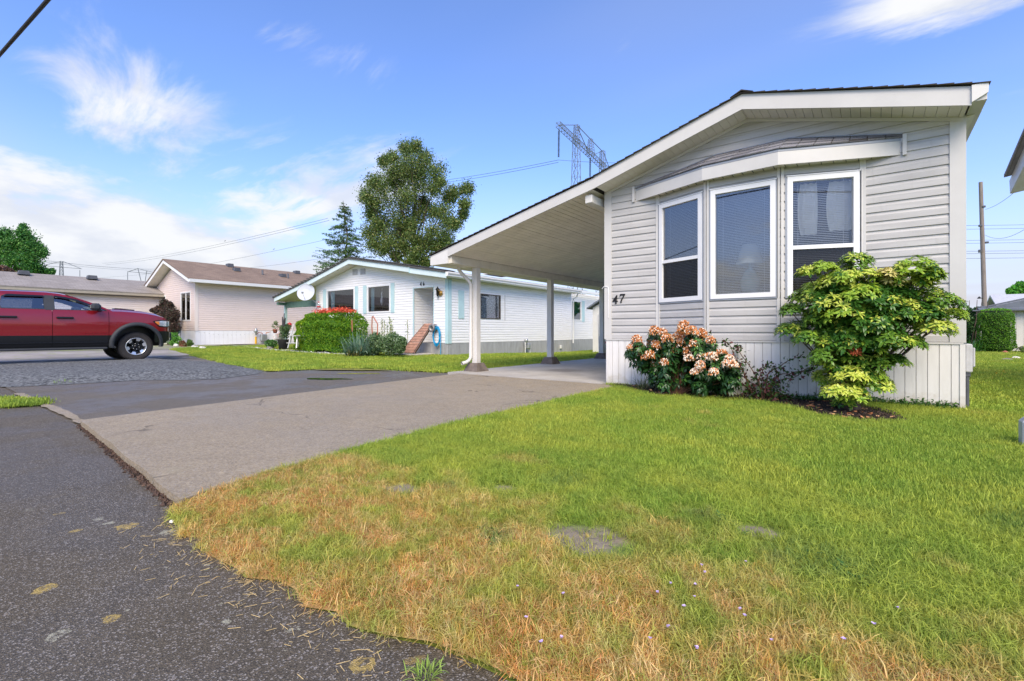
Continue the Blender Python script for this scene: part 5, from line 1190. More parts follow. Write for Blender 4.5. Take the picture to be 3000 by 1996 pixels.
m = MB(); c = Vector((CX - .45, -4.10, 1.42)); ring = [c + Vector((.19 * math.cos(a), .10 * math.sin(a), .17 * math.sin(a))) for a in np.linspace(0, 6.283, 20)]; m.tube(ring, .018, 6); m.bbox((CX - .9, -3.9, 1.2), (CX + .9, -3.5, 1.47), .06); m.build('dashboard', 'interior', T_)
# wheels
def wheel(s, y):
    x0 = CX + s * .74; c = Vector((x0, y, .42 + GZ))
    m = MB(); pf = [(.255, .135 * s), (.30, .15 * s), (.37, .155 * s), (.405, .14 * s), (.418, .10 * s), (.42, .0), (.418, -.10 * s), (.40, -.14 * s), (.30, -.15 * s), (.255, -.13 * s)]; m.lathe(c, pf, 40, ax=0)
    ty = m.build('tyre', 'tyre', T_)
    m = MB()
    for k in range(44):
        a = 2 * math.pi * k / 44
        for off, w_ in ((-.095, .05), (-.03, .045), (.035, .045), (.10, .05)):
            aa = a + (.07 if off in (-.03, .10) else 0); u = Vector((0, math.cos(aa), math.sin(aa))); t_ = Vector((0, -math.sin(aa), math.cos(aa))); p = c + u * .418 + Vector((off * s, 0, 0))
            m.bar(p - t_ * .019, p + t_ * .019, w_, .022, up=u)
        u = Vector((0, math.cos(a), math.sin(a))); m.bar(c + u * .375 + Vector((.15 * s, 0, 0)), c + u * .412 + Vector((.135 * s, 0, 0)), .028, .014, up=(1, 0, 0))
    m.build('tread', 'tyre', ty)
    m = MB(); m.lathe(c, [(.262, .13 * s), (.262, .155 * s), (.245, .158 * s), (.235, .12 * s), (.225, .02 * s), (.08, .02 * s)], 36, ax=0); rim = m.build('rim', 'rim_silver', T_)
    m = MB(); m.lathe(c, [(.232, .03 * s), (.06, .035 * s), (.06, .03 * s)], 30, ax=0)
    for k in range(6):
        a = 2 * math.pi * (k + .25) / 6; u = Vector((0, math.cos(a), math.sin(a))); t_ = Vector((0, -math.sin(a), math.cos(a))); X_ = Vector((s, 0, 0))
        def qd(r0, r1, h0, h1, e0, e1, mb):
            vs = [c + u * r0 - t_ * h0 + X_ * e0, c + u * r0 + t_ * h0 + X_ * e0, c + u * r1 + t_ * h1 + X_ * e1, c + u * r1 - t_ * h1 + X_ * e1]; lo = [v - X_ * .06 for v in vs]
            mb.add(vs + lo, [(0, 1, 2, 3), (0, 4, 5, 1), (1, 5, 6, 2), (2, 6, 7, 3), (3, 7, 4, 0)])
        qd(.03, .20, .03, .045, .115, .12, m)
    m.lathe(c, [(.055, .115 * s), (.05, .135 * s), (0, .138 * s)], 16, ax=0); m.build('spokes', 'rim_black', rim)
    m = MB()
    for k in range(6):
        a = 2 * math.pi * (k + .25) / 6; u = Vector((0, math.cos(a), math.sin(a))); t_ = Vector((0, -math.sin(a), math.cos(a))); X_ = Vector((s, 0, 0))
        vs = [c + u * .165 - t_ * .035 + X_ * .128, c + u * .165 + t_ * .035 + X_ * .128, c + u * .25 + t_ * .07 + X_ * .15, c + u * .25 - t_ * .07 + X_ * .15]; lo = [v - X_ * .03 for v in vs]; m.add(vs + lo, [(0, 1, 2, 3), (0, 4, 5, 1), (1, 5, 6, 2), (2, 6, 7, 3), (3, 7, 4, 0)])
        u2_ = Vector((0, math.cos(a + .5), math.sin(a + .5))); m.lathe(c + u2_ * .085 + X_ * .10, [(.012, 0), (.01, .02 * s), (0, .022 * s)], 8, ax=0)
    m.build('spoke_faces', 'rim_silver', rim)
for s in (1, -1):
    for y in (YA, YR): wheel(s, y)
# ------------------------------------------------------------------ vegetation helpers
F_PX, H_PX = 1390., 972.
FW = Vector((-math.sin(YAW), math.cos(YAW), 0)); RT = Vector((math.cos(YAW), math.sin(YAW), 0))
def ray(px, py): return FW + RT * ((px - 1500) / F_PX) + Vector((0, 0, -(py - H_PX) / F_PX))
def at(px, py, y): r = ray(px, py); return CAM + r * ((y - CAM.y) / r.y)       # point of the vertical plane y = const
def far(px, py, d): return CAM + ray(px, py) * d
def gnd(px, py): r = ray(px, py); return CAM + r * (-CAM.z / r.z)
nr = np.random.default_rng(11)
def np_mesh(name, V, Fa, tint, mat, parent=None, loc=None, smooth=False, **kw):
    """V (n,3), Fa list of face-index arrays of equal size (m,k)"""
    me = bpy.data.meshes.new(name); off = np.array(loc if loc is not None else (wloc(parent) if parent else (0, 0, 0)))
    me.vertices.add(len(V)); me.vertices.foreach_set('co', (V - off).astype(np.float32).ravel())
    k = Fa.shape[1]; me.loops.add(Fa.size); me.loops.foreach_set('vertex_index', Fa.astype(np.int32).ravel())
    me.polygons.add(len(Fa)); me.polygons.foreach_set('loop_start', np.arange(0, Fa.size, k, dtype=np.int32)); me.polygons.foreach_set('loop_total', np.full(len(Fa), k, dtype=np.int32))
    if smooth: me.polygons.foreach_set('use_smooth', np.ones(len(Fa), dtype=bool))
    if tint is not None:
        a = me.color_attributes.new('tint', 'FLOAT_COLOR', 'POINT'); a.data.foreach_set('color', np.hstack([tint, np.ones((len(V), 1))]).astype(np.float32).ravel())
    me.materials.append(MAT[mat]); me.update(); me.validate()
    return link(me, name, parent, loc if loc is not None else None, **kw)
def rand_dirs(n): v = nr.normal(size=(n, 3)); return v / np.linalg.norm(v, axis=1, keepdims=True)
def leaves(centers, size, pal, up=.3, aspect=.55, hang=0.):
    """diamond-shaped leaf faces at centers; pal: list of rgb"""
    n = len(centers); a = rand_dirs(n); a[:, 2] -= hang; a /= np.linalg.norm(a, axis=1, keepdims=True)
    b = np.cross(a, rand_dirs(n) + np.array([0, 0, up])); b /= np.linalg.norm(b, axis=1, keepdims=True) + 1e-9
    s = size * nr.uniform(.6, 1.3, (n, 1)); nn = np.cross(a, b)
    V = np.stack([centers - a * s * .5, centers + b * s * aspect * .5 + nn * s * .08, centers + a * s * .5, centers - b * s * aspect * .5 + nn * s * .08], 1).reshape(-1, 3)
    p = np.array(pal)[nr.integers(0, len(pal), n)] * nr.uniform(.75, 1.25, (n, 1)); return V, np.arange(4 * n).reshape(n, 4), np.repeat(p, 4, 0)
def blob_pts(blobs, per, shell=.55):
    if shell < 0: return np.vstack([np.array(b[0]) + nr.normal(size=(int(per), 3)) * (b[1] * -shell) for b in blobs])
    out = []
    for b in blobs:
        c, r = np.array(b[0]), np.array(b[1]) if hasattr(b[1], '__len__') else np.array([b[1]] * 3)
        n = int(per * (b[2] if len(b) > 2 else 1)); d = rand_dirs(n); out.append(c + d * r * (shell + (1 - shell) * nr.random((n, 1)) ** .6) * nr.uniform(.85, 1.08, (n, 1)))
    return np.vstack(out)
def rgb(*h): return [lin(x)[:3] for x in h]
def crown(parent, blobs, per, size, pal, mat='leaf', name='crown', **k):
    V, Fa, T = leaves(blob_pts(blobs, per, k.pop('shell', .55)), size, pal, **k); return np_mesh(name, V, Fa, T, mat, parent)
def branch(mb, a, b, r0, r1, sag=0, k=5, seed=0):
    r = random.Random(seed); a, b = Vector(a), Vector(b); L = (b - a).length; pts = []
    for i in range(k + 1):
        q = i / k; j = L * .035 * math.sin(q * math.pi); pts.append(a.lerp(b, q) + Vector((r.uniform(-j, j), r.uniform(-j, j), r.uniform(-j, j) - sag * math.sin(q * math.pi))))
    mb.tube(pts, [r0 + (r1 - r0) * i / k for i in range(k + 1)], 6)
def tree(name, base, blobs, per, size, pal, label, cat='tree', group=None, trunk=.3, mat='leaf', up_to=.8, **k):
    b = Vector(base); t_ = thing(name, b, label, cat, group); m = MB(); c = [Vector(x[0]) for x in blobs]; topc = max(c, key=lambda v: v.z); top_ = Vector((b.x * .6 + topc.x * .4, b.y * .6 + topc.y * .4, b.z + (topc.z - b.z) * up_to))
    branch(m, b - Vector((0, 0, .2)), top_, trunk, trunk * .2, k=8, seed=1)
    for i, q in enumerate(c):
        if len(c) > 30 and i % 3: continue
        f = max(.22, min(.92, (q.z - b.z) / max(.1, topc.z - b.z) * up_to - .10)); s = b.lerp(top_, f); branch(m, s, q, trunk * .32 * (1 - f * .6), trunk * .05, k=4, seed=i)
    m.build('trunk', 'bark', t_); crown(t_, blobs, per, size, pal, mat, **k); return t_

# ---- trees beyond the houses
# tall broadleaf tree behind house 46
PAL_A = rgb('#677f3c', '#546c34', '#7d9350', '#465e34', '#95985a', '#5d7543')
q1 = lambda x, y: (850 + x * .2806, 380 + y * .2806)
bl = [(1290, 190, 70), (1215, 200, 60), (1060, 300, 60), (990, 330, 55), (1400, 290, 70), (1240, 330, 110), (1100, 430, 110), (1400, 420, 110), (1530, 440, 90), (1560, 540, 60), (880, 540, 80), (960, 600, 100), (1150, 600, 130), (1340, 580, 110), (1500, 620, 90), (1700, 660, 90), (1840, 620, 55), (1640, 720, 80), (780, 690, 75), (860, 760, 100), (1000, 780, 130), (1180, 800, 120), (1400, 760, 60), (1800, 790, 60), (1600, 840, 110), (1500, 880, 80), (1260, 700, 110), (1380, 880, 100), (1180, 1020, 100), (1060, 1180, 100), (1380, 1180, 90), (920, 1010, 80), (1200, 450, 100), (1310, 450, 90), (1050, 520, 90), (1790, 900, 45), (850, 880, 70), (980, 950, 110), (1130, 960, 100), (1300, 960, 80), (1660, 960, 90), (1720, 1000, 50), (830, 1060, 80), (960, 1100, 120), (1120, 1130, 110), (1280, 1110, 100), (1450, 1080, 100), (1620, 1130, 90), (840, 1190, 80), (990, 1240, 90), (1200, 1240, 60), (1330, 1290, 90), (1480, 1200, 90), (1620, 1190, 80), (1100, 1330, 60), (1250, 1380, 70), (1400, 1380, 60), (1550, 1260, 50)]
blobs = []
for x, y, r in bl:
    for _ in range(3):
        d = 50 + nr.uniform(-2.6, 2.6); p = far(*q1(x + nr.uniform(-35, 35), y + nr.uniform(-35, 35)), d); blobs.append((p, r * .2806 / F_PX * d * nr.uniform(.85, 1.25)))
base = far(1215, 1000, 50); base.z = 0
tree('broadleaf_tree', base, blobs, 500, .19, PAL_A, 'tall olive green broadleaf tree standing alone behind house 46', trunk=.34, hang=.25, shell=-.48)
# feathery conifer left of it
t_ = thing('conifer_tree', (0, 0, 0), 'dark feathery conifer, left of the tall broadleaf tree', 'tree'); d = 48.; b0 = far(1012, 1000, d); b0.z = 0; tp = far(1005, 588, d); t_.location = b0; WL[t_.name] = b0.copy()
m = MB(); branch(m, b0, tp, .22, .02, k=8); P_ = []
for i in range(250):
    q = nr.random() ** .75; z = 4.4 + (tp.z - 4.6) * (1 - q); half = .25 + 3.9 * q ** .9 * nr.uniform(.5, 1.2); a = nr.random() * 6.283
    s = Vector((b0.x + (tp.x - b0.x) * z / tp.z, b0.y, z)); e = s + Vector((math.cos(a) * half, math.sin(a) * half, half * .22 * nr.uniform(-1.4, 1.6)))
    if i % 2 == 0: m.tube([s, s.lerp(e, .5) - Vector((0, 0, .05 * half)), e], [.04, .025, .01], 4)
    k = int(18 + half * 36); tt = nr.random(k) ** .6; w_ = .07 + .10 * (1 - tt); pts = np.array(s)[None] * (1 - tt[:, None]) + np.array(e)[None] * tt[:, None] + nr.normal(size=(k, 3)) * w_[:, None] * np.array([1, 1, .6]); pts[:, 2] -= .12 * tt * half; P_.append(pts)
m.build('trunk', 'bark', t_); V, Fa, T = leaves(np.vstack(P_), .20, rgb('#456b3a', '#3a5c34', '#5f8048', '#728c58'), aspect=.3, hang=.3); np_mesh('crown', V, Fa, T, 'leaf', t_)
# left edge trees behind the grey-roofed house
q2 = lambda x, y: (x * .2121, 600 + y * .2121)
def qblobs(lst, q, d, sc, jd=1.5, rep=2, jit=25):
    o = []
    for x, y, r in lst:
        for _ in range(rep): dd = d + nr.uniform(-jd, jd); o.append((far(*q(x + nr.uniform(-jit, jit), y + nr.uniform(-jit, jit)), dd), r * sc / F_PX * dd * nr.uniform(.75, 1.)))
    return o
b = far(60, 1000, 62); b.z = 0
tree('maple_tree', b, qblobs([(320, 330, 45), (300, 400, 60), (400, 400, 30), (330, 480, 110), (200, 520, 110), (60, 420, 90), (-60, 480, 120), (420, 560, 100), (560, 620, 70), (600, 690, 50), (300, 640, 130), (120, 640, 120), (-60, 640, 140), (480, 720, 90), (330, 760, 120), (150, 780, 110), (420, 850, 110), (540, 920, 90), (700, 930, 35), (600, 960, 50), (300, 920, 90), (-60, 800, 120), (30, 560, 80)], q2, 62, .2121), 700, .27, rgb('#3f7a35', '#356b30', '#5a8f45', '#2f5f30', '#6d9a4a'), 'bright green maple tree behind the grey roof at the left edge', trunk=.3, shell=-.5)
b = far(30, 1000, 58); b.z = 0
tree('purple_tree', b, qblobs([(40, 900, 60), (130, 920, 60), (220, 950, 50), (-40, 900, 70), (300, 970, 30)], q2, 58, .2121), 420, .34, rgb('#5f4640', '#6f5248', '#4a3a38', '#7a6050'), 'small purple leaved tree top just above the grey roof', trunk=.15)
q3 = lambda x, y: (2780 + x * .1594, 850 + y * .1594)
b = far(3060, 1000, 44); b.z = 0
tree('maple_tree', b, qblobs([(1130, 20, 60), (1180, 60, 70), (1250, -20, 100), (1330, -80, 110), (1120, 130, 70), (1230, 130, 100), (1340, 60, 110), (1080, 220, 60), (1200, 230, 90), (1340, 200, 110), (1450, 0, 140), (1500, 180, 130)], q3, 44, .1594), 420, .30, rgb('#4f9a2f', '#63b03a', '#3f8030', '#84bf4c'), 'vivid green rounded tree above the shed roofs on the right', trunk=.25, shell=.35)
tree('maple_tree', (-9.6, 34, 0), [((-9.4 + dx, 34 + dy, z), r) for dx, dy, z, r in ((0, 0, 4.2, 1.4), (-1.1, .3, 3.6, 1.2), (1.2, 0, 3.6, 1.3), (0, 0, 2.8, 1.5), (2.6, .5, 3.9, 1.3), (-2.4, .4, 3.2, 1.0))], 700, .22, rgb('#3f7a35', '#4f8a3a', '#6a9a48'), 'green tree seen under the carport roof beyond the garden shed', trunk=.2)

# ---- right side garden behind house 47
t_ = thing('shrub_mass', (1.6, 21.6, 0), 'dark loose climbing shrub between house 47 and the beige shed', 'shrub')
bs = [(far(*q3(x, y), dd), r * .1594 / F_PX * 21.5) for dd in (21.2, 22.4) for x, y, r in ((300, 350, 70), (380, 420, 90), (520, 370, 60), (600, 420, 70), (680, 400, 50), (330, 560, 110), (450, 560, 110), (540, 520, 60), (330, 720, 110), (480, 720, 100), (500, 860, 80), (330, 900, 100), (740, 410, 30))]
crown(t_, bs, 520, .085, rgb('#33582c', '#2a4a28', '#47703a', '#5b8048'), 'leaf', 'foliage', shell=.4)
m = MB()
for i in range(9): branch(m, (1.9 + .12 * i, 21.8, 0), (1.6 + .2 * i, 21.8 + nr.uniform(-.3, .3), 2.3), .03, .01, seed=i)
m.build('stem', 'bark', t_)
t_ = thing('daylily_clump', (2.5, 20.3, 0), 'clump of arching grassy daylily leaves at the foot of the dark shrub', 'plant')
def grassy(parent, c, n, L, w, pal, spread=.9, name='blade_tuft', mat='leaf', rad=.1, droop=1.0):
    V, Fc, T = [], [], []; pal = np.array(pal)
    for i in range(n):
        a = nr.random() * 6.283; l = L * nr.uniform(.6, 1.1); out = nr.uniform(.15, spread); r0 = rad * nr.random(); d = np.array([math.cos(a), math.sin(a), 0]); s = np.array([-d[1], d[0], 0]); c0 = np.array(c) + d * r0 + s * nr.normal() * rad * .5; col = pal[nr.integers(len(pal))] * nr.uniform(.8, 1.2); K = 5
        for k in range(K + 1):
            q = k / K; p = c0 + d * (l * out * q) + np.array([0, 0, l * (q * math.sqrt(max(.05, 1 - out * out * .6)) - droop * out * .75 * q * q)]); ww = w * (1 - q) ** .6 * .5 * (1 if q > 0 else .6)
            V += [p - s * ww, p + s * ww]; T += [col * (.8 + .3 * q)] * 2
        o = len(V) - 2 * (K + 1); Fc += [[o + 2 * k, o + 2 * k + 1, o + 2 * k + 3, o + 2 * k + 2] for k in range(K)]
    return np_mesh(name, np.array(V), np.array(Fc), np.array(T), mat, parent)
grassy(t_, (2.35, 20.4, 0), 260, .85, .03, rgb('#4f8a35', '#6aa045', '#3d6e30'), rad=.45)
t_ = thing('column_shrub', (3.3, 20.6, 0), 'dense clipped column shaped evergreen shrub in front of the beige shed', 'shrub')
n = 15000; hh = nr.random(n); a = nr.random(n) * 6.283; r = np.interp(hh, [0, .12, .5, .88, .97, 1], [.30, .58, .54, .52, .42, .0]); r = r * np.where(nr.random(n) < .8, 1, nr.random(n) ** .5) * (1 + .04 * np.sin(a * 7 + hh * 20)); ct = np.array((3.22, 20.6, 0)); cap = hh > .93; zz = .04 + hh * 1.78
r = np.where(cap, .46 * np.sqrt(nr.random(n)), r); zz = np.where(cap, 1.72 + .13 * np.sqrt(np.maximum(0, 1 - (r / .5) ** 2)), zz)
P_ = np.stack([ct[0] + r * np.cos(a), ct[1] + r * np.sin(a), zz], 1) + nr.normal(size=(n, 3)) * .012
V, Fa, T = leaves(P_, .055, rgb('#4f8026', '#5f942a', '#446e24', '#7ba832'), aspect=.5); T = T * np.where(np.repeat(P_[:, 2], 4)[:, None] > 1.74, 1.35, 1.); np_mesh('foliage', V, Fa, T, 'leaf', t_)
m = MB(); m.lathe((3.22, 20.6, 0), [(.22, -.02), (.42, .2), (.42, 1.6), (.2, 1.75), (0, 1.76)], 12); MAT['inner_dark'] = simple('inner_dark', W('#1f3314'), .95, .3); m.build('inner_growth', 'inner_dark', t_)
pl = Vector((4.15, 20.5, 0))
t_ = thing('hosta_pot', pl, 'hosta with pale edged leaves in a low white bowl planter', 'potted plant')
m = MB(); m.lathe(pl, [(.0, .03), (.20, .03), (.30, .26), (.32, .27), (.29, .25), (0, .22)], 20); m.build('bowl', 'pot_white', t_)
for s in (-.15, .15): m = MB(); m.lathe(pl + Vector((s, -.1, 0)), [(.04, 0), (.04, .035)], 8); m.build('bowl_foot', 'box_dark', t_)
V, Fc, T = [], [], []
for i in range(34):
    a = nr.random() * 6.283; l = .42 * nr.uniform(.6, 1.1); d = np.array([math.cos(a), math.sin(a), 0]); s = np.array([-d[1], d[0], 0]); b_ = np.array(pl) + np.array([0, 0, .26]); K = 4; e = nr.uniform(.25, .6)
    for k in range(K + 1): q = k / K; p = b_ + d * l * q + np.array([0, 0, l * (e * 1.5 * q - .9 * q * q)]); w_ = .085 * math.sin(math.pi * min(.97, q * .9 + .08)); V += [p - s * w_, p + [0, 0, -.012], p + s * w_]; T += [np.array(lin('#b8c95a')[:3]), np.array(lin('#3f7a3a')[:3]), np.array(lin('#b8c95a')[:3])]
    o = len(V) - 3 * (K + 1); Fc += [[o + 3 * k + j, o + 3 * k + j + 1, o + 3 * k + j + 4, o + 3 * k + j + 3] for k in range(K) for j in (0, 1)]
np_mesh('leaves', np.array(V), np.array(Fc), np.array(T), 'leaf', t_)
def rock(name, c, r, mat, lab, seed, cat='rock', group=None):
    bm = bmesh.new(); bmesh.ops.create_icosphere(bm, subdivisions=2, radius=1); rr = random.Random(seed); ph = [rr.uniform(0, 6) for _ in range(6)]
    for v in bm.verts: q = 1 + .18 * math.sin(v.co.x * 3 + ph[0]) + .15 * math.sin(v.co.y * 4 + ph[1]) + .1 * math.sin(v.co.z * 5 + ph[2]); v.co = Vector((v.co.x * r[0] * q, v.co.y * r[1] * q, max(-.3, v.co.z) * r[2] * q))
    me = bpy.data.meshes.new(name); bm.to_mesh(me); bm.free(); me.materials.append(MAT[mat]); return link(me, name, None, c, label=lab, cat=cat, group=group)
rock('rock', (3.35, 19.75, .03), (.13, .11, .10), 'rock_red', 'reddish stone at the foot of the clipped column shrub', 1)
rock('rock', (2.35, 13.0, .03), (.13, .10, .09), 'rock', 'dark grey stone on the right lawn, nearest of the edging', 2)
rock('rock', (2.75, 14.2, .03), (.16, .12, .08), 'pale_stone', 'pale flat stone at the right edge of the lawn', 3)
# beige shed with shallow gabled roof, and the roof behind it
S_ = thing('garden_shed', (3.1, 22.2, 0), 'beige garden shed with shallow grey roof behind the column shrub', 'shed')
A_ = far(2873, 1029, 21.3); sx, sy = 2.85, 22.0
for i in range(26):
    m = MB(); m.box((sx + i * .2 + .003, sy, .06), (sx + i * .2 + .197, sy + .03, 1.86)); m.build('wall_board', 'shed_wall', S_)
m = MB(); m.box((sx, sy + .03, .02), (sx + 5.2, sy + 3.4, 1.8)); m.build('shed_body', 'shed_wall', S_)
m = MB(); m.box((sx - .03, sy - .02, .04), (sx + .10, sy + .0, 1.88)); m.build('corner_board', 'white_paint', S_)
m = MB(); m.prism([(sx - .25, 1.84), (sx + 2.8, 2.62), (sx + 5.8, 1.84), (sx + 5.8, 1.90), (sx + 2.8, 2.70), (sx - .25, 1.90)], 1, sy + .1, sy + 3.6); m.prism([(sx - .2, 1.84), (sx + 2.8, 2.6), (sx + 5.7, 1.84)], 1, sy - .05, sy + .05); m.build('roof', 'shed_roof', S_)
m = MB(); m.box((sx - .2, sy - .35, 1.80), (sx + 5.8, sy - .0, 1.85)); m.prism([(sy - .36, 1.80), (sy + .4, 2.0), (sy + .4, 2.04), (sy - .36, 1.87)], 0, sx - .0, sx + 5.8); m.build('eave', 'shed_roof', S_)
S_ = thing('neighbour_roof', (7, 34, 0), 'pale grey roof of a small building beyond the beige shed', 'building')
a = far(2915, 905, 34); m = MB(); m.box((a.x + .3, a.y, 0), (a.x + 9, a.y + 5, a.z + .2)); m.build('wall', 'shed_wall', S_)
m = MB(); m.prism([(a.y - .4, a.z), (a.y + 2.6, a.z + 1.15), (a.y + 5.6, a.z), (a.y + 2.6, a.z + 1.0)], 0, a.x + .1, a.x + 9.4); m.build('roof', 'far_roof', S_)
# wooden pole with its cables
S_ = thing('utility_pole', (3.95, 29, 0), 'bare wooden utility pole with small street lamp on the right', 'utility pole')
pb, pt = far(2888, 1000, 26.2), far(2873, 534, 26.2); pb.z = 0; m = MB(); m.tube([pb, pb.lerp(pt, .33), pb.lerp(pt, .66), pt], [.115, .105, .095, .085], 12); m.build('pole', 'pole_wood', S_)
m = MB(); k = far(2873, 737, 26.1); m.bbox(tuple(k - Vector((.10, .06, .06))), tuple(k + Vector((.02, .06, .10))), .02); m.build('junction_box', 'box_dark', S_)
m = MB(); a = far(2880, 874, 26.1); e = far(2869, 873, 26.1); m.tube([a, e], .018, 6); m.lathe(e + Vector((0, 0, -.02)), [(0, .1), (.03, .08), (.10, -.02), (.0, -.03)], 10); m.build('lamp_arm', 'black_iron', S_)
m = MB()
for px, py in ((2882, 606), (2872, 662), (2891, 711)): a = far(px, py, 26.1); m.bbox(tuple(a - Vector((.08, .05, .05))), tuple(a + Vector((.08, .05, .06))), .02)
m.build('bracket', 'box_dark', S_)
def cable(p, q, sag, r, label, n=16, group=None, mat='wire', cat='cable', name='overhead_cable'):
    p, q = Vector(p), Vector(q); m = MB(); m.tube([p.lerp(q, i / n) - Vector((0, 0, 4 * sag * (i / n) * (1 - i / n))) for i in range(n + 1)], r, 5, cap=False)
    return m.build(name, mat, loc=tuple(p), label=label, cat=cat, group=group)
for i, (ya, yb) in enumerate(((660, 653), (671, 663), (703, 697), (712, 705), (734, 730), (741, 737), (755, 751))):
    cable(far(2500, ya + 2, 34), far(3300, yb - 2, 34), .10, .012, 'thin overhead cable crossing behind the wooden pole, %s of the seven strands' % ('topmost', 'second', 'third', 'fourth', 'fifth', 'sixth', 'lowest')[i], group='cables crossing behind the wooden pole')
cable(far(2887, 614, 26), far(3200, 300, 12), .5, .009, 'slack service cable from the pole up to the neighbouring roof')
cable(far(2886, 689, 26), far(3100, 590, 14), .55, .008, 'lower slack service cable right of the wooden pole')
# roof corner of the neighbour on the right
S_ = thing('neighbour_house', (4.0, 6, 0), 'corner of a white neighbouring house roof at the right edge', 'house')
Q0, Q1 = far(2941, 512, 8.), far(3060, 235, 6.2); Q2 = Q1 + Vector((2.6, .4, .9)); Q3 = Q0 + Vector((3.4, 2.4, 1.1)); dz = Vector((0, 0, -.05))
m = MB(); m.add([Q0, Q1, Q2, Q3, Q0 + dz, Q1 + dz, Q2 + dz, Q3 + dz], [(0, 1, 2, 3), (7, 6, 5, 4), (0, 4, 5, 1), (1, 5, 6, 2), (2, 6, 7, 3), (3, 7, 4, 0)]); m.build('roof', 'roof_grey', S_)
f0, f1 = far(2957, 530, 8.1), far(3075, 262, 6.3); n_ = Vector((.03, .01, 0)); g0, g1 = far(2959, 568, 8.1), far(3078, 330, 6.3)
m = MB(); m.add([f0, f1, g1, g0, f0 + n_, f1 + n_, g1 + n_, g0 + n_], [(0, 1, 2, 3), (7, 6, 5, 4), (0, 4, 5, 1), (1, 5, 6, 2), (2, 6, 7, 3), (3, 7, 4, 0)]); m.build('eave_fascia', 'white_paint', S_)
h0 = g0 + Vector((1.2, .8, .35)); h1 = g1 + Vector((1.2, .2, .3)); m = MB(); m.add([g0 + n_, g1 + n_, h1, h0], [(0, 1, 2, 3)]); m.build('soffit', 'soffit', S_)
m = MB(); m.box((h0.x + .6, h0.y - 6.0, 0), (h0.x + 4, h0.y - .4, 2.9)); m.build('wall', 'siding46', S_)
# white box post low at the right edge
m = MB(); c = gnd(3040, 1322); m.bbox((c.x - .09, c.y - .09, 0), (c.x + .09, c.y + .09, .245), .03); bx = m.build('utility_pedestal', 'box_grey', loc=(c.x, c.y, 0), label='light grey utility pedestal on the lawn at the right edge', cat='utility box')

# ---- power lines and pylons
MATL = 'steel_lattice'
def lattice(mb, p, q, w0, w1, n, r=.05):
    p, q = Vector(p), Vector(q); d = (q - p).normalized(); u = Vector((0, 0, 1)) if abs(d.z) < .8 else Vector((1, 0, 0)); a = d.cross(u).normalized(); b = a.cross(d)
    cs = [(1, 1), (1, -1), (-1, -1), (-1, 1)]
    pt = lambda k, i: p.lerp(q, i / n) + (a * cs[k][0] + b * cs[k][1]) * ((w0 + (w1 - w0) * i / n) / 2)
    for k in range(4):
        mb.bar(pt(k, 0), pt(k, n), r * 1.5)
        for i in range(n): mb.bar(pt(k, i), pt((k + 1) % 4, i + 1), r); mb.bar(pt(k, i), pt((k + 1) % 4, i), r * .8)
q5_ = lambda x, y: (1550 + x * .17857, 320 + y * .17857)
S_ = thing('power_pylon', far(1690, 1000, 110), 'steel lattice pylon with slanting crossarm above the carport roof', 'power pylon')
S_.location.z = 0; WL[S_.name].z = 0
d1, d2 = 104., 124.
def PY(x, y, d): return far(*q5_(x, y), d)
m = MB(); lattice(m, PY(475, 250, d1), PY(1230, 960, d2), 1.0, 1.2, 20, .055); lattice(m, PY(1230, 960, d2), PY(1700, 1400, 136), 1.2, .9, 12, .055); m.build('crossarm', MATL, S_)
m = MB(); lattice(m, PY(785, 270, 111), PY(775, 560, 111), 1.0, 1.25, 6, .055); b = PY(775, 560, 111); lattice(m, b, Vector((b.x - .3, b.y, 8)), 1.25, 2.6, 14, .065); m.build('mast', MATL, S_)
m = MB(); b = PY(1205, 690, 122); lattice(m, b, PY(1205, 980, 122), 1.0, 1.25, 6, .055); c = PY(1205, 980, 122); lattice(m, c, Vector((c.x, c.y, 8)), 1.25, 2.6, 12, .065); m.build('mast', MATL, S_)
m = MB(); lattice(m, PY(1010, 495, 116), PY(1010, 760, 116), .8, 1.6, 6, .05)
for a, b in ((((475, 262, d1)), (770, 262, 111)), ((790, 265, 111), (1010, 495, 116)), ((790, 290, 111), (955, 660, 115)), ((1010, 495, 116), (1210, 700, 122)), ((1030, 760, 117), (1190, 695, 122)), ((1220, 700, 122), (1310, 950, 126))): m.bar(PY(*a), PY(*b), .14)
m.build('brace', MATL, S_)
def insulator(top, bot, par):
    m = MB(); a, b = Vector(top), Vector(bot); n = 22; m.tube([a, b], .06, 6)
    for i in range(n): c = a.lerp(b, (i + .5) / n); m.lathe(c, [(.06, .06), (.26, -.02), (.06, -.08)], 8)
    m.build('insulator_string', 'insulator', par)
insulator(PY(490, 350, d1), PY(485, 790, d1), S_); insulator(PY(1003, 800, 116), PY(1000, 1110, 116), S_)
w1_ = PY(480, 835, d1)
g = 'high voltage lines across the sky'
cable(w1_, far(1100, 548, 170), 1.0, .05, 'high voltage wire leaving the near pylon to the left, upper strand', 20, g)
cable(w1_ - Vector((0, 0, .5)), far(1100, 552, 170), 1.2, .05, 'high voltage wire leaving the near pylon to the left, lower strand', 20, g)
cable(w1_, far(2700, 420, 60), 1.5, .04, 'high voltage wire leaving the near pylon to the right', 20, g)
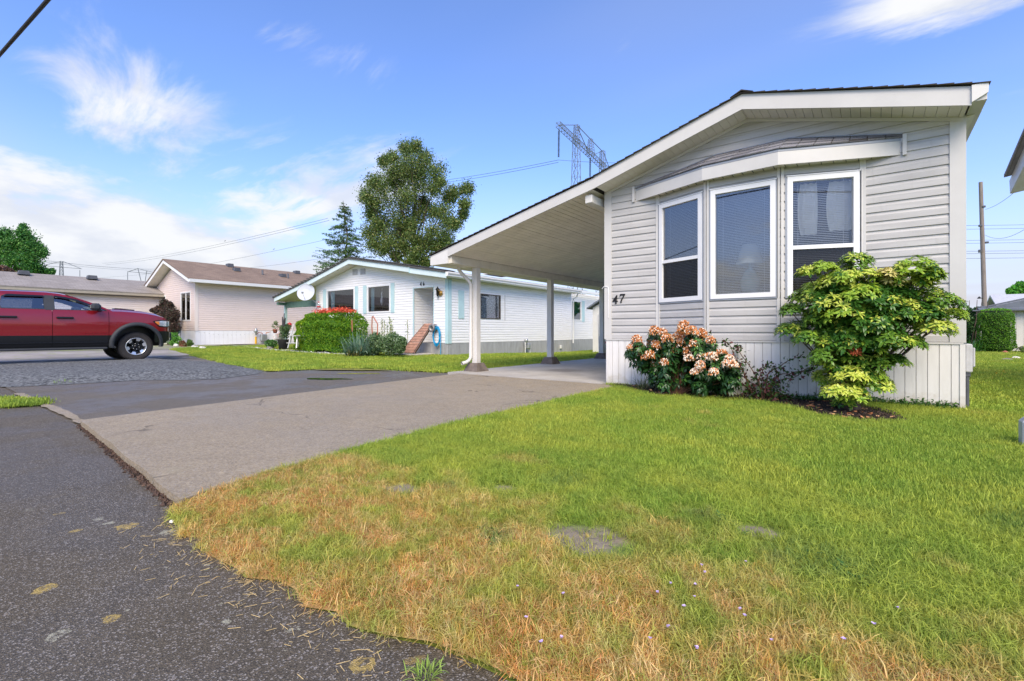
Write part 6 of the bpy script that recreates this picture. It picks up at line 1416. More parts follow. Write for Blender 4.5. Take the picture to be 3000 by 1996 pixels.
for i, (ax, ay, ad, bx_, by_, bd, sg, t__) in enumerate(((300, 772, 320, 960, 640, 130, 2., 'upper wire of the pair rising to the right over the beige house'), (310, 776, 320, 965, 646, 130, 2., 'lower wire of the pair rising to the right over the beige house'), (420, 800, 320, 1010, 690, 140, 1.5, 'middle wire crossing the sky above the brown roof'), (640, 790, 300, 1020, 745, 150, 1., 'lowest wire just above the brown roof'), (-40, 738, 90, 480, 786, 260, 1.5, 'upper wire falling to the right past the green maple'), (-40, 744, 90, 480, 790, 260, 1.5, 'second wire falling to the right past the green maple'), (130, 765, 300, 470, 792, 320, .6, 'short wire behind the distant pylons'), (130, 822, 300, 470, 800, 320, .6, 'faint low wire behind the distant pylons'))):
    cable(far(ax, ay, ad), far(bx_, by_, bd), sg, .045 if ad > 200 else .03, t__, 20, g)
for (px, py) in ((659, 707), (802, 731)):
    a = far(px, py, 200); m = MB(); m.tube([a + Vector((-.7, 0, .2)), a, a + Vector((.7, 0, .2))], .10, 5); m.build('line_damper', 'insulator', loc=tuple(a), label='small damper clipped on the %s' % ('paired wires above the beige house' if px == 659 else 'middle wire above the brown roof'), cat='damper')
for lab, L in (('distant guyed pylon with a straight crossarm above the grey roof', [((180, 766), (180, 860)), ((110, 777), (239, 788)), ((180, 766), (130, 777)), ((184, 766), (236, 787)), ((130, 770), (130, 790)), ((234, 792), (234, 816))]), ('distant V shaped pylon beside the beige gable', [((373, 796), (470, 805)), ((404, 787), (425, 840)), ((430, 794), (418, 840)), ((404, 787), (375, 797)), ((404, 787), (432, 795)), ((430, 794), (470, 803)), ((374, 798), (374, 824))])):
    S_ = thing('power_pylon', far((L[0][0][0]), 1000, 300), lab, 'power pylon'); S_.location.z = 0; WL[S_.name].z = 0
    m = MB(); g0 = L[0] if 'guyed' in lab else L[1]
    for i, ((x0, y0), (x1, y1)) in enumerate(L):
        if 'guyed' in lab and i == 0: 
            p, q = far(x0, y0, 300), far(x1, y1 + 40, 300); lattice(m, p, q, 1.2, 3.0, 14, .16)
        else: m.bar(far(x0, y0, 300), far(x1, y1 + (30 if y1 == 840 else 0), 300), .28)
    m.build('frame', MATL, S_)
# thick cable passing close overhead, top left
zc_ = 4.3; p = far(0, 155, (zc_ - .9) / ((972 - 155) / F_PX)); q = far(135, 0, (zc_ - .9) / (972 / F_PX)); dv_ = (q - p); cable(p - dv_ * 6, q + dv_ * 9, .02, .019, 'thick dark cable passing close overhead at the top left', 30, mat='cable')
# ------------------------------------------------------------------ plants by the houses
# leaf rosettes (whorls of lance-shaped leaves with pale margins)
def rosette_arrays(n, L, w, mid, edge, droop=.35, tilt=.5, seed=0, jitter=.25):
    r = np.random.default_rng(seed); V, Fc, T = [], [], []; mid, edge = np.array(mid), np.array(edge)
    for i in range(n):
        a = 6.283 * i / n * (1 + 0) + (i % 2) * .3 + r.normal() * .15; el = tilt * (1.35 if i % 3 == 0 else .8) * r.uniform(.6, 1.3); l = L * r.uniform(.75, 1.15)
        d = np.array([math.cos(a), math.sin(a), 0]); s = np.array([-d[1], d[0], 0]); m_, e_ = mid * r.uniform(.8, 1.2), edge * r.uniform(.85, 1.15)
        def P(q, side): 
            up = l * (q * math.sin(el) - droop * q * q); out = l * q * math.cos(el); return d * out + np.array([0, 0, up]) + s * side
        o = len(V); V += [P(0.06, 0), P(.45, -w / 2) + [0, 0, .10 * w * 2], P(.5, 0), P(.45, w / 2) + [0, 0, .10 * w * 2], P(.78, -w * .33), P(.8, 0), P(.78, w * .33), P(1, 0)]
        T += [m_, e_, m_, e_, e_, m_, e_, e_]; Fc += [[o, o + 1, o + 2], [o, o + 2, o + 3], [o + 1, o + 4, o + 2], [o + 2, o + 4, o + 5], [o + 2, o + 5, o + 6], [o + 2, o + 6, o + 3], [o + 4, o + 7, o + 5], [o + 5, o + 7, o + 6]]
    return np.array(V), np.array(Fc), np.array(T)
def rot_to(n, spin):
    n = n / np.linalg.norm(n); h = np.array([1., 0, 0]) if abs(n[0]) < .8 else np.array([0, 1., 0]); x = np.cross(h, n); x /= np.linalg.norm(x); y = np.cross(n, x); c, s = math.cos(spin), math.sin(spin); return np.stack([x * c + y * s, -x * s + y * c, n], 1)
def raw_mesh(name, V, Fc, T, mat):
    o = np_mesh(name, V, Fc, T, mat); me = o.data; bpy.data.objects.remove(o); return me
def place_rosettes(parent, spots, protos, name, mat, max_parts=290):
    """spots: (pos, normal, scale, proto index); the nearest become parts, the rest one mass"""
    spots = sorted(spots, key=lambda s: (Vector(s[0]) - CAM).length); W0 = wloc(parent)
    for pos, nrm, sc, pi in spots[:max_parts]:
        me = protos[pi][1]; o = bpy.data.objects.new(name, me); COL.objects.link(o); o.parent = parent; Rm = rot_to(np.array(nrm, float), random.uniform(0, 6.28)) * sc
        o.matrix_local = Matrix.Translation(Vector(pos) - W0) @ Matrix([[*Rm[i], 0] for i in range(3)] + [[0, 0, 0, 1]])
    V, Fc, T = [], [], []; k = 0
    for pos, nrm, sc, pi in spots[max_parts:]:
        v, f, t = protos[pi][0]; Rm = rot_to(np.array(nrm, float), random.uniform(0, 6.28)) * sc; V.append(v @ Rm.T + np.array(pos)); Fc.append(f + k); T.append(t); k += len(v)
    if V: np_mesh('foliage', np.vstack(V), np.vstack(Fc), np.vstack(T), mat, parent, kind='stuff')
def make_protos(specs, mat):
    o = []
    for i, sp in enumerate(specs): a = rosette_arrays(seed=i, **sp); o.append((a, raw_mesh('leaf_rosette', *a, mat)))
    return o
def L3(h): return lin(h)[:3]
# ---- variegated shrub
q6 = lambda x, y: (2200 + x * .3954, 700 + y * .3954)
S_ = thing('variegated_shrub', (-1.03, -.74, .02), 'large yellow and green variegated shrub on a dark trunk by the right windows', 'shrub')
BL = [(420, 260, 55, 2), (540, 225, 60, 1), (760, 190, 85, 0), (620, 350, 100, 2), (700, 300, 80, 1), (840, 290, 80, 2), (1010, 290, 65, 3), (1060, 330, 50, 3), (1230, 240, 95, 1), (1340, 260, 55, 1), (1290, 330, 60, 2), (380, 430, 70, 1), (300, 545, 65, 0), (500, 400, 90, 1), (620, 520, 110, 2), (800, 440, 100, 1), (930, 440, 80, 2), (1060, 500, 110, 2), (1180, 540, 80, 2), (1300, 450, 90, 1), (1430, 500, 85, 0), (1490, 580, 55, 1), (1250, 600, 90, 2), (1370, 670, 75, 2), (1130, 660, 110, 2), (950, 680, 110, 2), (850, 560, 100, 1), (700, 600, 110, 1), (310, 690, 85, 0), (400, 750, 70, 0), (480, 620, 80, 0), (900, 780, 110, 1), (1040, 780, 90, 0), (1180, 770, 75, 0), (700, 720, 90, 0), (600, 800, 90, 0), (850, 900, 80, 0), (560, 900, 80, 0), (960, 930, 70, 0), (1070, 920, 55, 0), (660, 960, 80, 1), (560, 1040, 70, 2), (740, 1050, 100, 2), (880, 1060, 85, 1), (950, 1090, 60, 2), (640, 1130, 80, 2), (780, 1150, 70, 2), (700, 1200, 70, 1), (560, 700, 70, 0), (750, 830, 70, 0)] + [(x, y, 85, 5) for x in (520, 620, 720, 820, 920, 1020, 1120) for y in (400, 480, 560, 640, 720, 790) if abs(x - 800) < 360 - (y - 560) * .6] + [(x, y, 60, 5) for x, y in ((640, 860), (700, 900), (800, 860), (880, 840), (760, 960), (700, 1000), (840, 1000), (1180, 560), (1260, 520), (1340, 560))]
GR, YG, YL = L3('#4d7d2b'), L3('#9db83c'), L3('#d9cf6c')
protos = make_protos([dict(n=9, L=.070, w=.019, mid=L3('#3f7024'), edge=L3('#7a9c38')), dict(n=10, L=.074, w=.019, mid=L3('#6a9c32'), edge=L3('#b8cc48')), dict(n=9, L=.074, w=.019, mid=L3('#9cbc38'), edge=L3('#e8e670')), dict(n=10, L=.08, w=.021, mid=L3('#b9b65a'), edge=L3('#ecdc9a')), dict(n=10, L=.08, w=.021, mid=L3('#8a4a34'), edge=L3('#c46a48')), dict(n=8, L=.09, w=.023, mid=L3('#335f22'), edge=L3('#4c7a2c'))], 'leaf_gloss')
spots = []; rs = random.Random(3); CC = Vector((-1.0, -.8, 1.0))
for x, y, r, ty in BL:
    for _ in range(2 if r > 75 else 2):
        yy = -.86 + rs.uniform(-.33, .36) * (1 if r > 60 else .6); c = at(*q6(x + rs.uniform(-20, 20), y + rs.uniform(-18, 18)), yy); R_m = r * .00142 * (c.y + 7.3) / 6.45 * 1.22
        for k in range(int(17 + r * .20)):
            d = Vector(rand_dirs(1)[0]); 
            if d.z < -.35: d.z *= -.6
            p = c + Vector((d.x * R_m, d.y * R_m, d.z * R_m * .72)); nn = Vector((d.x * .8, d.y * .8, abs(d.z) * .9 + .75)); out = (p - CC); out.z = 0; nn += out.normalized() * .25
            t = ty if rs.random() < .72 else rs.choice((0, 1, 2, 5))
            if d.z < .0 and t in (2, 3): t = 1
            spots.append((tuple(p), tuple(nn), rs.uniform(.75, 1.15), t))
for _ in range(6): p = at(*q6(760 + rs.uniform(-30, 30), 820 + rs.uniform(-25, 25)), -1.15); spots.append((tuple(p), (.2, -.6, .7), .9, 4))
place_rosettes(S_, spots, protos, 'leaf_cluster', 'leaf_gloss')
m = MB(); b = Vector((-1.0, -.80, .0))
for k in range(7): a = k * .9; branch(m, b + Vector((.06 * math.cos(a), .05 * math.sin(a), 0)), b + Vector((.05 * math.cos(a * 1.4), .04 * math.sin(a), .34)), .042, .032, seed=k)
m.build('trunk', 'bark', S_)
m = MB()
for i, (x, y, r, ty) in enumerate(BL):
    c = at(*q6(x, y), -.84); mid = b + Vector(((c.x - b.x) * .35, (c.y - b.y) * .3, max(.3, (c.z) * .5))); branch(m, b + Vector((0, 0, .28)), mid, .026, .016, seed=i, k=3); branch(m, mid, c, .015, .005, seed=i + 9, k=3)
m.build('limbs', 'bark', S_)
# ---- orange and white blossoming shrub
q7 = lambda x, y: (1700 + x * .297, 800 + y * .297)
S_ = thing('flowering_shrub', (-3.05, -.62, .02), 'dark leaved shrub with orange and white drooping blossom below the left window', 'shrub')
FB = [(640, 870, 35), (820, 900, 40), (940, 800, 40), (1110, 730, 45), (1230, 790, 40), (1130, 990, 40), (1350, 970, 45), (1430, 920, 45), (980, 650, 45), (880, 760, 35), (560, 690, 55), (510, 760, 45), (600, 730, 45), (730, 610, 60), (830, 620, 50), (700, 740, 60), (760, 745, 50), (850, 690, 60), (920, 690, 55), (1030, 560, 60), (1000, 600, 55), (1090, 600, 60), (1060, 660, 60), (1150, 660, 60), (1000, 720, 55), (1200, 630, 50), (1275, 700, 45), (600, 805, 40), (700, 830, 55), (780, 850, 55), (880, 830, 60), (900, 880, 50), (740, 930, 45), (1060, 800, 50), (1070, 870, 55), (1190, 850, 55), (1170, 920, 50), (1290, 850, 60), (1400, 840, 60), (1470, 870, 50), (1240, 950, 60), (1300, 1000, 50), (1340, 900, 50), (1500, 930, 45), (1180, 960, 45)]
LB = FB + [(560, 850, 60), (650, 900, 70), (750, 990, 80), (850, 950, 90), (950, 860, 90), (1000, 950, 100), (1150, 760, 80), (1180, 720, 60), (1280, 780, 60), (950, 760, 80), (1100, 1020, 80), (1250, 1050, 70), (1400, 970, 80), (1450, 1040, 80), (1380, 1100, 60), (1500, 1010, 60), (820, 1050, 70), (960, 1050, 70), (1170, 1080, 60), (880, 640, 50), (660, 790, 60)]
protos = make_protos([dict(n=9, L=.10, w=.030, mid=L3('#2c4f2a'), edge=L3('#38602f'), droop=.6, tilt=.25), dict(n=8, L=.10, w=.030, mid=L3('#24421f'), edge=L3('#335828'), droop=.7, tilt=.15), dict(n=8, L=.09, w=.028, mid=L3('#4a7a35'), edge=L3('#6b9a45'), droop=.5, tilt=.4)], 'leaf_gloss')
spots = []
def depth_y(x): return -.62 + rs.uniform(-.30, .34)
for x, y, r in LB:
    for _ in range(2):
        c = at(*q7(x + rs.uniform(-25, 25), y + 18 + rs.uniform(-10, 25)), depth_y(x)); R_m = r * .297 / 1390 * 6.2
        for k in range(int(7 + r * .10)):
            d = Vector(rand_dirs(1)[0]); p = c + d * R_m * .9; spots.append((tuple(p), (d.x * .7, d.y * .7, abs(d.z) * .5 + .6), rs.uniform(.7, 1.1), rs.choice((0, 0, 1, 1, 2))))
place_rosettes(S_, spots, protos, 'leaf_cluster', 'leaf_gloss', 270)
V, Fc, T = [], [], []; ORG, WH, PK = np.array(L3('#d58a4e')), np.array(L3('#f3e3cd')), np.array(L3('#c96a4a'))
fl_spots = []
for x, y, r in FB:
    white = x > 1050 and y > 840
    for _ in range(2):
        c = at(*q7(x + rs.uniform(-16, 16), y + rs.uniform(-12, 12)), depth_y(x) - .19) + Vector((0, 0, .03)); R_m = r * .297 / 1390 * 6.2
        for k in range(int(r * 1.9)):
            d = Vector(rand_dirs(1)[0]); 
            if d.z < -.4: d.z *= -1
            fl_spots.append((c + d * R_m * .85, white))
for p, white in fl_spots:
    # one bell: a small tapering 5-sided cup on a short stalk
    ax_ = np.array([rs.gauss(0, .45), rs.gauss(0, .45), -1 if white or rs.random() < .45 else .7]); ax_ /= np.linalg.norm(ax_); h = .023 * rs.uniform(.8, 1.4); rot = rot_to(ax_, rs.uniform(0, 6)); o = len(V); K = 4
    col = (WH if rs.random() < (.65 if white else .32) else ORG) * rs.uniform(.85, 1.1); tip = col if rs.random() < .7 else PK
    for q, rad in ((0, .003), (.4, .009), (.95, .006)):
        for j in range(K): a = 6.283 * j / K; V.append(np.array(p) + rot @ np.array([rad * math.cos(a), rad * math.sin(a), h * q])); T.append(tip if q == 0 else col)
    Fc += [[o + l * K + j, o + l * K + (j + 1) % K, o + (l + 1) * K + (j + 1) % K, o + (l + 1) * K + j] for l in range(2) for j in range(K)]
t = NT('petal'); at_ = t.new('ShaderNodeAttribute'); at_.attribute_name = 'tint'; t.col(at_.outputs['Color']); t.rough(.6); MAT['petal'] = t.m
np_mesh('blossom', np.array(V), np.array(Fc), np.array(T), 'petal', S_, kind='stuff')
m = MB(); b = Vector((-3.0, -.66, .0))
for i, (x, y, r) in enumerate(LB):
    c = at(*q7(x, y + 20), -.62 + rs.uniform(-.2, .2)); mid = b + Vector(((c.x - b.x) * .4, (c.y - b.y) * .3, max(.12, c.z * .45))); branch(m, b + Vector((rs.uniform(-.05, .05), 0, 0)), mid, .022, .012, seed=i, k=3); branch(m, mid, c, .011, .004, seed=i + 5, k=3)
m.build('limbs', 'twig', S_)
# ---- straggling rose
S_ = thing('rose_bush', (-1.95, -.55, .02), 'straggling rose with long thin thorny canes between the two shrubs', 'shrub')
canes = [[(1800, 1270), (1690, 1180), (1610, 960), (1590, 870)], [(1820, 1270), (1740, 1030), (1560, 760), (1550, 715)], [(1790, 1270), (1650, 1080), (1480, 720), (1410, 665)], [(1810, 1260), (1850, 1000), (2000, 900), (2200, 800)], [(1830, 1260), (1900, 1090), (2150, 1010), (2310, 890)], [(1850, 1250), (1930, 1020), (2100, 980), (2340, 980)], [(1800, 1260), (1760, 1050), (1830, 900), (1870, 920)], [(1790, 1260), (1560, 1060), (1310, 900), (1290, 600)], [(1220, 1150), (1320, 1090), (1440, 1075), (1520, 1080)], [(1840, 1270), (1930, 1180), (2040, 1220), (2060, 1230)], [(1800, 1270), (1680, 1150), (1640, 1170), (1640, 1200)]]
m = MB(); P_ = []; G_ = []
for i, c in enumerate(canes):
    pts = [at(*q7(x, y), -.52 - .1 * math.sin(i * 2.3 + j)) for j, (x, y) in enumerate(c)]; pp = []
    for a, b_, j in zip(pts, pts[1:], range(9)):
        for k in range(5): pp.append(a.lerp(b_, k / 5) + Vector((0, 0, .012 * math.sin(k))))
    pp.append(pts[-1]); m.tube(pp, [.008 - .005 * k / len(pp) for k in range(len(pp))], 5); P_ += [p + Vector((rs.gauss(0, .03), rs.gauss(0, .03), rs.gauss(0, .03))) for p in pp[3:] for _ in range(5)]
m.build('cane', 'twig', S_)
for k in range(380): x, y = rs.gauss(1840, 95), rs.gauss(1130, 75); P_.append(at(*q7(x, min(y, 1270)), -.55 + rs.gauss(0, .13)))
V, Fa, T = leaves(np.array(P_), .048, rgb('#44652f', '#35532a', '#6a3c3c', '#587a3c', '#4c2f30'), aspect=.6); np_mesh('foliage', V, Fa, T, 'leaf', S_)
S_ = thing('ornamental_grass', (-3.75, -.3, .02), 'small tuft of pale striped grass at the left end of the bed', 'plant'); grassy(S_, tuple(at(1880, 1128, -.42))[:2] + (.02,), 46, .42, .010, rgb('#9aa06a', '#6d7d45', '#c8bf8a', '#4f6038'), rad=.07)
S_ = thing('ground_cover', (-1.6, -.2, .02), 'low green weeds along the foot of the skirting right of the rose', 'plant')
P_ = np.array([(rs.uniform(-2.0, -.05), -.08 + rs.gauss(0, .05) - (.32 if -1.76 < 0 else 0) * 0, .05 + abs(rs.gauss(0, .03))) for _ in range(1500)]); P_[:, 1] -= np.interp(P_[:, 0], [-2, -1.76, -.91, 0], [.32, .32, 0, 0]); V, Fa, T = leaves(P_, .035, rgb('#3f6b30', '#547d3a', '#35582a'), up=1.); np_mesh('foliage', V, Fa, T, 'leaf', S_)
# bark chips and fallen leaves in the mulch
me_ = []
rr = random.Random(8); m = MB(); cols = []
import mathutils
def inside(x, y, poly):
    c = False; n = len(poly)
    for i in range(n):
        x1, y1 = poly[i]; x2, y2 = poly[(i + 1) % n]
        if (y1 > y) != (y2 > y) and x < (x2 - x1) * (y - y1) / (y2 - y1) + x1: c = not c
    return c
N_ = 0; m.cols = []
while N_ < 5200:
    x, y = rr.uniform(-4.3, -.4), rr.uniform(-1.6, 0)
    if not inside(x, y, MULCH): continue
    N_ += 1; big_ = rr.random() < .014; s = rr.uniform(.006, .016) if not big_ else rr.uniform(.02, .035); a = rr.uniform(0, 6.28); z = .03 + abs(rr.gauss(0, .010)); t_ = rr.uniform(-.4, .4); u, v = (math.cos(a), math.sin(a)), (-math.sin(a), math.cos(a)); h = s * .35
    vs = [(x + u[0] * s * i + v[0] * s * .4 * j, y + u[1] * s * i + v[1] * s * .4 * j, z + t_ * s * i + (h if k else 0)) for k in (0, 1) for i, j in ((-1, -1), (1, -1), (1, 1), (-1, 1))]
    m.add(vs, [(4, 5, 6, 7), (0, 1, 5, 4), (1, 2, 6, 5), (2, 3, 7, 6), (3, 0, 4, 7)]); c = lin(rr.choice(('#b5764a', '#c98d5e', '#d9a777')) if big_ else rr.choice(('#2b211c', '#3d2f27', '#463830', '#5c4a3d', '#241c18', '#1c1613'))); m.cols += [c] * 8
m.build('bark_chips', 'petal', kind='stuff', label='dark bark chips and fallen leaves in the flower bed', cat='mulch')

# ---- plants round house 46
S_ = thing('clipped_hedge', (-19.0, 3.3, 0), 'bright green clipped hedge in front of the left window of house 46', 'hedge')
q8_ = lambda x, y: (750 + x * .3189, 650 + y * .3189)
hx0, hx1, hy0, hy1 = -20.75, -17.25, 3.2, 4.5
n = 30000; P_ = []
for k in range(n):
    f = rs.random(); x = rs.uniform(hx0, hx1); y = rs.uniform(hy0, hy1); z = rs.uniform(.1, 1.72)
    if f < .5: y = hy0
    elif f < .65: x = hx1
    elif f < .75: x = hx0
    else: z = 1.72
    ex = max(0, 1 - (x - hx0) / .7, 1 - (hx1 - x) / .7); ey = max(0, 1 - (y - hy0) / .6); ez = max(0, 1 - (1.75 - z) / .6); q = .24 * (ex * ex + ey * ey) * (ez + .2); lump = .045 * math.sin(x * 7 + z * 5) + .04 * math.sin(z * 11 + y * 6)
    P_.append((x - (q if x > -19.0 else -q), y + q * .7 - lump, z - .26 * ez * max(ex, ey) + lump * .5 + .05 * math.sin(x * 3)))
P_ = np.array(P_); V, Fa, T = leaves(P_, .075, rgb('#5c8f22', '#477a20', '#76a52a', '#38651e', '#97b830'), up=.6)
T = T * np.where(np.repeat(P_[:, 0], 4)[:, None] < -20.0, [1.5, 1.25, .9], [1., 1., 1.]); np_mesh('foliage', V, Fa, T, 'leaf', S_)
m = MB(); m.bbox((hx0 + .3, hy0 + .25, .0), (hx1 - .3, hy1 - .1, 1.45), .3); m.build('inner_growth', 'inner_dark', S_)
P_ = np.array([(rs.uniform(-19.5, -17.35), rs.uniform(3.35, 4.1), 1.70 + abs(rs.gauss(0, .06)) + .05 * math.sin(8 * rs.random())) for _ in range(1500)]); V, Fa, T = leaves(P_, .06, rgb('#d9402a', '#e2583a', '#c93226', '#e8764f'), up=.4); np_mesh('flowers', V, Fa, T, 'petal', S_, kind='stuff')
S_ = thing('yucca', (-17.4, 3.0, 0), 'spiky grey green yucca clump left of the herb bushes, front of house 46', 'plant')
yc = tuple(at(1060, 1030, 2.9)); yc = (yc[0], 2.9, .03)
grassy(S_, yc, 260, 1.05, .065, rgb('#7d9a84', '#5f7f68', '#93ab90', '#4a6a55'), rad=.4, spread=1.0, droop=.75)
grassy(S_, (yc[0] + .1, 2.6, .02), 80, .5, .02, rgb('#b9a865', '#a3914f'), rad=.25, spread=.9)
m = MB()
for (x0, y0), (x1, y1), (x2, y2) in (((885, 1010), (883, 960), (882, 905)), ((1070, 1040), (1065, 960), (1068, 870)), ((1115, 1040), (1118, 940), (1075, 868))): m.tube([at(*q8_(x0, y0), 3.0), at(*q8_(x1, y1), 3.0), at(*q8_(x2, y2), 3.0)], .022, 5)
m.build('dead_stalk', 'rock_red', S_)
S_ = thing('herb_bush', (-15.9, 3.3, 0), 'low spreading grey green bush between the yucca and the ramp', 'shrub')
crown(S_, [(tuple(at(*q8_(x, y), yy)), r * .3189 / 1390 * 16.5) for x, y, r in ((1100, 1080, 70), (1180, 1120, 80), (1260, 1090, 80), (1330, 1110, 60), (1230, 1150, 80), (1120, 1150, 60), (1320, 1160, 55), (1060, 1100, 50), (1060, 1160, 40)) for yy in (3.0, 3.7)], 620, .07, rgb('#5f7d4c', '#7d9468', '#4a6a3c', '#8aa07a'), 'leaf', 'foliage', shell=.5)
S_ = thing('tall_seed_stems', (-16.4, 3.2, 0), 'tall thin green flower stems rising behind the low bush', 'plant'); m = MB(); P_ = []
for x, y in ((1160, 890), (1180, 900), (1225, 870), (1240, 895), (1390, 900), (1250, 955), (1205, 950), (1270, 1010)):
    a, b_ = at(*q8_(x + rs.uniform(-20, 20), 1100), 3.2), at(*q8_(x, y), 3.2); m.tube([a, b_], .010, 4); P_ += [a.lerp(b_, rs.uniform(.25, 1)) + Vector((rs.gauss(0, .035), rs.gauss(0, .035), 0)) for _ in range(55)]
m.build('stem', 'moss', S_); V, Fa, T = leaves(np.array(P_), .05, rgb('#7d9455', '#94a868', '#647d45')); np_mesh('leaves', V, Fa, T, 'leaf', S_)
# potted plants, ladder by the hedge
q9 = lambda x, y: (780 + x * .10204, 880 + y * .10204)
S_ = thing('potted_shrub', tuple(at(830, 1015, 3.2))[:2] + (.06,), 'big dark patterned pot with an untidy pink flowered shrub left of the ladder', 'potted plant'); pc = Vector(S_.location)
m = MB(); m.lathe(pc, [(0, 0), (.17, 0), (.23, .48), (.25, .50), (.22, .48), (0, .46)], 20); m.build('pot', 'pot_dark', S_)
crown(S_, [(pc + Vector(v), r) for v, r in (((0, 0, .62), .22), ((.08, 0, .85), .22), ((-.05, 0, 1.0), .17), ((.2, 0, .72), .18), ((.15, .1, 1.05), .15), ((.30, 0, .95), .13))], 420, .055, rgb('#5f7d4c', '#4a6440', '#7d9468', '#46603a'), 'leaf', 'foliage', shell=.3)
P_ = np.array([tuple(pc + Vector((rs.gauss(-.2, .09), rs.gauss(-.05, .1), rs.uniform(.5, 1.15)))) for _ in range(170)]); V, Fa, T = leaves(P_, .05, rgb('#d9a8a0', '#e3b8b0', '#c98a80')); np_mesh('blossom', V, Fa, T, 'petal', S_)
m = MB(); 
for dx, hgt in ((.05, 1.65), (-.05, 1.5), (.12, 1.45), (0, 1.3)): m.tube([pc + Vector((dx * .4, 0, .6)), pc + Vector((dx, 0, 1.2)), pc + Vector((dx * 1.6, 0, hgt))], [.03, .035, .02], 6)
m.build('cactus_stem', 'pot_dark', S_)
S_ = thing('hanging_planter', tuple(at(806, 970, 3.2)), 'small terracotta planter with a pale leaved plant hung left of the dark pot', 'potted plant'); pc2 = Vector(S_.location)
m = MB(); m.lathe(pc2, [(0, -.10), (.07, -.10), (.10, .06), (.11, .08), (0, .06)], 12); m.build('pot', 'terracotta', S_)
crown(S_, [(pc2 + Vector((0, 0, .22)), .15), (pc2 + Vector((.05, 0, .36)), .10)], 170, .05, rgb('#8a9a72', '#6d8058', '#a8b08c'), 'leaf', 'foliage')
S_ = thing('low_potted_plant', tuple(at(793, 1008, 3.0))[:2] + (.08,), 'low green leafy plant in a grey pot left of the big dark pot', 'potted plant'); pc3 = Vector(S_.location)
m = MB(); m.lathe(pc3, [(0, 0), (.13, 0), (.16, .16), (0, .15)], 14); m.build('pot', 'rock', S_)
crown(S_, [(pc3 + Vector((dx, 0, .30)), .17) for dx in (-.22, -.05, .15, .3)], 180, .08, rgb('#4c7a35', '#5f8f45', '#3a5f2c'), 'leaf', 'foliage')
rb = at(*q9(670, 710), 3.6); m = MB(); m.lathe(rb, [(0, -.10), (.08, -.08), (.10, .05), (.04, .1), (0, .12)], 10); m.build('red_pot', 'red_plastic', loc=tuple(rb), label='small red pot behind the pink shrub, near the carport post of house 46', cat='pot')
S_ = thing('step_ladder', tuple(at(856, 1018, 2.8))[:2] + (.05,), 'small worn white stepladder standing against the clipped hedge', 'stepladder'); lc = Vector(S_.location)
def LP(x, y, yy): return at(*q9(x, y), yy)
for (a, b_) in (((620, 1380), (795, 690)), ((865, 1375), (885, 1020))):
    m = MB(); m.bar(LP(*a, 2.75), LP(*b_, 3.05 if b_[1] < 800 else 2.95), .045, .03); m.build('front_rail', 'alu', S_)
for (a, b_) in (((690, 1250), (735, 1010)), ((925, 1330), (890, 1010))):
    m = MB(); m.bar(LP(*a, 3.2), LP(*b_, 3.0), .03, .025); m.build('rear_rail', 'alu', S_)
for (x0, x1, y) in ((640, 870, 1222), (700, 900, 1015)):
    m = MB(); a, b_ = LP(x0, y, 2.88), LP(x1, y, 2.88); m.box((a.x - .02, 2.80, a.z - .02), (b_.x + .02, 2.98, a.z + .015)); m.build('step', 'alu', S_)
# ---- plants round house 45
S_ = thing('purple_leaf_shrub', (-30.6, .9, .2), 'tall dark purple brown shrub in front of the beige house', 'shrub')
q10 = lambda x, y: (400 + x * .2232, 720 + y * .2232)
crown(S_, [(tuple(at(*q10(x, y), yy)), r * .2232 / 1390 * 24) for x, y, r in ((370, 760, 60), (300, 840, 60), (240, 850, 40), (430, 830, 80), (480, 900, 80), (380, 920, 100), (470, 1000, 90), (500, 1080, 70), (400, 1060, 100), (440, 770, 35), (300, 920, 60), (200, 850, 25), (380, 1000, 100), (400, 1120, 90)) for yy in (1.0, 1.7)], 620, .085, rgb('#4a3a34', '#5c463c', '#3a302c', '#6f5648', '#3f4a35'), 'leaf', 'foliage', shell=.4)
m = MB(); b0_ = at(*q10(430, 1250), 1.3)
for i in range(12): branch(m, (b0_.x + rs.uniform(-.2, .2), 1.3, .1), tuple(at(*q10(rs.uniform(260, 520), rs.uniform(740, 900)), 1.3)), .025, .006, seed=i)
m.build('stem', 'bark', S_)
for x, y, r, pal, lab in ((500, 1230, 95, ('#5f9a3a', '#78ad48', '#4a7f30'), 'bright green leafy perennial in front of the purple shrub'), (700, 1280, 45, ('#6a8a48', '#557238'), 'small green plant below the watering can stake'), (610, 1300, 50, ('#8a5a48', '#a06a50', '#6d7045'), 'low reddish plant between the green perennials'), (1160, 1300, 40, ('#55703a', '#6a5040', '#7d8a4c'), 'low weedy plant right of the gas meter')):
    c = at(*q10(x, y), .9 if x < 650 else (1.3 if x < 900 else 5.0)); S_ = thing('perennial', (c.x, c.y, .2), lab, 'plant'); w_ = r * .2232 / 1390 * (24 if x < 900 else 27)
    crown(S_, [((c.x + dx * w_, c.y, max(.3, c.z) + dz * w_), w_ * .6) for dx, dz in ((0, .2), (-.7, -.2), (.7, -.15), (.2, -.4), (-.3, .4))], 220, .09, rgb(*pal), 'leaf', 'foliage')
for i, (x, y) in enumerate(((525, 1335), (765, 1327), (870, 1330), (1110, 1318))):
    c = at(*q10(x, y), .85 if x < 900 else 4.6); rock('border_stone', (c.x, c.y, zg(c.x, c.y) + .03), (.16, .12, .08), 'pale_stone', 'pale rounded border stone, %s from the left at the foot of the beige house' % ('first', 'second', 'third', 'fourth')[i], i + 10, 'stone', 'pale border stones at the beige house')
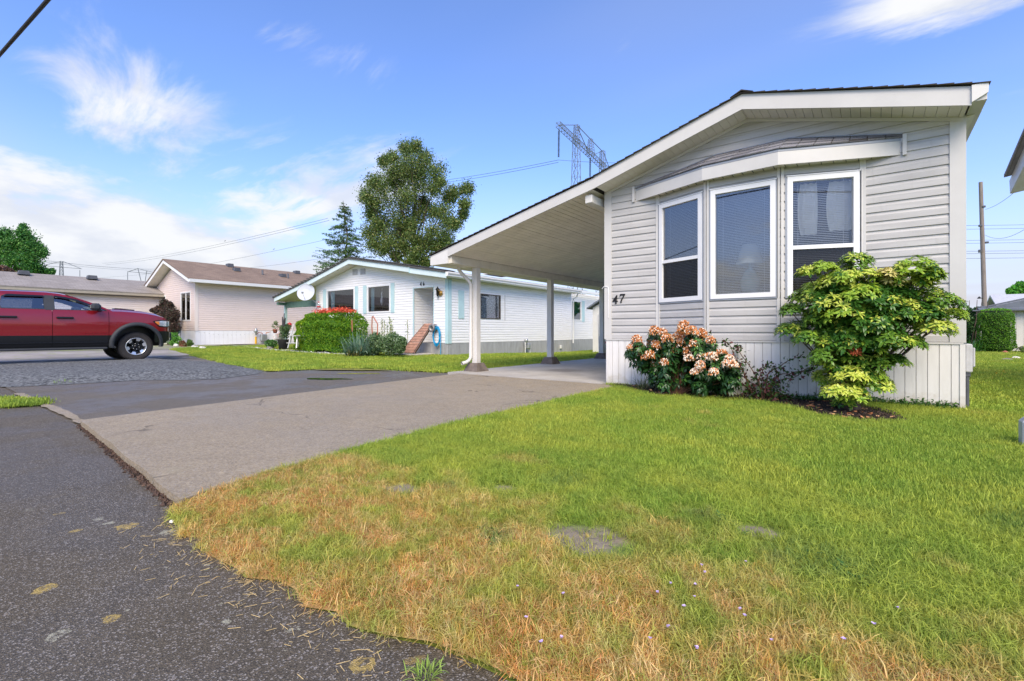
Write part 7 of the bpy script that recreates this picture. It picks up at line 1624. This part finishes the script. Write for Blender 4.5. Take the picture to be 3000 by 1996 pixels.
for (x, y, lab) in ((800, 1290, 'small dark lantern ornament on the bed before the gas meter'),):
    c = at(*q10(x, y), 2.4); m = MB(); m.bbox((c.x - .1, c.y - .1, .2), (c.x + .1, c.y + .1, .42), .02); m.lathe((c.x, c.y, 0), [(.12, .42), (.03, .52), (0, .56)], 8); m.build('garden_lantern', 'pot_dark', loc=(c.x, c.y, .2), label=lab, cat='lantern')
# ---- end of the carport: shed, tub, rake
S_ = thing('garden_shed', (-9.6, 13, -.1), 'small white garden shed with a grey gable, framed by the carport', 'shed')
y = 13.0; p0 = at(1745, 1050, y); pe = at(1800, 1050, y); pk_ = at(1768, 878, y); el_ = at(1742, 898, y)
m = MB(); m.prism([(p0.x - .15, -.3), (p0.x - .15, el_.z - .06), (pk_.x, pk_.z - .08), (pk_.x + (pk_.x - p0.x) + .15, el_.z - .06), (pk_.x + (pk_.x - p0.x) + .15, -.3)], 1, y, y + 2.4); m.build('shed_body', 'white_paint', S_)
hw_ = pk_.x - p0.x + .35; m = MB(); m.prism([(pk_.x - hw_, el_.z - .14), (pk_.x, pk_.z - .02), (pk_.x + hw_, el_.z - .14), (pk_.x + hw_, el_.z - .06), (pk_.x, pk_.z + .06), (pk_.x - hw_, el_.z - .06)], 1, y - .25, y + 2.6); m.build('roof', 'shed_roof', S_)
m = MB(); a, b_ = at(1763, 905, y), at(1785, 983, y); frS = seg_frame((a.x - 1, y), (b_.x + 1, y)); wallbox(m, frS, 1, 1 + b_.x - a.x, b_.z, a.z, .003, .03); dd_ = m.build('door', 'frame_white', S_)
for i in range(3): m = MB(); wv = (b_.x - a.x) / 3; wallbox(m, frS, 1.03 + i * wv, 1 + (i + 1) * wv - .03, b_.z + .06, a.z - .05, .031, .036); m.build('door_pane', 'glass_dark', dd_)
m = MB(); a = at(1756, 985, 10.15); b_ = at(1790, 1052, 10.15); m.box((a.x, 10.1, .03), (a.x + 1.4, 10.14, a.z)); m.build('low_wall', 'skirt46', loc=(a.x, 10.1, .03), label='low grey board screen at the far end of the carport slab', cat='screen')
tb = at(1768, 1030, 8.8); S_ = thing('plastic_tub', (tb.x, 8.8, .034), 'round white plastic tub with a red item on its lid', 'tub')
m = MB(); m.lathe((tb.x, 8.8, .034), [(0, 0), (.14, 0), (.165, .38), (.175, .385), (.17, .41), (0, .41)], 18); m.build('tub', 'bin_white', S_); m = MB(); m.lathe((tb.x, 8.8, .445), [(0, 0), (.09, .01), (.11, .05), (.06, .10), (0, .11)], 12); m.build('lid_item', 'red_plastic', S_)
a, b_ = at(1752, 925, 8.6), at(1755, 1045, 8.6); m = MB(); m.tube([Vector((b_.x, 8.6, .034)), a, a + Vector((.03, 0, .03))], .012, 6); m.build('garden_pole', 'frame_white', loc=(b_.x, 8.6, .03), label='thin white pole leaning beside the third carport post', cat='pole')
# tufts of weed in the paving, small white stones, yellow flowers in the side lawn
def tuft(x, y, n, L, lab, pal=('#8fae4c', '#a8c060'), w=.004, rad=.03, sp=1.): S_ = thing('weed_tuft', (x, y, 0), lab, 'weed'); grassy(S_, (x, y, -.015), n, L, w, rgb(*pal), rad=rad, spread=sp)
tuft(-1.74, -6.44, 70, .05, 'lone green grass tuft growing on the asphalt near the lawn corner', rad=.035)
tuft(-1.83, -5.74 + .0, 1, .01, 'tiny sprig beside the bare patch') if False else None
c = gnd(600, 1127); tuft(c.x, c.y, 30, .10, 'small bright weed in the lower edge of the gravel bed', w=.012, rad=.08) if False else None
c = gnd(180, 1122); tuft(c.x, c.y, 40, .10, 'small bright weed at the lower edge of the gravel bed', w=.010, rad=.10)
for i, (px, py, rad_, lab) in enumerate(((1455, 1590, .10, 'flat dark green thistle rosette in the dry grass, left one'), (2120, 1545, .10, 'flat dark green thistle rosette near the lawn centre'), (2520, 1700, .17, 'largest dark blue green weed patch in the right of the dry grass'), (2950, 1440, .16, 'leafy weed patch at the right edge of the lawn'))):
    c = gnd(px, py); S_ = thing('broadleaf_weed', (c.x, c.y, 0), lab, 'weed'); V, Fc, T = [], [], []; o = 0
    for k in range(9 if rad_ < .12 else 16):
        v, f, t_ = rosette_arrays(9, .045, .013, L3('#40682f'), L3('#5f8a48'), droop=.15, tilt=.35, seed=k); off = np.array([c.x + rs.gauss(0, rad_ * .55), c.y + rs.gauss(0, rad_ * .3), .015 + .012 * rs.random()]); V.append(v + off); Fc.append(f + o); T.append(t_); o += len(v)
    np_mesh('leaves', np.vstack(V), np.vstack(Fc), np.vstack(T), 'leaf', S_)
V, Fc, T = [], [], []; o = 0
for k in range(14): c = gnd(rs.gauss(2960, 45), rs.gauss(1104, 4)); v, f, t_ = rosette_arrays(6, .03, .03, L3('#e8c62e'), L3('#f0d84a'), droop=0, tilt=.5, seed=k); V.append(v + np.array([c.x, c.y, .07])); Fc.append(f + o); T.append(t_); o += len(v)
np_mesh('dandelions', np.vstack(V), np.vstack(Fc), np.vstack(T), 'petal', kind='stuff', label='scattered yellow dandelions in the side lawn', cat='flowers')
V, Fc, T = [], [], []; o = 0
for k in range(22): c = gnd(rs.uniform(1500, 2700), rs.uniform(1640, 1960)); v, f, t_ = rosette_arrays(5, .008, .008, L3('#b79ad0'), L3('#d9c6e6'), droop=0, tilt=.6, seed=k); V.append(v + np.array([c.x, c.y, .05])); Fc.append(f + o); T.append(t_); o += len(v)
np_mesh('clover_flowers', np.vstack(V), np.vstack(Fc), np.vstack(T), 'petal', kind='stuff', label='tiny lilac flowers in the dry front of the lawn', cat='flowers')
rock('pebble', tuple(gnd(503, 1523))[:2] + (-.012,), (.012, .010, .010), 'pale_stone', 'tiny pale pebble at the corner of the lawn by the driveway', 30, 'pebble')
rock('pebble', tuple(gnd(1492, 1946))[:2] + (-.012,), (.006, .006, .006), 'pale_stone', 'tiny white pebble at the asphalt edge in the foreground', 31, 'pebble')

# ------------------------------------------------------------------ grass blades and gravel stones (stuff, scattered by geometry nodes)
def tuft_mesh(name, n, L, w, spread, mat, seed, lean=.5):
    r = np.random.default_rng(seed); V, Fc = [], []
    for i in range(n):
        a = r.random() * 6.283; l = L * r.uniform(.5, 1.25); c = np.array([*(r.normal(size=2) * spread), 0]); d = np.array([math.cos(a), math.sin(a), 0]); s = np.array([-d[1], d[0], 0]) * w * r.uniform(.6, 1.2) / 2; e = lean * r.uniform(.2, 1.4)
        p1 = c + d * l * .35 * e + [0, 0, l * .55]; p2 = c + d * l * e * 1.0 + [0, 0, l * (1 - .35 * e)]; o = len(V); V += [c - s, c + s, p1 - s * .8, p1 + s * .8, p2]; Fc += [[o, o + 1, o + 3], [o, o + 3, o + 2], [o + 2, o + 3, o + 4]]
    V, Fc = np.array(V), np.array(Fc); me = bpy.data.meshes.new(name); me.from_pydata(V.tolist(), [], Fc.tolist()); me.materials.append(MAT[mat]); me.update(); return bpy.data.objects.new(name, me)
def stone_mesh(name, seed, mat):
    bm = bmesh.new(); bmesh.ops.create_icosphere(bm, subdivisions=1, radius=1); r = random.Random(seed)
    for v in bm.verts: v.co = Vector((v.co.x * 1.1, v.co.y * .8, v.co.z * .6)) * r.uniform(.65, 1.2)
    me = bpy.data.meshes.new(name); bm.to_mesh(me); bm.free(); me.materials.append(MAT[mat]); return bpy.data.objects.new(name, me)
def scatter(surface_polys, name, protos, density, smin, smax, label, cat, tilt=.25, zoff=0., zfun=None, seed=0, dens_fn=None):
    """points on a grid-free random cloud inside polygons -> instances of the prototypes"""
    r = np.random.default_rng(seed); pts = []
    for poly, dens in surface_polys:
        x0, x1 = min(p[0] for p in poly), max(p[0] for p in poly); y0, y1 = min(p[1] for p in poly), max(p[1] for p in poly); n = int((x1 - x0) * (y1 - y0) * dens); X = r.uniform(x0, x1, n); Y_ = r.uniform(y0, y1, n); c = np.zeros(n, bool); k = len(poly)
        for i in range(k):
            xa, ya = poly[i]; xb, yb = poly[(i + 1) % k]; 
            if ya == yb: continue
            c ^= ((ya > Y_) != (yb > Y_)) & (X < (xb - xa) * (Y_ - ya) / (yb - ya) + xa)
        if dens_fn is not None: c &= r.random(n) < dens_fn(X, Y_)
        X, Y_ = X[c], Y_[c]; Z = np.array([(zfun or zg)(a, b) for a, b in zip(X, Y_)]) + zoff; pts.append(np.stack([X, Y_, Z], 1))
    P = np.vstack(pts); me = bpy.data.meshes.new(name); me.vertices.add(len(P)); me.vertices.foreach_set('co', P.astype(np.float32).ravel()); me.update()
    ob = link(me, name, kind='stuff', label=label, cat=cat)
    ng = bpy.data.node_groups.new(name, 'GeometryNodeTree'); ng.interface.new_socket('Geometry', in_out='INPUT', socket_type='NodeSocketGeometry'); ng.interface.new_socket('Geometry', in_out='OUTPUT', socket_type='NodeSocketGeometry')
    nd, lk = ng.nodes, ng.links; gi, go = nd.new('NodeGroupInput'), nd.new('NodeGroupOutput'); jn = nd.new('GeometryNodeJoinGeometry')
    prev = []
    for p in protos:
        oi = nd.new('GeometryNodeObjectInfo'); oi.inputs['Object'].default_value = p; oi.inputs['As Instance'].default_value = True; prev.append(oi)
    g2i = nd.new('GeometryNodeGeometryToInstance')
    for oi in reversed(prev): lk.new(oi.outputs['Geometry'], g2i.inputs[0])
    m2p = nd.new('GeometryNodeMeshToPoints'); lk.new(gi.outputs[0], m2p.inputs[0])
    iop = nd.new('GeometryNodeInstanceOnPoints'); lk.new(m2p.outputs[0], iop.inputs['Points']); lk.new(g2i.outputs[0], iop.inputs['Instance']); iop.inputs['Pick Instance'].default_value = True
    rv = nd.new('FunctionNodeRandomValue'); rv.data_type = 'FLOAT_VECTOR'; rv.inputs[0].default_value = (-tilt, -tilt, 0); rv.inputs[1].default_value = (tilt, tilt, 6.283); rv.inputs['Seed'].default_value = seed
    e2r = nd.new('FunctionNodeEulerToRotation'); lk.new(rv.outputs[0], e2r.inputs[0]); lk.new(e2r.outputs[0], iop.inputs['Rotation'])
    rs_ = nd.new('FunctionNodeRandomValue'); rs_.data_type = 'FLOAT'; rs_.inputs[2].default_value = smin; rs_.inputs[3].default_value = smax; rs_.inputs['Seed'].default_value = seed + 5; lk.new(rs_.outputs[1], iop.inputs['Scale'])
    ri = nd.new('FunctionNodeRandomValue'); ri.data_type = 'INT'; ri.inputs[4].default_value = 0; ri.inputs[5].default_value = len(protos) - 1; ri.inputs['Seed'].default_value = seed + 9; lk.new(ri.outputs[2], iop.inputs['Instance Index'])
    lk.new(iop.outputs[0], go.inputs[0]); md = ob.modifiers.new('scatter', 'NODES'); md.node_group = ng; return ob
def clip_poly(poly, x0=-99, x1=99, y0=-99, y1=99):
    def cut(p, f, g):
        o = []
        for i in range(len(p)):
            a, b_ = p[i], p[(i + 1) % len(p)]; fa, fb = f(a), f(b_)
            if fa >= 0: o.append(a)
            if fa * fb < 0: t_ = fa / (fa - fb); o.append((a[0] + (b_[0] - a[0]) * t_, a[1] + (b_[1] - a[1]) * t_))
        return o
    for f in (lambda p: p[0] - x0, lambda p: x1 - p[0], lambda p: p[1] - y0, lambda p: y1 - p[1]): poly = cut(poly, f, None)
    return poly
NEAR = [tuft_mesh('grass_tuft', 16, .036, .0024, .016, 'lawn_blade', s, lean=.9) for s in range(4)] + [tuft_mesh('grass_tuft', 16, .030, .0022, .02, 'lawn_blade', 7 + s, lean=1.7) for s in range(3)]
MIDG = [tuft_mesh('grass_tuft', 22, .040, .0045, .035, 'lawn_blade', s + 20) for s in range(4)]
FARG = [tuft_mesh('grass_tuft', 26, .055, .013, .08, 'lawn_blade', s + 40) for s in range(3)]
F46 = [tuft_mesh('grass_tuft', 26, .055, .014, .08, 'lawn2_blade', s + 60) for s in range(3)]
mulch_in = lambda X, Y_: np.array([0. if inside(a, b_, MULCH) else 1. for a, b_ in zip(X, Y_)])
def near_d(X, Y_):
    # thin, bare spots
    d = np.ones(len(X))
    for x, y, r in ((-1.77, -5.5, .15), (-2.9, -5.55, .09), (-1.2, -4.95, .08), (-2.45, -5.2, .07), (-.6, -5.9, .09)): q = np.hypot((X - x) / 1.5, Y_ - y); d = np.where(q < r, .10, d)
    cl_ = np.sin(X * 9.1 + 3 * np.sin(Y_ * 5.3)) * np.sin(Y_ * 11.7 + 2 * np.sin(X * 6.1)); d = d * np.where(Y_ < -5.0, .85 + .15 * cl_, .92 + .08 * cl_); d = np.where((Y_ < -6.15) & (d > .5), 1., d)
    return d
L_near = clip_poly(LAWN47, x0=-4.3, x1=1.6, y1=-4.3); L_mid = clip_poly(LAWN47, x0=-4.3, x1=2.6, y0=-4.3, y1=0.0); L_far = clip_poly(LAWN47, x0=.03, x1=6, y0=0., y1=22)
LA = 'clover and grass'
scatter([(L_near, 3900)], 'lawn_grass', NEAR, 1, .7, 1.35, 'short dry and green lawn grass in the foreground', 'grass', .5, -.012, l47z, 1, near_d)
scatter([(L_mid, 1700)], 'lawn_grass', MIDG, 1, .7, 1.2, 'short green lawn grass in front of house 47', 'grass', .35, -.012, l47z, 2, mulch_in)
scatter([(L_far, 300)], 'lawn_grass', FARG, 1, .7, 1.1, 'green side lawn between house 47 and the shed', 'grass', .3, -.01, l47z, 3)
scatter([(clip_poly(LAWN46, x0=-25, x1=-8.05, y1=5.2), 170), (clip_poly(LAWN46, x0=-13.3, x1=-8.06, y0=5.2, y1=22), 110)], 'lawn_grass', F46, 1, .7, 1.1, 'green lawn in front of house 46', 'grass', .3, .0, zg, 4)
scatter([([(-10.2, -6.5), (-9.55, -6.16), (-9.2, -6.1), (-8.97, -6.2), (-9.1, -6.5)], 900)], 'grass_patch', F46[:2], 1, .5, .9, 'small strip of grass growing in the asphalt at the left edge', 'grass', .3, .0, zg, 6)
ST = [stone_mesh('stone', s, 'stone_gravel') for s in range(5)]
scatter([(gp, 330)], 'gravel', ST, 1, .025, .060, 'pale grey crushed stone gravel in the bed before the truck', 'gravel', 1.5, .012, gz, 7)
# straw litter on the asphalt along the lawn edge
m = MB(); rr = random.Random(12)
for k in range(420):
    x = rr.uniform(-3.6, -.6); y = -6.44 - abs(rr.gauss(0, .11)) - .02 * (x < -2.8); l = rr.uniform(.01, .04); a = rr.uniform(0, 6.28); m.bar((x, y, -.018), (x + l * math.cos(a), y + l * math.sin(a), -.016 + rr.uniform(0, .006)), .0013, .001)
m.build('straw_litter', 'straw', kind='stuff', label='dry grass clippings scattered on the asphalt edge', cat='litter')
